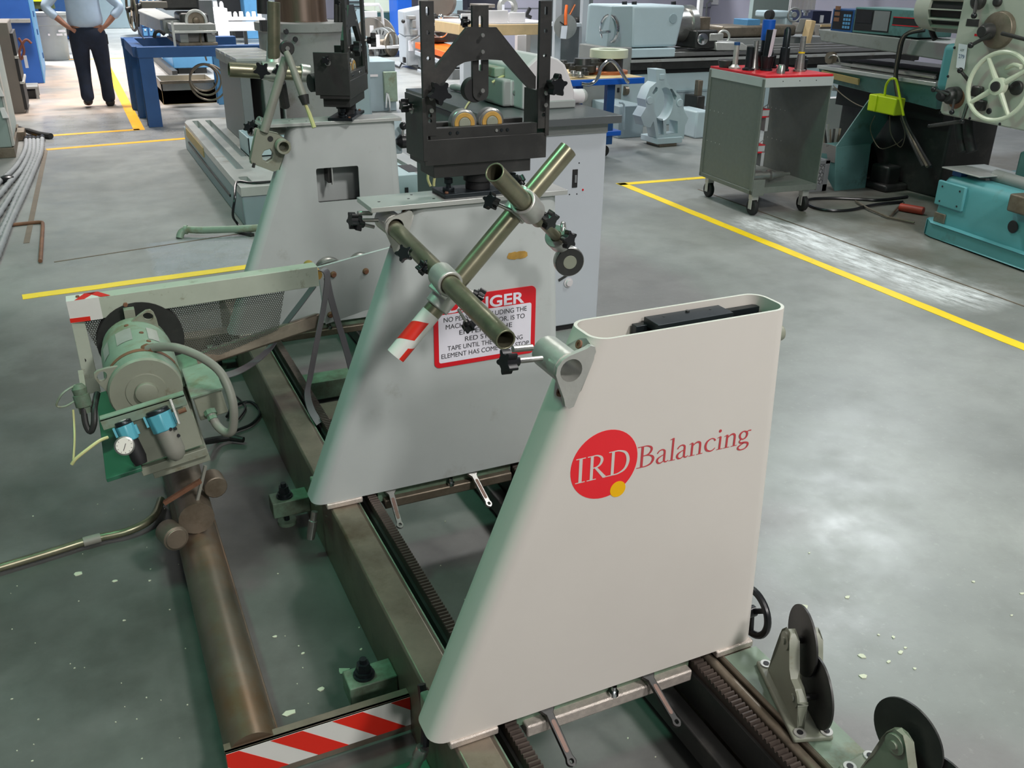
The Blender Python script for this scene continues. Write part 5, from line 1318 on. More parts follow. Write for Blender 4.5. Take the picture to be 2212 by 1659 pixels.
q = P(1318, 152, Y=8.0); tag(MB().lathe(q, (0, 0, 1), [(0, 0.12), (0.12, 0.12), (0.122, 0.15), (0.15, 0.15)], 20).obj('dark_hub', K['darksteel']), 'dark steel hub between the brown disc and the cream ring', 'hub')
ring_px('cream_ring', 'cream ring with small red lettering on top of the bench stack', 'ring', 1315, 124, 36, 18, 8.0, 'cream')
for i, (px, py, r, h, m, lb) in enumerate((
        (1232, 136, .075, .05, 'darksteel', 'dark chuck jaw disc on the blue bench, second from left'), (1215, 130, .07, .05, 'darksteel', 'dark chuck jaw disc at the left end of the blue bench'), (1258, 150, .13, .12, 'darksteel', 'dark chuck body on the blue bench left of the brown disc'),
        (1238, 160, .04, .05, 'steel', 'shiny small collet on the blue bench near edge, left'), (1252, 161, .05, .045, 'steel', 'shiny small collet on the blue bench near edge, middle'), (1262, 157, .045, .06, 'darksteel', 'dark small collet on the blue bench near edge, right'), (1280, 128, .10, .05, 'darksteel', 'flat dark disc standing behind the cream ring'))):
    q = P(px, py, Y=7.95 if py < 155 else 7.7)
    q.z = max(q.z - 0.02, bz + 0.006) if py > 140 else max(q.z - 0.05, bz + 0.006)
    tag(MB().lathe((q.x, q.y, q.z), (0, 0, 1), [(0, r), (h * .5, r), (h * .55, r * .7), (h, r * .6)], 18).obj('chuck_part', K[m], None), lb, 'chuck part', 'tooling on the blue bench')
# ---- steady rest on the floor
sr = thing('steady_rest', 'pale green cast steady rest with round opening standing on the floor', 'steady rest', (5.5, 8.0, 0))
YR = 8.0
def pz(lst, Y=YR): return [(P(a, b_, Y=Y).x, P(a, b_, Y=Y).z) for a, b_ in lst]
out = pz([(1417, 150), (1437, 150), (1441, 178), (1452, 190), (1470, 208), (1476, 228), (1478, 240), (1487, 256), (1480, 272), (1477, 300), (1474, 300), (1470, 300), (1418, 298), (1412, 262), (1405, 275), (1391, 272), (1384, 252), (1396, 232), (1394, 215), (1404, 190), (1418, 178)])
co_ = P(1434, 225, Y=YR); rr = abs(P(1454, 225, Y=YR).x - co_.x)
hs = [circ(co_.x, co_.z, rr, 28, rr * 1.45), pz([(1409, 201), (1417, 187), (1421, 190), (1420, 197), (1412, 204)]), pz([(1447, 192), (1452, 192), (1462, 208), (1460, 216), (1456, 214)]), pz([(1418, 255), (1432, 257), (1434, 291), (1423, 291)]), pz([(1440, 257), (1464, 262), (1464, 288), (1439, 291)])]
MB().prism(out, (0, YR, 0), (1, 0, 0), (0, 0, 1), -0.16, hs).obj('rest_casting', K['ltblue'], sr, 0.006)
MB().bx(P(1418, 300, Y=YR).x, P(1472, 300, Y=YR).x, YR - 0.02, YR + 0.3, P(1440, 310, Y=YR).z, P(1440, 297, Y=YR).z).obj('rest_foot', K['ltblue'], sr, 0.006)
MB().bx(P(1425, 311, Y=YR).x, P(1462, 311, Y=YR).x, YR, YR + 0.25, 0.0, P(1440, 309, Y=YR).z).obj('rest_wood_block', K['bed'], sr, 0.004)
for a, b_ in ((1403, 217), (1468, 222)): MB().lathe(P(a, b_, Y=YR - 0.002), (0, -1, 0), [(0, 0.04), (0.014, 0.036)], 20).obj('rest_boss', K['ltblue'], sr, 0.003)
MB().bx(P(1424, 170, Y=YR).x, P(1434, 170, Y=YR).x, YR - 0.012, YR, P(1430, 172, Y=YR).z, P(1430, 160, Y=YR).z).obj('rest_pad', K['ltblue'], sr, 0.004)
# second casting lying behind it
o = MB().bx(P(1335, 300, Y=8.6).x, P(1388, 300, Y=8.6).x, 8.6, 9.2, 0.0, P(1370, 228, Y=8.6).z).obj('casting_box', K['tealgray'], None, 0.01)
tag(o, 'blue-grey machine guard box on the floor left of the steady rest', 'guard box')
q0, q1 = P(1320, 200, Y=8.7), P(1382, 226, Y=8.5)
fr_ = MB().tube([P(1338, 222, Y=8.45), P(1344, 222, Y=8.45), P(1348, 226, Y=8.45), P(1348, 280, Y=8.45)], 0.012, 8)
tag(fr_.obj('bent_rail', K['tealgray']), 'bent grey tube rail in front of the blue-grey guard box', 'rail')
# ---- large lathe at the back right
la = thing('engine_lathe', 'large pale blue lathe with box headstock behind the steady rest', 'lathe', (7.0, 9.4, 0))
YL = 9.25
h0, h1 = P(1330, 60, Y=YL).x, P(1478, 60, Y=YL).x
ztop, zb_ = P(1370, 12, Y=YL).z, P(1370, 103, Y=YL).z
MB().hexa([(h0 + 0.22, YL, zb_), (h1 - 0.08, YL, zb_), (h1 - 0.08, YL + 0.7, zb_), (h0, YL + 0.7, zb_)], [(h0 + 0.2, YL, ztop), (h1, YL, ztop), (h1, YL + 0.7, ztop), (h0 + 0.02, YL + 0.7, ztop)]).obj('headstock', K['ltblue'], la, 0.03, seg=3)
MB().hexa([(h0 - 0.03, YL + 0.12, zb_), (h0 + 0.23, YL + 0.005, zb_), (h0 + 0.23, YL + 0.3, zb_), (h0 - 0.03, YL + 0.6, zb_)], [(h0 + 0.0, YL + 0.12, ztop - 0.01), (h0 + 0.21, YL + 0.005, ztop - 0.005), (h0 + 0.21, YL + 0.3, ztop - 0.005), (h0, YL + 0.6, ztop - 0.01)]).obj('headstock_end', K['tealgray'], la, 0.01)
MB().lathe(P(1352, 43, Y=YL + 0.05), (-0.45, -1, 0), [(-0.01, 0.07), (0.012, 0.068)], 26).obj('spindle_bore', K['ink'], la)
MB().lathe(P(1454, 40, Y=YL), (0, -1, 0), [(0, 0.055), (0.008, 0.05)], 24).obj('head_recess', K['tealgray'], la)
MB().bx(h0 + 0.2, h1 - 0.12, YL - 0.04, YL + 0.7, P(1370, 125, Y=YL).z, P(1370, 105, Y=YL).z).obj('head_base', K['ltblue'], la, 0.012)
lx1 = P(1640, 125, Y=YL).x + 2.6
z_w = P(1500, 112, Y=YL).z
for k, (ya, yb) in enumerate(((0.02, 0.1), (0.16, 0.24), (0.34, 0.44), (0.5, 0.6))):
    MB().bx(h1 - 0.2, lx1, YL + ya, YL + yb, z_w - 0.05, z_w + 0.015 * (k % 2)).obj('bed_way', K['steel'], la, 0.004)
MB().bx(h0 + 0.18, lx1, YL - 0.05, YL + 0.68, P(1400, 150, Y=YL).z, P(1400, 128, Y=YL).z).obj('bed_casting', K['darksteel'], la, 0.008)
MB().bx(h0 + 0.18, lx1, YL - 0.08, YL - 0.05, P(1400, 133, Y=YL).z, P(1400, 127, Y=YL).z).obj('bed_lip', K['plate'], la)
MB().bx(h0 + 0.18, lx1, YL + 0.02, YL + 0.6, P(1400, 160, Y=YL).z, P(1400, 149, Y=YL).z).obj('bed_recess', K['blackmat'], la)
MB().bx(h0 + 0.1, lx1, YL - 0.02, YL + 0.62, 0.0, P(1400, 160, Y=YL).z).obj('lathe_cabinet', K['ltblue'], la, 0.01)
MB().bx(h0 - 0.12, h0 + 0.2, YL - 0.05, YL + 0.6, P(1335, 168, Y=YL).z, P(1335, 102, Y=YL).z).obj('gear_guard', K['casting'], la, 0.01)
MB().bx(h0 - 0.55, h0 + 0.12, YL - 0.02, YL + 0.6, 0.12, P(1320, 178, Y=YL).z).obj('end_cabinet', K['casting'], la, 0.01)
MB().bx(P(1334, 190, Y=YL - .03).x, P(1339, 190, Y=YL - .03).x, YL - 0.026, YL - 0.02, P(1336, 199, Y=YL).z, P(1336, 189, Y=YL).z).obj('cabinet_latch', K['ink'], la)
for a in (1349, 1370, 1455): MB().cyl(P(a, 12, Y=YL + .3), P(a, 3, Y=YL + .3), 0.03, n=10).obj('head_plug', K['ink'], la)
c_ = P(1500, 50, Y=YL + .3)
MB().lathe((h1 - 0.02, YL + 0.3, c_.z - 0.02), (1, 0, 0), [(0, 0.19), (0.22, 0.19), (0.222, 0.22), (0.3, 0.22), (0.3, 0.1)], 28).obj('chuck', K['steel'], la)
MB().bx(P(1498, 120, Y=YL).x, P(1545, 120, Y=YL).x, YL - 0.02, YL + 0.5, P(1520, 105, Y=YL).z, P(1520, 65, Y=YL).z).obj('carriage', K['darksteel'], la, 0.02)
MB().lathe(P(1517, 84, Y=YL - 0.05), (-0.35, -1, 0), [(0, 0.062), (0.02, 0.064), (0.024, 0.045)], 26).obj('carriage_wheel', K['chrome'], la)
MB().bx(P(1512, 60, Y=YL).x, P(1545, 60, Y=YL).x, YL + 0.1, YL + 0.45, P(1520, 68, Y=YL).z, P(1520, 38, Y=YL).z).obj('tool_post', K['bed'], la, 0.01)
MB().bx(P(1530, 78, Y=YL).x, P(1560, 78, Y=YL).x, YL - 0.03, YL + 0.1, P(1540, 88, Y=YL).z, P(1540, 72, Y=YL).z).obj('feed_box', K['alu'], la, 0.01)
MB().hexa([(P(1541, 108, Y=YL).x, YL - .06, P(1541, 108, Y=YL).z), (P(1620, 108, Y=YL).x, YL - .06, P(1620, 108, Y=YL).z), (P(1620, 108, Y=YL).x, YL + .3, P(1620, 108, Y=YL).z), (P(1541, 108, Y=YL).x, YL + .3, P(1541, 108, Y=YL).z)], [(P(1541, 90, Y=YL).x, YL - .04, P(1541, 90, Y=YL).z), (P(1600, 90, Y=YL).x, YL - .04, P(1600, 92, Y=YL).z), (P(1610, 90, Y=YL).x, YL + .3, P(1600, 92, Y=YL).z), (P(1541, 90, Y=YL).x, YL + .3, P(1541, 90, Y=YL).z)]).obj('apron', K['alu'], la, 0.01)
MB().cyl(P(1355, 196, Y=YL - .04), P(1348, 196, Y=YL - .04), 0.05, n=14).obj('motor_end', K['bed'], la)
MB().bar(P(1462, 197, Y=YL - .03), P(1530, 194, Y=YL - .03), 0.03, 0.02).obj('foot_brake_bar', K['tealgray'], la)
# small items stored by the lathe foot
o = MB().bx(P(1505, 250, Y=8.3).x, P(1535, 250, Y=8.3).x, 8.3, 8.7, 0.0, P(1520, 240, Y=8.3).z).obj('floor_casting', K['ltblue'], None, 0.02); tag(o, 'pale blue angled casting on the floor left of the tool cart', 'casting')
o = MB().bx(P(1505, 228, Y=8.75).x, P(1522, 228, Y=8.75).x, 8.75, 9.0, P(1512, 236, Y=8.75).z, P(1512, 208, Y=8.75).z).obj('dark_vise', K['darksteel'], None, 0.01); MB().bx(P(1508, 190, Y=8.8).x, P(1518, 190, Y=8.8).x, 8.8, 8.87, P(1512, 212, Y=8.8).z, P(1512, 174, Y=8.8).z).obj('vise_post', K['bed'], o, 0.006)
tag(o, 'dark upright tool fixture beside the steady rest', 'fixture')
o = MB().bx(P(1503, 250, Y=8.9).x, P(1530, 250, Y=8.9).x, 8.74, 9.1, 0.0, P(1512, 236, Y=8.75).z).obj('steel_box', K['midgray'], None, 0.006); tag(o, 'grey steel box under the dark tool fixture', 'box')
# ---- tool cart
ct = thing('tool_cart', 'grey steel tool cart on casters with red topped tray', 'cart', (4.415, 5.27, 0), math.radians(-5))
CW, CD, Z0, Z1 = 0.565, 0.74, 0.165, 0.995
def co(b, nm, m, par=None, bev=0.002): return b.obj(nm, K[m], par or ct, bev, local=True)
def side(x0, x1, sx):
    p = co(MB().bx(x0, x1, 0, CD, Z0, Z1 - 0.02), 'side_panel', 'cartgray')
    for y in (0.0, CD - 0.03): co(MB().bx(x0 - 0.008 * sx, x1 + 0.0, y, y + 0.03, Z0, Z1 - 0.02), 'panel_flange', 'cartgray', p)
    co(MB().bx(x0 - 0.008 * sx, x1, 0, CD, Z0, Z0 + 0.03), 'panel_flange', 'cartgray', p)
    for i in range(5):
        y = 0.2 + i * 0.12; co(MB().lathe((x0 - 0.001 if sx > 0 else x1, y, 0.95), (-1, 0, 0), [(0, 0.005), (0.001, 0.005)], 8), 'panel_hole', 'ink', p, None)
    for i in range(4):
        for z in (0.45, 0.68): co(MB().lathe((x0 - 0.0005, 0.5 + i * 0.06, z), (-1, 0, 0), [(0, 0.004), (0.001, 0.004)], 6), 'rivet', 'alu', p, None)
side(0.0, 0.006, 1); side(CW - 0.006, CW, -1)
tr = co(MB().bx(-0.004, CW + 0.004, -0.004, CD, Z1 - 0.075, Z1 - 0.012), 'tray_front', 'cartlight')
co(MB().bx(-0.002, CW + 0.002, 0.004, CD - 0.004, Z1 - 0.012, Z1 + 0.004), 'tray_insert', 'redplastic')
for x in (0.14, 0.28, 0.42): co(MB().lathe((x, -0.004, Z1 - 0.035), (0, -1, 0), [(0, 0.004), (0.001, 0.004)], 8), 'tray_hole', 'ink', tr, None)
co(MB().bx(0.006, CW - 0.006, 0.0, CD, Z0 + 0.005, Z0 + 0.05), 'bottom_shelf', 'cartgray')
co(MB().bx(-0.002, 0.1, -0.004, 0.0, Z0 - 0.01, Z0 + 0.11), 'corner_gusset', 'cartgray')
for x, y in ((0.06, 0.06), (CW - 0.06, 0.06), (0.06, CD - 0.06), (CW - 0.06, CD - 0.06)):
    f = co(MB().bx(x - 0.028, x + 0.028, y - 0.024, y + 0.024, 0.115, Z0).bx(x - 0.028, x - 0.022, y - 0.02, y + 0.02, 0.045, 0.1151).bx(x + 0.022, x + 0.028, y - 0.02, y + 0.02, 0.045, 0.1151), 'caster_fork', 'alu')
    co(MB().lathe((x - 0.019, y, 0.06), (1, 0, 0), [(0, 0.052), (0.006, 0.06), (0.032, 0.06), (0.038, 0.052)], 24), 'caster_wheel', 'blackmat', f)
for z in (0.68, 0.42):
    r = co(MB().bx(0.02, 0.26, 0.28, 0.36, z, z + 0.045), 'tool_rack', 'cartlight')
    co(MB().bx(0.015, 0.262, 0.275, 0.362, z + 0.045, z + 0.05), 'rack_strip', 'redplastic', r)
    co(MB().bx(0.015, 0.262, 0.277, 0.36, z - 0.012, z), 'rack_strip', 'redplastic', r)
    co(MB().bx(0.235, 0.262, 0.277, 0.36, z - 0.11, z), 'rack_end', 'cartlight', r)
    for x in (0.07, 0.12, 0.18):
        co(MB().lathe((x, 0.3, z - 0.09), (0, 0, 1), [(0, 0.012), (0.09, 0.022)], 12), 'taper_shank', 'steel', r)
    co(MB().tube([(0.2, 0.3, z + 0.05), (0.25, 0.29, z + 0.085), (0.255, 0.29, z + 0.06)], 0.004, 6), 'rack_wire', 'chrome', r)
co(MB().hexa([(0.02, 0.5, Z0 + .05), (0.3, 0.5, Z0 + .05), (0.3, 0.52, Z0 + .05), (0.02, 0.52, Z0 + .05)], [(0.2, 0.62, Z0 + .24), (0.5, 0.62, Z0 + .24), (0.5, 0.64, Z0 + .24), (0.2, 0.64, Z0 + .24)]), 'inner_baffle', 'darksteel')
M_ = Matrix.Translation((4.415, 5.27, 0)) @ Matrix.Rotation(math.radians(-5), 4, 'Z')
o = MB(); o.M = M_; o.lathe((0.03, 0.15, Z0 + 0.1), (1, 0.05, 0), [(0, 0.042), (0.13, 0.042), (0.132, 0.03), (0.2, 0.032), (0.21, 0.045), (0.225, 0.045), (0.23, 0.034), (0.34, 0.022), (0.36, 0.012), (0.4, 0.012)], 20)
tag(o.obj('boring_bar', K['steel']), 'shiny tapered boring spindle lying on the cart bottom shelf', 'tool holder')
def tool(x, y, prof, m, lb, col=None):
    base = M_ @ Vector((x, y, Z1 + 0.0045))
    o = MB().lathe(base, (0, 0, 1), prof, 18).obj('tool_holder', K[m])
    if col:
        z0, z1, r, mm, nm = col; MB().lathe(base + Vector((0, 0, z0)), (0, 0, 1), [(0, r), (z1 - z0, r)], 18).obj(nm, K[mm], o)
    tag(o, lb, 'tool holder', 'tool holders on the cart'); return o
FL = [(0, 0.045), (0.012, 0.045), (0.013, 0.038)]
tool(0.06, 0.60, [(0, 0.06), (0.05, 0.075), (0.055, 0.07)], 'darksteel', 'squat wide dark holder at the far left of the cart top')
tool(0.10, 0.38, FL + [(0.02, 0.028), (0.16, 0.028), (0.162, 0.024)], 'blackoxide', 'plain black cylinder holder standing left on the cart top')
tool(0.06, 0.5, FL + [(0.03, 0.02), (0.17, 0.02)], 'alu', 'pale narrow holder behind the plain black cylinder', (0.165, 0.185, 0.022, 'navy', 'blue_cap'))
tool(0.17, 0.42, FL + [(0.1, 0.022), (0.2, 0.02)], 'steel', 'fluted bright cutter standing between black holders on the cart')
tool(0.22, 0.33, FL + [(0.1, 0.05), (0.102, 0.036), (0.28, 0.03)], 'blackoxide', 'black holder carrying a long white tag on the cart')
tool(0.28, 0.45, FL + [(0.09, 0.06), (0.12, 0.06), (0.122, 0.04), (0.2, 0.04)], 'blackoxide', 'black holder with a blue plastic sleeve on the cart', (0.2, 0.34, 0.047, 'blue', 'blue_sleeve'))
tool(0.33, 0.28, FL + [(0.16, 0.034), (0.165, 0.026), (0.28, 0.024), (0.3, 0.012)], 'blackoxide', 'tall thin black holder in front of the blue sleeve')
tool(0.43, 0.22, FL + [(0.014, 0.034), (0.12, 0.026), (0.122, 0.022), (0.24, 0.02)], 'steel', 'tapered grey holder with yellow band on the cart', (0.125, 0.135, 0.023, 'yellow', 'yellow_band'))
tool(0.50, 0.3, FL + [(0.02, 0.045), (0.075, 0.045), (0.077, 0.03), (0.1, 0.03)], 'blackoxide', 'short black holder at the right of the cart top')
tool(0.20, 0.12, [(0, 0.03), (0.05, 0.026), (0.06, 0.018)], 'steel', 'short blunt grey stub at the near edge of the cart top')
tool(0.38, 0.5, FL + [(0.05, 0.03), (0.09, 0.03)], 'blackoxide', 'low dark holder behind the tapered grey holder')
q = M_ @ Vector((0.205, 0.285, Z1 + 0.1))
tg = MB(); tg.bar(q, q + Vector((0.02, 0, 0.19)), 0.05, 0.001, (0.4, -0.9, 0.1)); tg = tg.obj('lot_tag', K['tagwhite']); tag(tg, 'long white paper tag on a black tool holder of the cart', 'tag')

# ---- blue box, small items seen over the cart
small_box('blue_box', 'small light blue box on the far lathe behind the tool cart', 'box', 1614, 1642, 62, 42, 10.6, 0.3, 'skyblue')

# ---- horizontal mill with readout
mi = thing('milling_machine', 'grey-green milling machine with long top beam behind the tool cart', 'machine tool', (6.3, 6.2, 0))
XM = 6.0
def pY(a, b_, X=XM): return P(a, b_, X=X)
f0, f1 = pY(1766, 80), pY(2062, 110)
ry = math.atan2(0.02, 1)
tA, tB, bA, bB = pY(1767, 63), pY(2060, 95), pY(1773, 89), pY(2038, 131)
MB().hexa([(XM, bB.y, bB.z), (XM + .5, bB.y, bB.z), (XM + .5, bA.y, bA.z), (XM, bA.y, bA.z)], [(XM, tB.y, tB.z), (XM + .5, tB.y, tB.z), (XM + .5, tA.y, tA.z), (XM, tA.y, tA.z)]).obj('top_beam', K['casting'], mi, 0.008)
c0, c1 = pY(1773, 140), pY(2030, 178)
MB().hexa([(XM - .04, c1.y, c1.z - .03), (XM + .4, c1.y, c1.z - .03), (XM + .4, c0.y, c0.z - .03), (XM - .04, c0.y, c0.z - .03)], [(XM - .04, c1.y, c1.z), (XM + .4, c1.y, c1.z), (XM + .4, c0.y, c0.z), (XM - .04, c0.y, c0.z)]).obj('table_edge', K['plate'], mi, 0.003)
MB().cyl((XM + 0.0, c1.y + .05, c1.z + 0.03), (XM + 0.0, c0.y - 0.15, c0.z + 0.03), 0.012, n=10).obj('feed_rod', K['steel'], mi)
MB().hexa([(XM + .02, c1.y, c1.z - .2), (XM + .6, c1.y, c1.z - .2), (XM + .6, c0.y, c0.z - .13), (XM + .02, c0.y, c0.z - .13)], [(XM - .02, c1.y, c1.z - .03), (XM + .6, c1.y, c1.z - .03), (XM + .6, c0.y, c0.z - .03), (XM - .02, c0.y, c0.z - .03)]).obj('table_body', K['dkteal'], mi, 0.006)
l0, l1 = pY(1783, 152), pY(1862, 170)
MB().hexa([(XM - .03, l1.y, l1.z - .05), (XM - .02, l1.y, l1.z - .05), (XM - .02, l0.y, l0.z - .05), (XM - .03, l0.y, l0.z - .05)], [(XM - .045, l1.y, l1.z), (XM - .02, l1.y, l1.z), (XM - .02, l0.y, l0.z), (XM - .045, l0.y, l0.z)]).obj('tan_strip', K['cardboard'], mi)
MB().bx(XM + 0.14, XM + 0.7, c1.y + 0.02, c0.y - 0.1, 0.6, 0.97).obj('saddle', K['blackmat'], mi)
MB().bx(XM + 0.25, XM + 0.8, 5.2, 6.4, 0.0, 0.75).obj('mill_base', K['darksteel'], mi, 0.02)
MB().cyl((XM + .1, c1.y + .1, 0.93), (XM + .1, c0.y - .3, 0.93), 0.045, n=14).obj('spindle_bar', K['darksteel'], mi)
MB().lathe(pY(1800, 125), (-1, 0, 0), [(0, 0.05), (0.05, 0.05)], 8).obj('dial_block', K['bed'], mi)
MB().tube([pY(1785, 135, XM - .02), pY(1795, 120, XM - .06), pY(1810, 122, XM - .06), pY(1814, 135, XM - .02)], 0.006, 6, sm=3).obj('drip_pipe', K['steel'], mi)
# readout boxes on the beam
ro = thing('digital_readout', 'grey readout cabinet with black stripe on the milling machine beam', 'readout', pY(1900, 75))
XR = XM + 0.02
def xbox(b, x0, x1, yb, yt, X, dx):
    a0, a1 = P(x0, yb, X=X), P(x1, yb, X=X)
    z0 = min(P(x0, yb, X=X).z, P(x1, yb, X=X).z); z1 = max(P(x0, yt, X=X).z, P(x1, yt, X=X).z)
    return b.bx(X, X + dx, a0.y, a1.y, z0, z1)
ya, yb2 = P(1845, 40, X=XR).y, P(1990, 40, X=XR).y
zr0 = P(1850, 68, X=XR).z; zr1 = P(1850, 15, X=XR).z
ym = P(1927, 45, X=XR).y
MB().bx(XR, XR + 0.36, ya, yb2, zr0 - 0.01, zr1).obj('readout_case', K['dkteal'], ro, 0.006)
MB().bx(XR - 0.003, XR, ym + 0.02, ya - 0.015, zr0 + 0.01, zr1 - 0.015).obj('readout_front', K['blackmat'], ro)
yq = P(1887, 45, X=XR).y
MB().bx(XR - 0.006, XR - 0.003, ym + 0.03, yq, zr0 + 0.02, zr1 - 0.02).obj('dial_panel', K['midgray'], ro)
MB().bx(XR - 0.006, XR - 0.003, yq + 0.02, ya - 0.02, zr0 + 0.07, zr1 - 0.03).obj('screen', K['ink'], ro)
MB().bx(XR - 0.003, XR + 0.0, yb2, ym - 0.01, zr0 + 0.07, zr0 + 0.125).obj('black_stripe', K['blackmat'], ro)
for dz in (0.068, 0.126): MB().bx(XR - 0.004, XR + 0.0, yb2, ym - 0.01, zr0 + dz, zr0 + dz + 0.006).obj('red_line', K['signred'], ro)
r2 = thing('keypad_display', 'small dark keypad display left of the readout cabinet on the beam', 'display', pY(1820, 70))
y3, y4 = P(1797, 40, X=XR).y, P(1846, 40, X=XR).y
MB().bx(XR, XR + 0.3, y4 + 0.01, y3, P(1800, 66, X=XR).z - 0.01, P(1800, 18, X=XR).z).obj('display_case', K['navy'], r2, 0.006)
zk0, zk1 = P(1800, 62, X=XR).z, P(1800, 22, X=XR).z
MB().bx(XR - 0.003, XR, y4 + 0.03, y3 - 0.02, zk0, zk1).obj('display_face', K['ink'], r2)
for i in range(4):
    for j in range(3):
        MB().bx(XR - 0.006, XR - 0.003, y4 + 0.04 + j * 0.03, y4 + 0.062 + j * 0.03, zk0 + 0.01 + i * 0.03, zk0 + 0.03 + i * 0.03).obj('key', K['skyblue'], r2)
for j in range(3): MB().bx(XR - 0.006, XR - 0.003, y3 - 0.09, y3 - 0.03, zk0 + 0.06 + j * 0.045, zk0 + 0.09 + j * 0.045).obj('digit_window', K['rust'], r2)
# cable bundle, yellow outlet box
for i in range(3):
    o = MB().tube([pY(1990 + i * 4, 60 + i * 3, XM - .02), pY(1965, 68 + i * 2, XM - .06), pY(1946 + i * 3, 85, XM - .08), pY(1938 + i * 3, 120, XM - .08), pY(1933 + i * 2, 160, XM - .08), pY(1936 + i * 3, 200, XM - .08), pY(1950 + i * 3, 260, XM - .1), pY(1970 + i * 6, 310, XM - .12), P(1995 + i * 8, 360, X=5.7)], 0.011, 8, sm=4).obj('cable', K[('darksteel', 'bed', 'blackmat')[i]])
    tag(o, ('left', 'middle', 'right')[i] + ' thick cable of the bundle hanging from the readout cabinet', 'cable', 'cables below the readout')
yo = thing('outlet_box', 'fluorescent yellow outlet box hanging on a cord in front of the mill', 'outlet box', pY(1905, 245, XM - .2))
XO = XM - 0.2
y5, y6 = P(1878, 225, X=XO).y, P(1935, 225, X=XO).y
zo0, zo1 = P(1905, 246, X=XO).z, P(1905, 206, X=XO).z
ymd = y5 + (y6 - y5) * 0.33
MB().hexa([(XO, y6, zo0), (XO + .1, y6, zo0), (XO + .1, y5, zo0), (XO - .02, y5, zo0 + .01)], [(XO, y6, zo1 - .01), (XO + .1, y6, zo1 - .01), (XO + .1, y5, zo1), (XO - .02, y5, zo1)]).obj('outlet_shell', K['neon'], yo, 0.008)
MB().bx(XO - 0.024, XO + 0.004, ymd, ymd + 0.015, zo0 + 0.01, zo1 - 0.005).obj('shell_rib', K['neon'], yo, 0.003)
MB().tube([pY(1911, 207, XO + .03), pY(1914, 185, XO + .02), pY(1922, 172, XO), pY(1933, 170, XO - .01), pY(1938, 180, XO), pY(1944, 210, XO), pY(1952, 250, XO)], 0.009, 8, sm=4).obj('outlet_cord', K['neon'], yo)
for i, (pts_) in enumerate((((1885, 238), (1850, 225), (1820, 205), (1800, 185)), ((1922, 250), (1925, 290), (1945, 318), (1955, 290), (1945, 255)), ((1890, 250), (1880, 280), (1900, 320), (1935, 312), (1950, 300)))):
    o = MB().tube([pY(a, b_, XM - .05) for a, b_ in pts_], 0.004, 6, sm=5).obj('thin_wire', K['bed']); tag(o, ('thin wire running from the yellow outlet box up to the left', 'thin wire loop hanging right below the yellow outlet box', 'wide thin wire loop low under the yellow outlet box')[i], 'wire')
# ---- chip hopper, crate, scrap bundle
hp = thing('chip_hopper', 'grey-green steel chip hopper with sloped plate beside the cart', 'hopper', P(1800, 415, z=0))
a, b_, c_, d_ = P(1772, 310, Y=5.9), P(1806, 318, Y=5.75), P(1878, 215, Y=5.75), P(1885, 400, z=0)
MB().hexa([P(1765, 345, Y=5.9), P(1803, 415, Y=5.72), P(1868, 415, Y=5.72), P(1868, 380, Y=6.0)], [a, b_, P(1882, 310, Y=5.72), P(1882, 300, Y=6.0)]).obj('hopper_body', K['dkteal'], hp, 0.004)
MB().hexa([b_, P(1882, 312, Y=5.73), P(1882, 312, Y=5.74), b_ + Vector((0, .01, 0))], [c_, P(1940, 225, Y=5.9), P(1940, 225, Y=5.91), c_ + Vector((0, .01, 0))]).obj('sloped_plate', K['dkteal'], hp, 0.001)
MB().hexa([P(1770, 345, Y=5.89), P(1803, 352, Y=5.74), P(1803, 352, Y=5.76), P(1770, 345, Y=5.91)], [P(1771, 306, Y=5.89), P(1806, 316, Y=5.74), P(1806, 316, Y=5.76), P(1771, 306, Y=5.91)]).obj('hopper_front', K['casting'], hp, 0.001)
for i in range(7):
    p0 = P(1778 + i * 5, 312, Y=5.95 + 0.02 * i); p1 = P(1776 + i * 6 + random.uniform(-4, 4), 268 + random.uniform(0, 12), Y=6.0 + 0.02 * i)
    o = MB().bar(p0, p1, 0.02, 0.025).obj('steel_bar', K[('bed', 'darksteel', 'steel')[i % 3]]); tag(o, 'steel bar standing in the hopper behind the cart, %s of seven from the left' % ('first', 'second', 'third', 'fourth', 'fifth', 'sixth', 'last')[i], 'steel bar', 'steel bars in the hopper')
cr_ = thing('plastic_crate', 'grey plastic crate with diamond grille on the floor right of the cart', 'crate', P(1765, 420, z=0))
y7 = 5.75
x7, x8 = P(1738, 395, Y=y7).x, P(1787, 395, Y=y7).x
zc0, zc1 = 0.0, P(1765, 348, Y=y7).z
xg0 = x7 + 0.0
MB().bx(x7, x8, y7, y7 + 0.02, 0, 0.06).obj('crate_sill', K['midgray'], cr_, 0.003)
MB().bx(x8 - 0.05, x8, y7, y7 + 0.32, 0, zc1).obj('crate_end', K['midgray'], cr_, 0.003)
MB().bx(x7, x8, y7, y7 + 0.02, zc1 - 0.03, zc1).obj('crate_rim', K['midgray'], cr_, 0.002)
MB().bx(x7, x8, y7 + 0.3, y7 + 0.32, 0, zc1).obj('crate_back', K['formica'], cr_)
gl2 = MB()
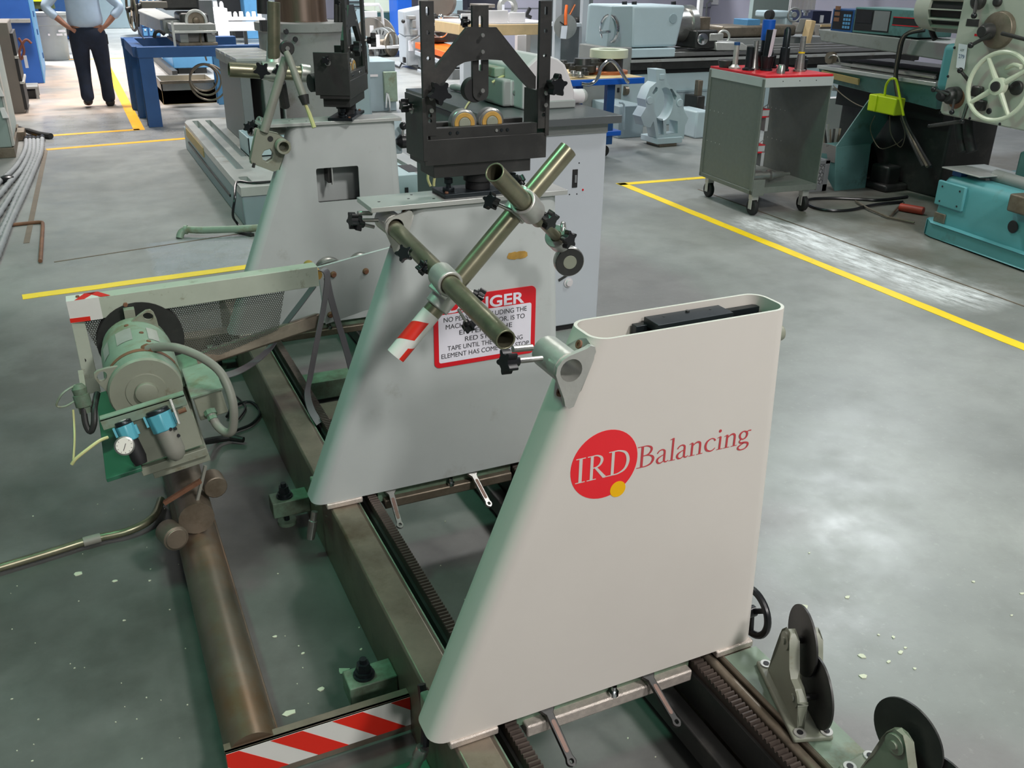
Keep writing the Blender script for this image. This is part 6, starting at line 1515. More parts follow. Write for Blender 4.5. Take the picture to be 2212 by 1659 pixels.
for i in range(-4, 9):
    for s in (1, -1):
        xa = x7 + i * 0.035; za, zb2 = 0.06, zc1 - 0.03
        p = Vector((xa, y7 + .01, za)); L_ = zb2 - za
        q = Vector((xa + s * L_ * .6, y7 + .01, zb2))
        # clip to the face
        def cl(pp, qq):
            t0, t1 = 0.0, 1.0
            dx = qq.x - pp.x
            for lim, sg in ((x7, 1), (x8 - .05, -1)):
                f0 = (pp.x - lim) * sg; f1 = (qq.x - lim) * sg
                if f0 < 0 and f1 < 0: return None
                if f0 < 0: t0 = max(t0, f0 / (f0 - f1))
                if f1 < 0: t1 = min(t1, f0 / (f0 - f1))
            if t1 - t0 < 0.05: return None
            return pp.lerp(qq, t0), pp.lerp(qq, t1)
        r_ = cl(p, q)
        if r_: gl2.bar(r_[0], r_[1], 0.007, 0.01, (0, 1, 0))
g_ = gl2.obj('crate_grille', K['midgray'], cr_); g_['kind'] = 'stuff'
sh = MB().bx(P(1790, 210, Y=6.9).x, P(1835, 260, Y=6.9).x, 6.9, 7.0, 0.0, P(1810, 212, Y=6.9).z).obj('white_sheet', K['formica']); tag(sh, 'white panel standing between cart and mill', 'panel')
for i, (a, b_, c2_, d2_) in enumerate(((1795, 192, 1880, 200), (1800, 215, 1870, 208), (1830, 225, 1885, 240))):
    o = MB().bar(P(a, b_, Y=7.1), P(c2_, d2_, Y=7.1), 0.05, 0.03).obj('metal_strip', K[('casting', 'bed', 'darksteel')[i]]); tag(o, 'metal strip of the loose stack under the mill table, ' + ('uppermost', 'middle', 'lowest')[i], 'metal strip', 'metal strips under the mill')
bk = MB().bx(6.05, 6.2, 5.55, 5.75, 0, 0.2).bx(6.0, 6.25, 5.5, 5.8, 0, 0.06).obj('stepped_casting', K['darksteel'], None, 0.02); tag(bk, 'dark stepped casting on the floor under the mill', 'casting')
# black hose loop and red tube on the floor
hs = MB().tube([P(1960, 425, z=.012), P(1900, 432, z=.012), P(1855, 430, z=.012), P(1800, 428, z=.012), P(1752, 430, z=.012), P(1743, 438, z=.012), P(1765, 450, z=.012), P(1800, 455, z=.012), P(1840, 453, z=.012), P(1870, 446, z=.014), P(1905, 440, z=.014), P(1950, 436, z=.012)], 0.011, 8, sm=5)
tag(hs.obj('black_hose', K['black']), 'black hose looped on the floor right of the tool cart', 'hose')
pb_ = MB().tube([P(1848, 434, z=.015), P(1875, 450, z=.02), P(1917, 469, z=.014), P(1975, 481, z=.012)], 0.008, 8).obj('bent_rod', K['bed']); tag(pb_, 'bent steel rod lying on the floor crossing the black hose', 'rod')
pb2 = MB().tube([P(1922, 468, z=.012), P(1938, 450, z=.02), P(1952, 438, z=.02)], 0.008, 8).obj('bent_rod', K['bed']); tag(pb2, 'short steel rod on the floor left of the red tube', 'rod')
rt_ = MB().cyl(P(1944, 447, z=.03), P(1995, 456, z=.03), 0.03, n=14).obj('red_tube', mat('dull_red', (176, 62, 46), 0.5), None, 0.003); tag(rt_, 'short dull red tube on the floor beside the turquoise base', 'tube')
# ---- radial drill at the right edge
rr_ = thing('radial_drill', 'turquoise drill with grey head panel and cream handwheel at the right photo edge', 'machine tool', (5.5, 4.0, 0))
ROT = Matrix.Translation((5.235, 4.435, 0)) @ Matrix.Rotation(math.radians(-7), 4, 'Z')
def rl(nm, b, m, bev=0.01, seg=2, par=None): return b.obj(nm, K[m], par or rr_, bev, seg=seg)
def rb_(x0, x1, y0, y1, z0, z1):
    b = MB(); b.M = ROT; return b.bx(x0, x1, y0, y1, z0, z1)
b = MB(); b.M = ROT
flo = [(0.0, -1.9), (0.0, -0.10), (0.02, -0.03), (0.09, 0.02), (0.9, 0.02), (0.9, -1.9)]
b.prism(flo, (0, 0, 0.02), (1, 0, 0), (0, 1, 0), 0.085); rl('base_flange', b, 'teal', 0.012)
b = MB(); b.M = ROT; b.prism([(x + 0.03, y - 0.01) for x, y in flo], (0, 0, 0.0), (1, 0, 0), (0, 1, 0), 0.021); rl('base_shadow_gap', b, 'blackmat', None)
b = MB(); b.M = ROT
def rsec(z, ins): return [Vector((x, y, z)) for x, y in rrect(0.05 + ins, 0.88, -1.9, -0.02 - ins, 0.07, 5)]
b.loft([rsec(0.1, 0.0), rsec(0.36, 0.01), rsec(0.40, 0.025), rsec(0.425, 0.06)]); rl('base_body', b, 'teal', None)
rl('cover_plate', rb_(0.035, 0.06, -0.29, -0.04, 0.22, 0.385), 'teal', 0.008)
for y in (-0.25, -0.09):
    for z in (0.25, 0.35):
        b = MB(); b.M = ROT; b.lathe((0.034, y, z), (-1, 0, 0), [(0, 0.007), (0.003, 0.006)], 8); rl('cover_screw', b, 'ink', None)
rl('base_notch', rb_(0.04, 0.052, -0.16, -0.06, 0.105, 0.17), 'bed', 0.004)
b = MB(); b.M = ROT; b.lathe((0.048, -0.72, 0.23), (-1, 0, 0), [(0, 0.04), (0.003, 0.038)], 22); rl('base_hole', b, 'ink', None)
b = MB(); b.M = ROT; b.bx(0.045, 0.055, -0.98, -0.84, 0.12, 0.26); rl('access_door', b, 'dkteal', 0.006)
rl('oil_tank', rb_(-0.02, 0.12, -0.98, -0.7, 0.33, 0.44), 'bed', 0.012)
rl('top_tray', rb_(0.06, 0.42, -0.36, -0.02, 0.46, 0.468), 'plate', 0.002)
rl('tray_post', rb_(0.1, 0.16, -0.16, -0.08, 0.42, 0.46), 'navy', 0.004)
rl('tray_post', rb_(0.18, 0.24, -0.3, -0.24, 0.42, 0.46), 'casting', 0.004)
b = MB(); b.M = ROT; b.cyl((0.25, -0.3, 0.45), (0.22, -0.95, 0.44), 0.045, n=16); rl('shaft_tube', b, 'casting', None)
rl('column_block', rb_(0.35, 0.9, -1.0, -0.35, 0.42, 0.62), 'dkteal', 0.02)
b = MB(); b.M = ROT; b.cyl((0.62, -0.7, 0.42), (0.62, -0.7, 2.2), 0.2, n=28); rl('column', b, 'darksteel', None)
# head panel
XP = 5.42
HB = [P(2029, 247, X=XP), P(2230, 288, X=XP), P(2255, -30, X=XP), P(2090, -40, X=XP)]
poly = [(-q.y, q.z) for q in HB]
MB().prism(poly, (XP, 0, 0), (0, -1, 0), (0, 0, 1), -0.3).obj('head_casting', K['panelgray'], rr_, 0.02)
MB().prism([(a * 0.985 + poly[1][0] * 0.015, b_ + 0.012) for a, b_ in poly], (XP - 0.004, 0, 0), (0, -1, 0), (0, 0, 1), 0.006).obj('head_panel', K['panelgray'], rr_, 0.002)
XF = XP - 0.01
# side housing left of the panel
e0, e1 = P(2030, 185, X=XP + .1), P(2052, 100, X=XP + .1)
MB().bx(XP + 0.05, XP + 0.3, P(2048, 150, X=XP).y - 0.05, P(2030, 150, X=XP).y + 0.06, e0.z - 0.03, e1.z + 0.02).obj('arm_slide', K['teal'], rr_, 0.04, seg=3)
# handwheel
wc = P(2156, 187, X=XF - 0.09); wr = 0.205
ax = Vector((-1, -0.08, 0.05)).normalized()
wh = MB(); wh.torus(wc, ax, wr, 0.0145, 48, 10); w_o = wh.obj('handwheel_rim', K['cream'], rr_)
u, w, d = basis(ax)
for k in range(4):
    a = 0.62 + k * PI / 2; e = u * math.cos(a) + w * math.sin(a)
    MB().tube([wc + d * -0.03 * 0 + e * 0.045, wc + e * (wr - 0.006)], [0.019, 0.013], 10).obj('handwheel_spoke', K['cream'], w_o)
MB().lathe(wc - d * 0.02, d, [(0, 0.055), (0.04, 0.052), (0.045, 0.04)], 26).obj('handwheel_hub', K['cream'], w_o)
MB().lathe(wc + d * 0.024, d, [(0, 0.032), (0.012, 0.03)], 20).obj('hub_cap', K['darksteel'], w_o)
MB().cyl(wc, wc - ax * 0.09, 0.028, n=14).obj('handwheel_shaft', K['steel'], rr_)
MB().tube([P(2170, 150, X=XF - .04), P(2190, 140, X=XF - .07), P(2206, 145, X=XF - .09)], [0.004, 0.012, 0.014], 10, sm=3).obj('curved_lever', K['cream'], rr_)
def boss(px, py, r, m='darksteel', d_=0.06, r2=None):
    q = P(px, py, X=XF); return MB().lathe(q, (-1, 0, 0), [(0, r), (d_ * .7, r * .95), (d_, r * .6)], 26).obj('dial_boss', K[m], rr_, 0.003)
def lever(p0, p1, r=0.011, rb=0.019, m='darksteel'):
    a, c = P(*p0[:2], X=XF - p0[2]), P(*p1[:2], X=XF - p1[2])
    o = MB().tube([a, c], [r * 1.2, r], 10).obj('lever', K[m], rr_)
    MB().sphere(c, rb).obj('lever_ball', K['black'], o)
boss(2160, 65, 0.115, 'bed', 0.05); boss(2148, 68, 0.055, 'darksteel', 0.12)
lever((2140, 75, .1), (2097, 98, .13)); lever((2165, 72, .1), (2225, 88, .13))
boss(2065, 206, 0.058, 'darksteel', 0.09); boss(2055, 206, 0.04, 'blackmat', 0.12)
lever((2050, 205, .09), (2017, 193, .12), 0.008); lever((2062, 215, .09), (2056, 242, .13), 0.007, 0.017)
lever((2096, 178, .05), (2074, 152, .09), 0.01); lever((2090, 225, .05), (2078, 262, .1), 0.01, 0.017)
lever((2080, 262, .08), (2008, 272, .12), 0.012, 0.014); lever((2110, 0, .04), (2104, 34, .09), 0.01)
for px, py in ((2115, 195), (2122, 225)):
    MB().bx(XF - 0.04, XF, P(px + 12, py, X=XF).y, P(px - 10, py, X=XF).y, P(px, py + 14, X=XF).z, P(px, py - 10, X=XF).z).obj('cam_block', K['darksteel'], rr_, 0.012)
boss(2137, 240, 0.02, 'ink', 0.01); boss(2198, 190, 0.045, 'darksteel', 0.03); boss(2117, 3, 0.05, 'darksteel', 0.05); boss(2157, 4, 0.03, 'darksteel', 0.03)
MB().bx(XF - 0.003, XF, P(2115, 48, X=XF).y, P(2088, 48, X=XF).y, P(2100, 57, X=XF).z, P(2100, 41, X=XF).z).obj('name_plate', K['darksteel'], rr_, 0.002)
for px, py, w2, h2_ in ((2121, 62, 5, 5), (2114, 76, 9, 2.5)):
    MB().bx(XF - 0.002, XF, P(px + w2, py, X=XF).y, P(px - w2, py, X=XF).y, P(px, py + h2_, X=XF).z, P(px, py - h2_, X=XF).z).obj('red_marking', K['signred'], rr_)
for px, py in ((2031, 243), (2095, 256), (2160, 268), (2062, 103), (2048, 165)):
    MB().lathe(P(px, py, X=XF), (-1, 0, 0), [(0, 0.01), (0.005, 0.008)], 8).obj('panel_screw', K['ink'], rr_)
MB().lathe(P(2066, 213, X=XF), (-1, 0, 0), [(0, 0.066), (0.003, 0.064)], 26).obj('red_ring', K['rust'], rr_)
# drive motor behind the panel
m0 = P(2000, 20, X=5.75)
mm_ = MB().lathe((5.75, m0.y + 0.0, m0.z + .01), (0, -1, 0), [(0, 0.10), (0.02, 0.14), (0.14, 0.155), (0.16, 0.155)], 28).obj('motor_cap', K['panelgray'], rr_)
mb = MB().lathe((5.75, m0.y - 0.16, m0.z + .01), (0, -1, 0), [(0, 0.13), (0.5, 0.13)], 28).obj('motor_body', K['blackmat'], rr_)
for k in range(14):
    a = 2 * PI * k / 14; e = Vector((math.cos(a), 0, math.sin(a)))
    c = Vector((5.75, m0.y - 0.16, m0.z + .01))
    MB().bar(c + e * 0.142, c + e * 0.142 + Vector((0, -0.45, 0)), 0.008, 0.03, e).obj('motor_fin', K['panelgray'], mb)
MB().tube([P(2008, 40, X=5.8), P(2012, 65, X=5.8), P(2020, 85, X=5.8)], 0.02, 8, sm=3).obj('motor_cable', K['blackmat'], rr_)
for px in (2072, 2090):
    MB().tube([P(px, 250, X=XP + .1), P(px + 2, 290, X=XP + .1), P(px + 10, 328, X=XP + .1)], 0.035, 12, sm=3).obj('flexible_hose', K['blackmat'], rr_)
# lot tag
tq = [P(2065, 146, X=XF - .012), P(2083, 150, X=XF - .012), P(2090, 97, X=XF - .012), P(2071, 94, X=XF - .012)]
lt = MB().hexa([tq[0], tq[1], tq[1] + Vector((.001, 0, 0)), tq[0] + Vector((.001, 0, 0))], [tq[3], tq[2], tq[2] + Vector((.001, 0, 0)), tq[3] + Vector((.001, 0, 0))]).obj('lot_tag', K['tagwhite'])
tag(lt, 'white lot tag hanging on the grey drill head panel', 'tag')
def text_on(parent, body, o_, ex, ey, h, m, width=None, nm='lettering'):
    cu = bpy.data.curves.new('text', 'FONT'); cu.body = body; cu.size = h / 0.73; cu.align_x = 'CENTER'
    to = bpy.data.objects.new('text', cu); C.objects.link(to)
    me = bpy.data.meshes.new_from_object(to.evaluated_get(bpy.context.evaluated_depsgraph_get())); bpy.data.objects.remove(to)
    xs = [v.co.x for v in me.vertices]; k = width / (max(xs) - min(xs)) if width else 1
    for v in me.vertices: v.co = o_ + ex * (v.co.x * k) + ey * v.co.y - ORG[parent.name]
    o = bpy.data.objects.new(nm, me); link(o); me.materials.clear(); me.materials.append(m); o.parent = parent; ORG[o.name] = ORG[parent.name]; return o
ex = (tq[1] - tq[0]).normalized(); ey = (tq[3] - tq[0]).normalized()
mid = (tq[0] + tq[1]) / 2 + Vector((-.0012, 0, 0)); H_ = (tq[3] - tq[0]).length
text_on(lt, 'LOT', mid + ey * H_ * .72, ex, ey, H_ * .09, K['ink'], 0.03)
text_on(lt, '279', mid + ey * H_ * .42, ex, ey, H_ * .17, K['tagink'], 0.045)
ct_ex = Vector((1, 0, 0))
text_on(tg, 'LOT', q + Vector((0.014, -0.003, 0.14)), ct_ex, Vector((.1, 0, 1)).normalized(), 0.014, K['ink'], 0.028)
# ================================================================ left side and background
K['taupe'] = mat('taupe_enamel', (112, 106, 98), 0.5, var=0.06)
K['palegreen'] = mat('pale_grey_green_enamel', (150, 164, 160), 0.45, var=0.04)
K['denim'] = mat('dark_denim', (26, 34, 52), 0.9, var=0.3, scale=14, bump=0.15)
K['shirt'] = mat('pale_blue_shirt', (176, 194, 214), 0.85, var=0.05, scale=10, bump=0.1)
K['skin'] = mat('skin', (150, 104, 84), 0.6, var=0.05)
K['hair'] = mat('grey_hair', (96, 90, 84), 0.8, var=0.2, scale=40)
K['shoe'] = mat('dark_shoe', (26, 22, 24), 0.5, var=0.1)
K['canvas'] = mat('brown_rope', (128, 78, 64), 0.8, var=0.15)
K['hosegray'] = mat('grey_corrugated_hose', (150, 152, 154), 0.45, var=0.12, scale=4)
# grey-green control cabinet with white cable clips
gc = thing('machine_cabinet', 'tall grey-green machine cabinet with white clips at the left photo edge', 'cabinet', (-1.0, 10.2, 0))
MB().bx(-1.6, -0.575, 9.72, 11.2, 0.09, 1.75).obj('cabinet_shell', K['palegreen'], gc, 0.01)
MB().bx(-1.6, -0.56, 9.70, 11.2, 0.0, 0.09).obj('wood_skid', K['bed'], gc, 0.004)
for z in (0.36, 0.55, 0.74, 0.93, 1.1, 1.28):
    MB().hexa([(-0.60, 9.66, z), (-0.55, 9.66, z), (-0.55, 9.72, z), (-0.60, 9.72, z)], [(-0.61, 9.68, z + .09), (-0.57, 9.68, z + .09), (-0.57, 9.72, z + .09), (-0.61, 9.72, z + .09)]).obj('white_clip', K['formica'], gc, 0.004)
MB().bx(-0.575, -0.555, 9.72, 9.9, 0.1, 1.7).obj('edge_channel', K['alu'], gc, 0.002)
# taupe machine column with a vice on top
tc_ = thing('machine_column', 'taupe machine pedestal with dark vise on top at the left photo edge', 'machine', (-0.9, 13.2, 0))
MB().bx(-1.7, -0.53, 12.72, 13.6, 0.0, 1.02).obj('column_body', K['taupe'], tc_, 0.01)
for z0, z1 in ((0.04, 0.33), (0.37, 0.62), (0.66, 0.9)):
    MB().bx(-0.535, -0.50, 12.72, 13.6, z0, z1).obj('side_slot', K['blackmat'], tc_, 0.003)
MB().bx(-0.53, -0.48, 12.72, 13.6, 0.62, 0.655).obj('side_ledge', K['alu'], tc_, 0.003)
MB().bx(-0.53, -0.48, 12.72, 13.6, 0.335, 0.365).obj('side_ledge', K['alu'], tc_, 0.003)
MB().lathe((-1.02, 12.9, 1.02), (0, 0, 1), [(0, 0.24), (0.03, 0.24), (0.05, 0.18), (0.09, 0.16)], 22).obj('vise_base', K['bed'], tc_)
MB().bx(-1.15, -0.78, 12.8, 13.05, 1.1, 1.2).obj('vise_body', K['darksteel'], tc_, 0.015)
MB().sphere((-0.98, 12.9, 1.29), 0.11, sc=(1.2, 1, .8)).obj('vise_head', K['steel'], tc_)
MB().tube([(-0.74, 12.95, 1.13), (-0.72, 12.95, 1.3), (-0.78, 12.95, 1.5)], 0.04, 10, sm=3).obj('vise_jaw', K['casting'], tc_)
rp = MB().tube([P(40, 82, Y=12.6), P(48, 95, Y=12.6), P(52, 112, Y=12.6), P(46, 128, Y=12.6), P(42, 112, Y=12.6), P(50, 92, Y=12.6), P(58, 86, Y=12.6), P(68, 94, Y=12.6)], 0.014, 8, sm=5).obj('brown_rope', K['canvas'])
tag(rp, 'brown rope hanging on the side of the taupe machine pedestal', 'rope')
o = MB().bx(P(52, 130, Y=12.55).x, P(59, 130, Y=12.55).x, 12.55, 12.56, P(55, 147, Y=12.55).z, P(55, 120, Y=12.55).z).obj('white_tag', K['tagwhite']); tag(o, 'white paper tag hanging under the brown rope', 'tag')
st = thing('step_stool', 'small grey steel stool on the floor beside the taupe machine pedestal', 'stool', P(70, 215, z=0))
a, b_ = P(52, 215, z=0), P(86, 215, z=0)
MB().bx(a.x, b_.x, a.y, a.y + 0.45, 0.13, 0.16).obj('stool_top', K['casting'], st, 0.004)
for x in (a.x, b_.x - 0.03):
    for y in (a.y, a.y + 0.42): MB().bx(x, x + 0.03, y, y + 0.03, 0, 0.13).obj('leg', K['casting'], st)
MB().bx(a.x + 0.05, b_.x - 0.04, a.y + 0.05, a.y + 0.35, 0.0, 0.1).obj('stool_box', K['blackmat'], st)
# blue cabinet
bc = thing('blue_cabinet', 'tall cobalt blue cabinet with pale blue side at the left', 'cabinet', (-0.9, 17, 0))
MB().bx(-1.9, -0.345, 15.97, 19.0, 0.0, 2.1).obj('cabinet_front', K['cobalt'], bc, 0.01)
MB().bx(-0.344, -0.325, 15.99, 19.0, 0.0, 2.1).obj('cabinet_side', K['skyblue'], bc, 0.003)
MB().bx(-1.6, -0.36, 15.75, 15.97, 0.86, 0.91).obj('front_shelf', K['casting'], bc, 0.004)
for y, z in ((16.6, 0.9), (17.0, 0.62), (17.9, 0.2)): MB().bx(-0.325, -0.31, y, y + 0.15, z, z + 0.08).obj('side_latch', K['navy'], bc)
# rubbish bin
bn = thing('trash_can', 'round grey plastic trash can beyond the blue cabinet', 'trash can', (-0.14, 19.9, 0))
MB().lathe((-0.14, 19.95, 0), (0, 0, 1), [(0, 0.22), (0.02, 0.235), (0.6, 0.265), (0.62, 0.29), (0.78, 0.30), (0.785, 0.325), (0.83, 0.325), (0.83, 0.29)], 28).obj('bin_body', K['plasticg'], bn)
MB().bx(0.13, 0.23, 19.9, 20.0, 0.62, 0.66).obj('bin_handle', K['plasticg'], bn, 0.01)
for x0, x1, z in ((-0.02, 0.10, 0.50), (-0.06, 0.04, 0.44), (0.07, 0.11, 0.44), (-0.2, -0.17, 0.44)):
    MB().bx(x0, x1, 19.66, 19.70, z, z + 0.035).obj('paint_mark', K['formica'], bn)
# hi-vis clothing hanging beyond the bin
hv = MB(); hv.loft([[Vector((x, y, z)) for x, y in rrect(-0.42 + i * .01, 0.0 - i * .01, 20.9, 21.15, 0.08, 3)] for i, z in enumerate((0.85, 1.0, 1.2, 1.45))])
hvo = hv.obj('safety_vest', mat('olive_cloth', (70, 78, 44), 0.9)); tag(hvo, 'dark safety jacket with neon bands hanging beyond the trash can', 'jacket')
for z in (0.98, 1.08): MB().bx(-0.39, -0.03, 20.885, 20.9, z, z + 0.05).obj('neon_band', K['neon'], hvo)
MB().bx(-0.3, -0.12, 21.0, 21.05, 0.0, 0.85).obj('hanger_post', K['blackmat'], hvo)
# far blue machine and dividers
fb = thing('blue_booth', 'large blue machine enclosure far behind the walking man', 'machine', (0.6, 26, 0))
MB().bx(-0.5, 0.75, 25.4, 27.2, 0, 1.9).obj('enclosure', K['navy'], fb, 0.02)
MB().bx(-0.5, 0.75, 25.38, 25.4, 0.35, 0.37).obj('seam', K['cobalt'], fb)
MB().bx(0.0, 0.3, 25.37, 25.4, 0.1, 0.28).obj('cut_out', K['blackmat'], fb)
o = MB().bx(0.95, 2.6, 29.5, 30.2, 0, 1.8).obj('grey_cabinet', K['tealgray'], None, 0.02); tag(o, 'grey-blue cabinet far behind the walking man, right', 'cabinet')
# ---- the walking man
def skinned(nm, verts, edges, m, parent, sub=2, root=0):
    me = bpy.data.meshes.new(nm); me.from_pydata([v[:3] for v in verts], edges, [])
    o = bpy.data.objects.new(nm, me); link(o)
    sk = o.modifiers.new('skin', 'SKIN'); sk.use_smooth_shade = True
    for i, v in enumerate(verts):
        d = me.skin_vertices[0].data[i]; d.radius = (v[3], v[4] if len(v) > 4 else v[3]); d.use_root = (i == root)
    s = o.modifiers.new('sub', 'SUBSURF'); s.levels = sub; s.render_levels = sub
    me.materials.append(m); o.parent = parent; ORG[o.name] = Vector((0, 0, 0)); return o
man = thing('person', 'person in pale blue shirt and dark jeans walking away, hands on hips', 'person', (0.305, 13.05, 0))
V = [(0, 0, .95, .15, .12), (0, 0, 1.14, .17, .13), (0, .01, 1.34, .17, .12), (0, .01, 1.47, .09, .08), (0, .02, 1.54, .06, .06), (0, .04, 1.62, .075, .09), (0, .045, 1.70, .085, .105), (0, .04, 1.78, .06, .08),
     (-.19, .0, 1.43, .065, .065), (-.42, -.06, 1.17, .05, .05), (-.245, -.10, .99, .034, .034), (.19, .0, 1.43, .065, .065), (.42, -.06, 1.17, .05, .05), (.25, -.10, .99, .034, .034),
     (-.10, 0, .86, .1, .1), (-.115, .03, .49, .062, .065), (-.12, -.12, .14, .045, .045), (.11, 0, .86, .1, .1), (.125, .03, .48, .062, .065), (.125, .01, .09, .045, .045),
     (-.12, -.02, .03, .042, .03), (.13, .13, .035, .042, .03)]
E_ = [(0, 1), (1, 2), (2, 3), (3, 4), (4, 5), (5, 6), (6, 7), (2, 8), (8, 9), (9, 10), (2, 11), (11, 12), (12, 13), (0, 14), (14, 15), (15, 16), (0, 17), (17, 18), (18, 19), (16, 20), (19, 21)]
for side_, wi in ((-1, 10), (1, 13)):
    w_ = V[wi]; pi = len(V)
    V.append((w_[0] - side_ * .05, w_[1] - .01, w_[2] - .05, .034, .02)); E_.append((wi, pi))
    for k, (dx, dz, L_) in enumerate(((.0, -.0, .075), (-.02, -.02, .085), (-.035, -.04, .08), (-.04, -.062, .06))):
        a = len(V); px_, py_, pz_ = V[pi][:3]
        V.append((px_ + side_ * dx * .6 - side_ * .03, py_ - .005, pz_ + dz * .7 - .012, .0095)); E_.append((pi, a))
        V.append((px_ + side_ * dx * .6 - side_ * (.03 + L_ * .5), py_ + .005, pz_ + dz * .75 - .02, .009)); E_.append((a, a + 1))
        V.append((px_ + side_ * dx * .6 - side_ * (.03 + L_ * .85), py_ + .02, pz_ + dz * .8 - .035, .0075)); E_.append((a + 1, a + 2))
    a = len(V); px_, py_, pz_ = V[pi][:3]
    V.append((px_ + side_ * .012, py_ + .03, pz_ - .0, .011)); E_.append((pi, a)); V.append((px_ - side_ * .02, py_ + .055, pz_ - .005, .0095)); E_.append((a, a + 1))
skinned('body', V, E_, K['skin'], man)
sh_ = [(0, 0, .90, .245, .18), (0, 0, 1.08, .215, .165), (0, 0, 1.26, .205, .15), (0, .01, 1.42, .17, .12), (0, .015, 1.50, .08, .08), (-.205, 0, 1.43, .085, .085), (-.33, -.035, 1.28, .075, .07), (-.425, -.06, 1.17, .066, .066), (-.30, -.09, 1.045, .052, .052), (.205, 0, 1.43, .085, .085), (.33, -.035, 1.28, .075, .07), (.425, -.06, 1.17, .066, .066), (.305, -.09, 1.045, .052, .052)]
skinned('shirt', sh_, [(0, 1), (1, 2), (2, 3), (3, 4), (3, 5), (5, 6), (6, 7), (7, 8), (3, 9), (9, 10), (10, 11), (11, 12)], K['shirt'], man)
tr_ = [(0, 0, 1.0, .215, .16), (0, 0, .86, .215, .16), (-.105, 0, .76, .125, .13), (-.112, .02, .5, .09, .094), (-.118, -.06, .28, .078, .08), (-.12, -.12, .07, .082, .085), (.11, 0, .76, .125, .13), (.122, .02, .5, .09, .094), (.126, .01, .26, .078, .08), (.126, .0, .035, .082, .086)]
skinned('trousers', tr_, [(0, 1), (1, 2), (2, 3), (3, 4), (4, 5), (1, 6), (6, 7), (7, 8), (8, 9)], K['denim'], man)
for s_, hx, hy, hz, tx_, ty_, tz_ in ((-1, -.12, -.14, .10, -.125, .08, .035), (1, .128, -.05, .04, .145, .19, .035)):
    skinned('shoe', [(hx, hy, hz, .06, .05), ((hx + tx_) / 2, (hy + ty_) / 2, (hz + tz_) / 2 + .005, .06, .048), (tx_, ty_, tz_, .055, .036)], [(0, 1), (1, 2)], K['shoe'], man)
skinned('hair', [(0, .0, 1.68, .075, .06), (0, .02, 1.76, .09, .09), (0, .05, 1.80, .07, .08)], [(0, 1), (1, 2)], K['hair'], man)
for x in (-.092, .092): MB().sphere((x, .05, 1.68), 0.03, sc=(.4, .7, 1)).obj('ear', K['skin'], man, local=True)
MB().sphere((0, .155, 1.67), 0.022, sc=(.7, 1, 1)).obj('nose', K['skin'], man, local=True)
for x in (-.035, .035): MB().sphere((x, .135, 1.705), 0.013).obj('eye', K['ink'], man, local=True)
MB().sphere((0, .14, 1.625), 0.022, sc=(1.3, .4, .3)).obj('mouth', K['canvas'], man, local=True)
MB().bx(.185, .225, -.03, .05, .74, .86).obj('belt_pouch', K['blackmat'], man, 0.01, local=True)
# ---- blue stand with the long machine on it
sd = thing('machine_stand', 'dark blue steel stand with slanting looking legs under a long machine', 'stand', (1.4, 11.8, 0))
zs = 0.84
def ibeam_leg(x, y, m):
    MB().bx(x - .075, x + .075, y - .012, y, 0, zs - 0.1).bx(x - .075, x + .075, y + .13, y + .142, 0, zs - 0.1).bx(x - .006, x + .006, y - .001, y + .131, 0, zs - 0.1).obj('leg', m, sd, 0.003)
ibeam_leg(0.80, 11.10, K['navy']); ibeam_leg(0.76, 11.85, K['navy']); ibeam_leg(0.74, 12.55, K['navy']); ibeam_leg(1.80, 12.72, K['skyblue']); ibeam_leg(2.0, 11.10, K['navy'])
MB().bx(0.72, 2.08, 11.08, 11.22, zs - 0.11, zs).obj('front_beam', K['navy'], sd, 0.004)
MB().bx(0.66, 2.0, 12.55, 12.7, zs - 0.1, zs).obj('rear_beam', K['navy'], sd, 0.004)
MB().bx(0.68, 0.8, 11.2, 12.6, zs - 0.11, zs).obj('side_beam', K['navy'], sd, 0.004)
mc = thing('planing_machine', 'grey machine with front handwheel standing on the dark blue stand', 'machine', (1.3, 11.6, zs))
def fpx(x0, x1, yb, yt, Y, dy, nm, m, bev=0.006, par=None):
    return pxbox(MB(), x0, x1, yb, yt, Y, dy).obj(nm, K[m], par or mc, bev)
bx0_, bx1_ = P(387, 100, Y=11.2).x, P(470, 100, Y=11.2).x
MB().bx(bx0_, bx1_, 11.15, 12.4, zs, zs + 0.03).obj('base_plate', K['bed'], mc, 0.004)
for x in (bx0_ + .02, bx1_ - .1): MB().bx(x, x + 0.09, 11.2, 12.4, zs + .03, zs + 0.13).obj('base_channel', K['casting'], mc, 0.004)
MB().bx(bx0_ + .1, bx1_ - .12, 11.3, 12.4, zs + .03, zs + .12).obj('base_core', K['casting'], mc, 0.003)
MB().bx(bx0_ - .05, bx1_ + .0, 11.15, 12.5, zs + .13, zs + .155).obj('deck_plate', K['plate'], mc, 0.003)
MB().bx(bx0_ - .06, bx1_ - .0, 11.18, 12.5, zs + .155, zs + .22).obj('deck_frame', K['casting'], mc, 0.004)
MB().hexa([(bx0_ - .25, 14.2, zs + .1), (bx0_ + .05, 14.2, zs + .1), (bx0_ + .1, 11.6, zs + .1), (bx0_ - .1, 11.6, zs + .1)], [(bx0_ - .25, 14.2, zs + .28), (bx0_ + .05, 14.2, zs + .28), (bx0_ + .1, 11.6, zs + .24), (bx0_ - .1, 11.6, zs + .24)]).obj('long_bed', K['casting'], mc, 0.01)
MB().bx(bx0_ - .06, bx0_ - .035, 11.13, 11.15, zs - 0.02, zs + .25).obj('edge_post', K['plate'], mc)
fpx(390, 452, 66, 28, 11.5, 0.6, 'gear_block', 'darksteel', 0.03)
fpx(432, 462, 66, 0, 12.0, 0.3, 'column_panel', 'midgray')
hwc = P(424, 45, Y=11.35)
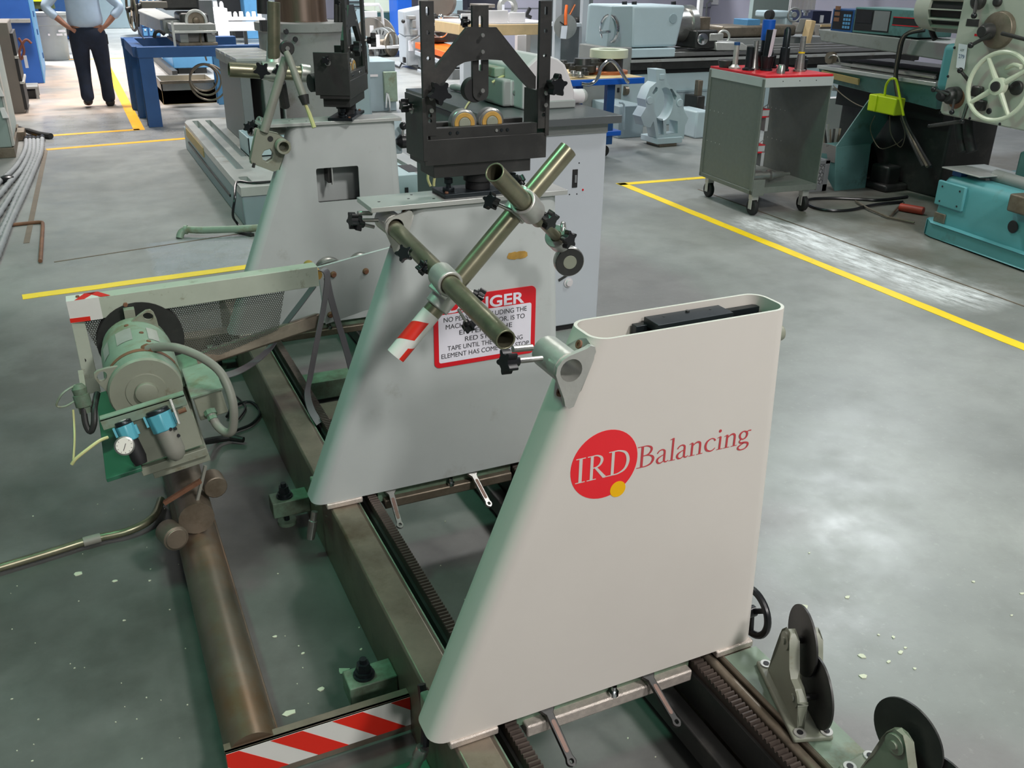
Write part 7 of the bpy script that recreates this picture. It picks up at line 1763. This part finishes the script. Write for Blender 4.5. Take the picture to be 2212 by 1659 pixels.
w1_ = MB().torus(hwc, (0, 1, 0), 0.105, 0.017, 34, 10).obj('handwheel', K['plate'], mc)
MB().lathe(hwc, (0, -1, 0), [(-0.02, 0.09), (-.015, 0.09), (-.014, 0.04), (0.02, 0.035), (0.025, 0.015)], 24).obj('handwheel_hub', K['bed'], w1_)
fpx(305, 362, 18, 3, 11.6, 0.25, 'cross_arm', 'taupe', 0.01)
fpx(350, 430, 22, -20, 11.65, 0.4, 'drive_head', 'darksteel', 0.03)
wq = P(284, 22, Y=11.6)
w2_ = MB().torus(wq, (1, 0.15, 0), 0.21, 0.014, 34, 8).obj('spoked_wheel', K['bed'], mc)
for k in range(3):
    a = k * PI / 3 + .3; e = Vector((0.1, math.cos(a), math.sin(a))) * 0.2; MB().bar(wq - e, wq + e, 0.02, 0.015, (1, 0, 0)).obj('wheel_spoke', K['bed'], w2_)
MB().cyl(wq - Vector((.05, 0, 0)), P(305, 12, Y=11.65), 0.03, n=12).obj('wheel_shaft', K['darksteel'], w2_)
for i in range(3): MB().tube([P(288 + i * 4, 0, Y=11.6), P(290 + i * 4, 40, Y=11.6), P(294 + i * 3, 58, Y=11.6), P(300, 30, Y=11.6)], 0.008, 6, sm=4).obj('hanging_cable', K['darksteel'], mc)
MB().tube([P(295, 55, Y=11.5), P(302, 72, Y=11.4), P(312, 85, Y=11.3)], 0.006, 6, sm=3).obj('hanging_cable', K['darksteel'], mc)
MB().tube([P(333, 82, Y=11.5), P(336, 70, Y=11.5), P(345, 67, Y=11.5), P(356, 75, Y=11.5)], 0.02, 8, sm=3).obj('black_hose', K['blackmat'], mc)
MB().lathe(P(460, 70, Y=11.2), (0, -1, 0), [(0, 0.025), (0.02, 0.022)], 12).obj('small_dial', K['alu'], mc)
coil = MB()
for k, (px, py, r) in enumerate(((444, 172, 0.17), (450, 178, 0.20), (440, 168, 0.15))):
    c = P(px, py, Y=11.35 + k * .03); coil.torus(c, (0.25 - .1 * k, 1, 0.1 * k), r, 0.011, 36, 8)
coil.tube([P(432, 60, Y=11.3), P(434, 90, Y=11.2), P(440, 110, Y=11.1), P(446, 130, Y=11.3)], 0.01, 8, sm=4)
tag(coil.obj('coiled_cable', K['bed']), 'coiled grey-brown cable hanging in front of the dark blue stand', 'cable')
tk = thing('grey_tank', 'open rectangular grey tank on the floor under the blue stand', 'tank', (1.4, 13.2, 0))
tx0_, tx1_ = P(355, 228, z=0).x, P(470, 222, z=0).x; tyf = 12.95
for a in ((tx0_, tx1_, tyf, tyf + .02), (tx0_, tx1_, tyf + .75, tyf + .77), (tx0_, tx0_ + .02, tyf, tyf + .77), (tx1_ - .02, tx1_, tyf, tyf + .77)):
    MB().bx(*a, 0, 0.285).obj('tank_wall', K['casting'], tk, 0.004)
MB().bx(tx0_, tx1_, tyf, tyf + .77, 0.0, 0.17).obj('tank_sludge', K['cardboard'], tk)
MB().bx(tx0_ - .01, tx1_ + .01, tyf - .01, tyf + .03, .255, .29).obj('tank_rim', K['bed'], tk, 0.004)
o = thing('blue_trough', 'sky blue rectangular machine base on short feet beyond the grey tank', 'machine base', (2.0, 17.0, 0))
ux0, ux1 = P(377, 160, Y=16.7).x, P(462, 160, Y=16.7).x
MB().bx(ux0, ux1, 16.7, 18.5, 0.09, 0.40).obj('base_shell', K['skyblue'], o, 0.01)
for x in (ux0 + .08, ux1 - .3): MB().bx(x, x + .2, 16.75, 17.0, 0, .09).obj('foot', K['darksteel'], o)
MB().bx(ux0 - .1, ux0 - .02, 16.0, 21.0, 0.0, 0.12).obj('base_rail', K['darksteel'], o)
# far drawers, white work area
dw = thing('drawer_cabinet', 'blue cabinet of small drawers seen past the planing machine', 'cabinet', (2.3, 25.5, 0))
ex0, ex1 = P(306, 60, Y=25.5).x, P(345, 60, Y=25.5).x
MB().bx(ex0, ex1, 25.5, 27, 0, 1.15).obj('drawer_shell', K['navy'], dw, 0.01)
for i in range(3):
    for j in range(5):
        w_ = (ex1 - ex0) / 3
        d_ = MB().bx(ex0 + i * w_ + .02, ex0 + (i + 1) * w_ - .02, 25.46, 25.5, 0.05 + j * .22, 0.23 + j * .22).obj('drawer', K['skyblue'], dw, 0.004)
        MB().bx(ex0 + i * w_ + .05, ex0 + (i + 1) * w_ - .05, 25.43, 25.46, 0.17 + j * .22, 0.21 + j * .22).obj('drawer_handle', K['formica'], d_)
wt_ = thing('white_table', 'long white work table far behind the planing machine', 'table', (3.6, 21, 0))
wx0_, wx1_ = P(455, 75, Y=21).x, P(570, 75, Y=21).x
wz_ = P(480, 62, Y=21).z
MB().bx(wx0_, wx1_, 21, 22.6, wz_ - .05, wz_).obj('table_top', K['formica'], wt_, 0.006)
MB().bx(wx0_ + .1, wx1_, 21.0, 21.05, wz_, P(500, 47, Y=21).z).obj('table_upstand', K['formica'], wt_, 0.004)
for x in (wx0_ + .1, wx0_ + .45, wx1_ - .4): MB().bx(x, x + .07, 21.1, 21.17, 0, wz_ - .05).obj('leg', K['darksteel'], wt_)
wr_ = thing('white_rack', 'bright white parts rack stacked with white items behind the planing machine', 'rack', (3.2, 23, 0))
rx0, rx1 = P(452, 40, Y=23).x, P(545, 40, Y=23).x
MB().bx(rx0, rx0 + 0.42, 23, 23.8, 0, P(470, 18, Y=23).z).obj('rack_box', K['formica'], wr_, 0.01)
MB().bx(rx0 + .42, rx1 + .3, 23, 23.8, 0.5, P(500, 40, Y=23).z).obj('rack_shelf', K['formica'], wr_, 0.01)
for i in range(9):
    x = rx0 + .05 + i * .14; zz_ = P(470, 18, Y=23).z if x < rx0 + .4 else P(500, 40, Y=23).z
    b = MB().lathe((x, 23.1 + .05 * (i % 3), zz_), (0, 0, 1), [(0, .05), (.1 + .04 * (i % 2), .045), (.14, .02)], 10).obj('white_bottle', K['formica']); tag(b, 'white bottle on the bright white rack, %s of nine from the left' % ('first', 'second', 'third', 'fourth', 'fifth', 'sixth', 'seventh', 'eighth', 'last')[i], 'bottle', 'white items on the rack')
bp_ = thing('hanging_panel', 'blue machine cabinet behind the white rack, left of the round column', 'cabinet', (4.2, 24.5, 0))
MB().bx(P(528, 20, Y=24.5).x, P(562, 20, Y=24.5).x, 24.5, 25.5, 0, 2.2).obj('panel_shell', K['skyblue'], bp_, 0.02)
MB().bx(P(478, 20, Y=25).x, P(528, 20, Y=25).x, 25, 25.6, 0, 2.0).obj('dark_bay', K['blackmat'], bp_, 0.02)
# ---- hoses on the floor at the left
HP = [[(57, 303), (54, 325), (38, 355), (14, 380), (-30, 415)], [(65, 303), (63, 330), (46, 365), (22, 393), (-30, 455)], [(73, 303), (71, 335), (52, 378), (22, 425), (-30, 505)], [(82, 303), (80, 333), (63, 373), (40, 418), (14, 478), (-20, 545)], [(91, 300), (88, 330), (72, 370), (50, 420), (24, 475), (2, 530), (-25, 600)]]
nm5 = ('leftmost', 'second from left', 'middle', 'second from right', 'rightmost')
for i, h in enumerate(HP):
    pts = smooth([P(a, b_, z=.026) for a, b_ in h], 14)
    rr2 = [0.0185 if k % 2 else 0.024 for k in range(len(pts))]
    o = MB().tube(pts, rr2, 10).obj('corrugated_hose', K['hosegray'], None, ang=80)
    tag(o, 'grey corrugated hose on the floor at the left, %s of the five' % nm5[i], 'hose', 'corrugated hoses on the floor')
    d = (pts[0] - pts[1]).normalized(); MB().cyl(pts[0], pts[0] + d * .12, 0.028, n=12).obj('hose_cap', K['black'], o)
o = MB().tube([P(38, 276, z=.05), P(62, 283, z=.04), P(85, 290, z=.03), P(110, 294, z=.03)], [0.02, .025, .02, .03], 10, sm=3).obj('hose_manifold', K['blackmat']); tag(o, 'black hose fitting at the far end of the corrugated hoses', 'fitting')
o = MB().bx(*([P(36, 305, z=0).x, P(56, 305, z=0).x]), P(40, 305, z=0).y, P(40, 305, z=0).y + .3, 0, .09).obj('wood_block', K['bed'], None, 0.006); tag(o, 'brown wooden block on the floor by the hose fitting', 'block')
o = MB().lathe(P(18, 395, z=.0), (0, 0, 1), [(0, .05), (.05, .05), (.06, .03)], 14).obj('black_coupling', K['black']); tag(o, 'black coupling lying on the corrugated hoses', 'fitting')
# ---- cable reels on their cart
rc = thing('reel_cart', 'white flat cart with posts carrying cable reels at the back', 'cart', (6.2, 19.3, 0))
rz0 = 0.2
ra, rb2 = P(796, 120, z=rz0), P(872, 112, z=rz0)
MB().hexa([(5.55, 18.7, .16), (7.0, 18.9, .16), (7.3, 20.4, .16), (5.8, 20.2, .16)], [(5.55, 18.7, .22), (7.0, 18.9, .22), (7.3, 20.4, .22), (5.8, 20.2, .22)]).obj('cart_deck', K['formica'], rc, 0.01)
for x, y in ((5.75, 18.85), (6.85, 19.0), (6.0, 20.0), (7.1, 20.2)):
    MB().lathe((x - .025, y, .08), (1, 0, 0), [(0, .08), (.05, .08)], 16).obj('cart_wheel', K['casting'], rc)
for px, Y, yt in ((805, 19.2, 55), (817, 18.9, 75), (838, 18.9, 78), (865, 19.0, 76), (836, 19.8, 55)):
    x = P(px, 105, Y=Y).x; MB().bx(x - .035, x + .035, Y - .03, Y + .03, .22, P(px, yt, Y=Y).z).obj('cart_post', K['formica'], rc, 0.006)
MB().tube([P(785, 100, Y=19.4), P(785, 30, Y=19.4), P(781, 13, Y=19.4), P(788, 10, Y=19.4), P(818, 10, Y=19.4), P(825, 22, Y=19.4), P(828, 60, Y=19.4)], 0.03, 8).obj('cart_handle', K['formica'], rc)
MB().bx(P(778, 30, Y=19.3).x, P(812, 30, Y=19.3).x, 19.2, 19.3, P(790, 37, Y=19.3).z, P(790, 24, Y=19.3).z).obj('cart_basket', K['formica'], rc, 0.01)
def reel(px, py, r, Y, wd, lb, m='bed', ax=(-.75, -.65, 0), spokes=0):
    c = P(px, py, Y=Y); d = Vector(ax).normalized(); b = MB()
    t = thing('cable_reel', lb, 'reel', (c.x, c.y, c.z - r)); ORG[t.name] = Vector((c.x, c.y, c.z - r))
    for s in (0, wd): MB().lathe(c - d * s, d, [(-.02, r), (.02, r), (.021, r * .35), (.021, .05)], 32).obj('reel_flange', K[m], t)
    MB().cyl(c, c - d * wd, r * .6, n=24).obj('reel_drum', K['bed'], t)
    u, w, d = basis(d)
    for k in range(spokes):
        a = 2 * PI * k / spokes; e = u * math.cos(a) + w * math.sin(a)
        MB().bar(c + d * .024 + e * r * .55, c + d * .024 + e * r * .85, r * .07, .006, d).obj('flange_slot', K['blackmat'], t)
reel(803, 82, .40, 19.5, .3, 'large dark wooden reel at the left of the white reel cart', 'taupe', (-.75, -.65, 0))
reel(823, 90, .27, 19.0, .2, 'medium reel with slotted rim in the middle of the reel cart', 'casting', (-.75, -.65, 0), 16)
reel(846, 95, .24, 18.9, .3, 'small brown drum reel at the right of the reel cart', 'bed', (.6, -.8, 0))
# ---- grey lathe behind the head on the middle pedestal
gl_ = thing('grey_lathe', 'pale grey lathe with orange chip tray behind the roller head', 'lathe', (6.0, 15.5, 0))
hx0, hx1 = P(873, 100, Y=16.4).x, P(908, 100, Y=16.4).x
zt_l = P(885, 22, Y=16.4).z
MB().hexa([(hx0, 16.3, .06), (hx1 + .12, 16.2, .06), (hx1 + .3, 16.9, .06), (hx0 + .1, 17.0, .06)], [(hx0, 16.3, zt_l - .42), (hx1 + .12, 16.2, zt_l - .42), (hx1 + .3, 16.9, zt_l - .42), (hx0 + .1, 17.0, zt_l - .42)]).obj('lathe_cabinet', K['consgray'], gl_, 0.02)
MB().hexa([(hx0 - .03, 16.3, zt_l - .42), (hx1 + .12, 16.2, zt_l - .42), (hx1 + .3, 16.9, zt_l - .42), (hx0 + .1, 17.0, zt_l - .42)], [(hx0 - .03, 16.3, zt_l - .02), (hx1 + .3, 16.2, zt_l + .1), (hx1 + .4, 16.9, zt_l + .1), (hx0 + .1, 17.0, zt_l - .02)]).obj('headstock', K['consgray'], gl_, 0.02)
for px, py, w_, h_ in ((891, 38, 16, 4), (895, 52, 8, 9), (897, 70, 12, 6)): MB().bx(P(px - w_ / 2, py, Y=16.1).x, P(px + w_ / 2, py, Y=16.1).x, 16.1, 16.25, P(px, py + h_, Y=16.1).z, P(px, py - h_, Y=16.1).z).obj('gear_selector', K['casting'], gl_, 0.01)
MB().sphere(P(871, 46, Y=16.2), 0.035).obj('lever_ball', K['darksteel'], gl_)
MB().tube([P(888, 88, Y=16.1), P(905, 78, Y=16.0)], .015, 8).obj('feed_lever', K['casting'], gl_)
MB().bx(P(884, 100, Y=16.15).x, P(893, 100, Y=16.15).x, 16.15, 16.2, P(888, 110, Y=16.15).z, P(888, 88, Y=16.15).z).obj('paper_label', K['tagwhite'], gl_)
MB().bx(P(873, 130, Y=16.2).x, P(877, 130, Y=16.2).x, 16.2, 16.28, P(875, 136, Y=16.2).z, P(875, 124, Y=16.2).z).obj('vent_slot', K['ink'], gl_)
MB().tube([P(853, 141, z=.02), P(863, 146, z=.02), P(868, 136, z=.06), P(905, 147, z=.05)], .02, 8).obj('brake_bar', K['darksteel'], gl_)
p0, p1 = P(925, 97, Y=15.9), P(1000, 121, Y=14.5)
MB().bar(p0, p1, 0.5, 0.10).obj('chip_tray', K['orangepaint'], gl_, 0.01)
MB().bar(p0 - Vector((0, 0, .12)), p1 - Vector((0, 0, .14)), .52, .07).obj('bed_front', K['consgray'], gl_, 0.01)
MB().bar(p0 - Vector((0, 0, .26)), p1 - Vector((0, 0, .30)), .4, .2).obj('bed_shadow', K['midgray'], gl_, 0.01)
MB().bar(p0 - Vector((0, 0, .42)), p1 - Vector((0, 0, .48)), .45, .06).obj('foot_rail', K['consgray'], gl_, 0.01)
fpx(935, 995, 92, 30, 15.6, .5, 'carriage_block', 'darksteel', 0.04, gl_)
q = P(951, 62, Y=15.5); MB().torus(q, (-.6, -.8, 0), .13, .016, 26, 8).obj('carriage_wheel', K['chrome'], gl_)
for py in (54, 68, 80): MB().bar(P(928, py, Y=15.55), P(950, py, Y=15.5), .02, .02).obj('feed_screw', K['steel'], gl_)
MB().lathe(P(960, 2, Y=15.6), (-.8, -.6, 0), [(0, .24), (.1, .24)], 26).obj('lathe_chuck', K['taupe'], gl_)
MB().sphere(P(952, 36, Y=15.4), .05).obj('handle_knob', K['chrome'], gl_)
MB().tube([P(953, 36, Y=15.4), P(990, 38, Y=15.4)], .02, 8).obj('handle_bar', K['casting'], gl_)
o = fpx(925, 968, 20, -25, 17.5, .6, 'faceplate_box', 'taupe', 0.03); o.parent = None; o.location = ORG['planing_machine']; o['label'] = 'dark brown machine head rising behind the grey lathe'; o['category'] = 'machine'
# ---- wooden topped table with white panels
wd = thing('layout_table', 'curved plywood edged table with white panels behind the arched yoke', 'table', (6.8, 13.2, 0))
YT = 12.9
a0 = P(992, 75, Y=YT); a1 = P(1182, 72, Y=YT)
ztp = P(1010, 50, Y=YT).z
ed = [(a0.x, YT), (a0.x + .15, YT - .12), (a0.x + .5, YT - .18), (a1.x, YT - .18), (a1.x, YT + 1.0), (a0.x, YT + 1.0)]
MB().prism(ed, (0, 0, ztp - .16), (1, 0, 0), (0, 1, 0), .15).obj('plywood_edge', K['wood'], wd, 0.01)
MB().prism([(x + .01, y + .01) for x, y in ed], (0, 0, ztp - .01), (1, 0, 0), (0, 1, 0), .02).obj('table_top', K['formica'], wd)
for x, w_, h_ in ((a0.x + .0, .22, .13), (a0.x + .24, .48, .17), (a0.x + .74, .26, .14)): MB().bx(x, x + w_, YT - .1, YT - .06, ztp + .01, ztp + h_).obj('white_panel', K['formica'], wd, 0.004)
for x in (a0.x + .08, a1.x - .25):
    MB().bx(x, x + .14, YT + .05, YT + .2, 0, ztp - .16).obj('leg', K['consgray'], wd, 0.006); MB().bar((x + .05, YT + .1, ztp - .75), (x + .45 * (1 if x < a1.x - .5 else -1), YT + .1, ztp - .2), .05, .05).obj('leg_brace', K['consgray'], wd)
o = MB().bx(P(1118, 90, Y=14).x, P(1150, 90, Y=14).x, 14, 14.1, 0, P(1130, 76, Y=14).z).obj('white_board', K['formica']); tag(o, 'white board leaning behind the layout table legs', 'board')
q = P(1096, 16, Y=YT + .2); o = MB().ring(q - Vector((0, .05, 0)), q + Vector((0, .05, 0)), .145, .09, 30).obj('steel_ring', K['alu']); tag(o, 'upright steel ring with paper tag on the layout table', 'ring')
MB().bx(P(1086, 18, Y=YT + .1).x, P(1091, 18, Y=YT + .1).x, YT + .12, YT + .13, P(1088, 26, Y=YT + .1).z, P(1088, 10, Y=YT + .1).z).obj('paper_tag', K['tagwhite'], o)
MB().bx(q.x - .1, q.x + .1, q.y - .06, q.y + .06, ztp + .01, ztp + .06).obj('ring_foot', K['steel'], o, 0.006)
for i, (x0, x1, yb, yt, m) in enumerate(((1006, 1040, 34, 24, 'darksteel'), (1030, 1064, 32, 18, 'darksteel'), (1034, 1070, 17, 9, 'taupe'))):
    o = pxbox(MB(), x0, x1, yb, yt, YT + .45, .35).obj('steel_plate', K[m], None, 0.01); tag(o, ('left', 'right lower', 'right upper')[i] + ' dark steel plate of the pile on the layout table', 'plate', 'plates on the layout table')
o = MB().bar(P(1128, 30, Y=YT + .2), P(1147, 38, Y=YT + .2), .06, .05).obj('hand_clamp', K['blackmat'], None, 0.008); MB().bar(P(1137, 33, Y=YT + .2), P(1145, 17, Y=YT + .2), .04, .04).obj('clamp_handle', K['blackmat'], o); tag(o, 'black hand clamp lying on the layout table', 'clamp')
# ---- rack post with hanging chuck disc
pr_ = thing('rack_frame', 'grey steel rack of posts and beams left of the large lathe', 'rack', (6.6, 11.2, 0))
for px, Y in ((1264, 11.0), (1222, 12.0), (1206, 11.0)):
    x = P(px, 60, Y=Y).x; MB().bx(x - .045, x + .045, Y, Y + .08, 0, 2.4).obj('rack_post', K['consgray'], pr_, 0.006)
xr0, xr1 = P(1206, 52, Y=11).x, P(1320, 52, Y=11).x
MB().bx(xr0, xr1, 11.02, 11.5, P(1264, 58, Y=11).z, P(1264, 50, Y=11).z).obj('rack_beam', K['consgray'], pr_, 0.006)
MB().bx(xr0, xr1, 11.5, 11.55, .1, 2.3).obj('rack_back', K['midgray'], pr_)
q = P(1219, 57, Y=10.9); o = MB().lathe(q, (-.2, -1, 0), [(0, .14), (.05, .15), (.055, .1)], 30).obj('chuck_disc', K['casting']); tag(o, 'round steel chuck disc with blue tag hanging on the grey rack', 'chuck')
for a in (.5, 2.6, 4.7): MB().bar(q + Vector((math.cos(a) * .03, -.06, math.sin(a) * .03)), q + Vector((math.cos(a) * .11, -.06, math.sin(a) * .11)), .012, .004, (0, 1, 0)).obj('disc_slot', K['ink'], o)
MB().hexa([P(1210, 83, Y=10.8), P(1223, 84, Y=10.8), P(1223, 84, Y=10.803), P(1210, 83, Y=10.803)], [P(1213, 56, Y=10.8), P(1226, 56, Y=10.8), P(1226, 56, Y=10.803), P(1213, 56, Y=10.803)]).obj('paper_tag', K['tagwhite'], o)
MB().tube([P(1222, 54, Y=10.82), P(1222, 30, Y=10.85), P(1224, 12, Y=10.9)], .02, 8, sm=3).obj('orange_strap', K['orangepaint'], o)
MB().tube([P(1226, 40, Y=10.95), P(1242, 10, Y=10.95)], .015, 8).obj('copper_rod', K['copper'], o)
o = MB().torus(P(1317, 62, Y=9.4), (1, .2, 0), .14, .02, 28, 8).obj('hand_crank', K['chrome']); MB().cyl(P(1317, 62, Y=9.4), P(1340, 58, Y=9.45), .04, n=14).obj('crank_shaft', K['greenpaint'], o); MB().tube([P(1317, 68, Y=9.3), P(1298, 70, Y=9.2)], .018, 8).obj('crank_handle', K['chrome'], o)
tag(o, 'bright handwheel with crank at the left end of the large lathe', 'handwheel')
o = pxbox(MB(), 1246, 1322, 46, 38, 11.1, .3).obj('shelf_parts', K['darksteel'], None, .02); MB().lathe(P(1310, 36, Y=11.0), (0, 0, 1), [(0, .1), (.02, .1)], 18).obj('pan', K['cream'], o); tag(o, 'dark machine parts lying on the grey rack beam', 'parts')
# ---- equipment far right and wall fittings
fw_ = thing('surface_grinder', 'pale grinder with handwheel far behind the tool cart', 'machine', (10.2, 11.5, 0))
YG = 11.2
MB().bx(P(1668, 40, Y=YG).x, P(1712, 40, Y=YG).x, YG, YG + .4, P(1690, 38, Y=YG).z, P(1690, 24, Y=YG).z).obj('grinder_head', K['ltblue'], fw_, .02)
MB().bx(P(1698, 40, Y=YG).x, P(1714, 40, Y=YG).x, YG, YG + .4, P(1690, 70, Y=YG).z, P(1690, 38, Y=YG).z).obj('grinder_column', K['ltblue'], fw_, .02)
q = P(1716, 32, Y=YG - .05); MB().torus(q, (-.5, -1, 0), .09, .014, 26, 8).obj('grinder_wheel', K['casting'], fw_); MB().lathe(q, (-.5, -1, 0), [(0, .04), (.02, .03)], 16).obj('wheel_hub', K['casting'], fw_)
MB().bx(P(1655, 90, Y=YG).x, P(1760, 90, Y=YG).x, YG, YG + .6, 0, P(1690, 68, Y=YG).z).obj('grinder_base', K['taupe'], fw_, .03)
MB().lathe(P(1665, 32, Y=YG), (-1, -.3, 0), [(0, .07), (.08, .06)], 14).obj('grinder_motor', K['darksteel'], fw_)
fm = thing('far_lathe', 'taupe lathe bed with white vise behind the large pale blue lathe', 'lathe', (9, 10.6, 0))
MB().bx(P(1560, 70, Y=10.5).x, P(1720, 70, Y=10.5).x, 10.5, 11.0, P(1600, 80, Y=10.5).z, P(1600, 56, Y=10.5).z).obj('lathe_saddle', K['bed'], fm, .03)
MB().bx(P(1540, 90, Y=10.5).x, P(1780, 90, Y=10.5).x, 10.45, 11.0, P(1600, 100, Y=10.5).z, P(1600, 82, Y=10.5).z).obj('lathe_bed', K['casting'], fm, .01)
MB().bx(P(1560, 90, Y=10.5).x, P(1780, 90, Y=10.5).x, 10.5, 10.95, 0, P(1600, 100, Y=10.5).z).obj('lathe_base', K['midgray'], fm, .01)
q = P(1563, 80, Y=10.3); MB().torus(q, (-.4, -1, .1), .075, .016, 24, 8).obj('saddle_wheel', K['alu'], fm)
tp_ = thing('tailstock', 'pale tailstock casting standing above the tool cart behind the blue sleeve', 'tailstock', (9.3, 10.2, .75))
MB().hexa([P(1718, 70, Y=10.2), P(1760, 70, Y=10.2), P(1760, 70, Y=10.5), P(1718, 70, Y=10.5)], [P(1728, 40, Y=10.2), P(1752, 40, Y=10.2), P(1752, 40, Y=10.5), P(1728, 40, Y=10.5)]).obj('tailstock_body', K['casting'], tp_, .01)
MB().lathe(P(1740, 34, Y=10.3), (0, 0, 1), [(0, .03), (.04, .03), (.045, .055), (.07, .055)], 16).obj('clamp_knob', K['chrome'], tp_)
MB().bar(P(1735, 112, Y=10.1), P(1752, 44, Y=10.1), .12, .08).obj('tailstock_leg', K['wood'], tp_, .01)
o = pxbox(MB(), 1755, 1795, 50, 24, 12.0, .5).obj('navy_case', mat('navy_case', (30, 38, 66), .5)); MB().bx(P(1773, 40, Y=11.98).x, P(1778, 40, Y=11.98).x, 11.97, 12.0, P(1775, 49, Y=11.98).z, P(1775, 33, Y=11.98).z).obj('paper_tag', K['tagwhite'], o); tag(o, 'dark navy case with white tag behind the keypad display', 'case')
o = MB().bx(P(1752, 60, Y=11.9).x, P(1800, 60, Y=11.9).x, 11.7, 12.7, 0, P(1775, 51, Y=11.9).z).obj('wood_bench', K['taupe'], None, .01); MB().bx(P(1752, 60, Y=11.9).x, P(1800, 60, Y=11.9).x, 11.68, 11.7, P(1775, 56, Y=11.9).z, P(1775, 51, Y=11.9).z).obj('bench_edge', K['wood'], o); tag(o, 'bench with wood edge carrying the navy case', 'bench')
o = MB().bx(P(1704, 20, Y=14).x, P(1760, 20, Y=14).x, 14, 14.1, 0, 2.6).obj('white_door', K['formica']); tag(o, 'tall ribbed white panel standing behind the tailstock', 'panel')
for i in range(6):
    x = P(1706 + i * 9, 20, Y=14).x; MB().bx(x, x + .04, 13.985, 14, 0, 2.6).obj('panel_rib', K['formica'], o)
o = MB().bx(P(1625, 30, Y=13.2).x, P(1702, 30, Y=13.2).x, 13.2, 13.3, 0, 2.6).obj('green_screen', K['palegreen'], None, .006); tag(o, 'grey-green partition panel left of the ribbed white panel', 'partition')
o = MB().bx(P(1085, 30, Y=19).x, P(1610, 30, Y=19).x, 19.0, 19.1, 0, 2.6).obj('partition_wall', K['wall'], None, .004); tag(o, 'long lavender grey partition behind the large lathe', 'partition')
MB().bx(P(1085, 30, Y=19).x, P(1610, 30, Y=19).x, 18.985, 19.0, P(1400, 16, Y=19).z - .01, P(1400, 16, Y=19).z).obj('partition_seam', K['midgray'], o)
MB().tube([P(1525, 40, Y=18.9), P(1527, 8, Y=18.9), P(1533, 2, Y=18.9), P(1548, 2, Y=18.9), P(1552, 8, Y=18.9), P(1548, 40, Y=18.9)], .02, 8).obj('wall_conduit', K['casting'], o)
MB().bx(P(1550, 5, Y=18.7).x, P(1588, 5, Y=18.7).x, 18.7, 18.95, P(1570, 10, Y=18.7).z, P(1570, 0, Y=18.7).z).obj('fluorescent_fixture', K['formica'], o)  # plain white box for the fluorescent wall fixture, gives no light
o = MB().bx(P(1510, 20, Y=14.5).x, P(1518, 20, Y=14.5).x, 14.5, 14.58, 0, 2.4).obj('white_post', K['formica']); tag(o, 'slim white post rising behind the lathe chuck', 'post')
o = MB().bx(P(808, 10, Y=22).x, P(862, 10, Y=22).x, 22, 23, .7, 2.4).obj('pale_enclosure', K['cream'], None, .03); MB().bx(P(808, 10, Y=22).x, P(862, 10, Y=22).x, 22.1, 23, 0, .7).obj('enclosure_base', K['dkteal'], o); tag(o, 'pale machine enclosure above the cable reels', 'machine')
o = MB().bx(P(858, 10, Y=21).x, P(890, 10, Y=21).x, 21, 21.6, 0, 2.6).obj('blue_column', K['blue'], None, .02); tag(o, 'bright blue machine column between the reels and the grey lathe', 'machine column')
o = thing('grey_shelving', 'grey shelving with dark gaps far left of the cable reels', 'shelf', (5.6, 24, 0))
MB().bx(P(745, 10, Y=24).x, P(800, 10, Y=24).x, 24.0, 24.8, 0, 2.4).obj('shelf_body', K['tealgray'], o, .01)
for k in range(4): MB().bx(P(750, 10, Y=24).x, P(785, 10, Y=24).x, 23.97, 24, .75 + k * .1, .78 + k * .1).obj('shelf_gap', K['ink'], o)
o = fpx(962, 1000, 50, 0, 18, .6, 'grey_cupboard', 'tealgray', .01); o.parent = None; o.location = ORG['planing_machine']; o['label'] = 'grey-blue cupboard behind the carriage of the grey lathe'; o['category'] = 'cupboard'
o = thing('far_bench', 'grey bench line closing the view behind the blue stand', 'bench', (2.2, 31.5, 0))
MB().bx(1.6, 6.5, 31.0, 32.0, 0, 1.0).obj('bench_body', K['midgray'], o, .01); MB().bx(1.55, 6.55, 30.95, 32, 1.0, 1.06).obj('bench_top', K['formica'], o, .006)
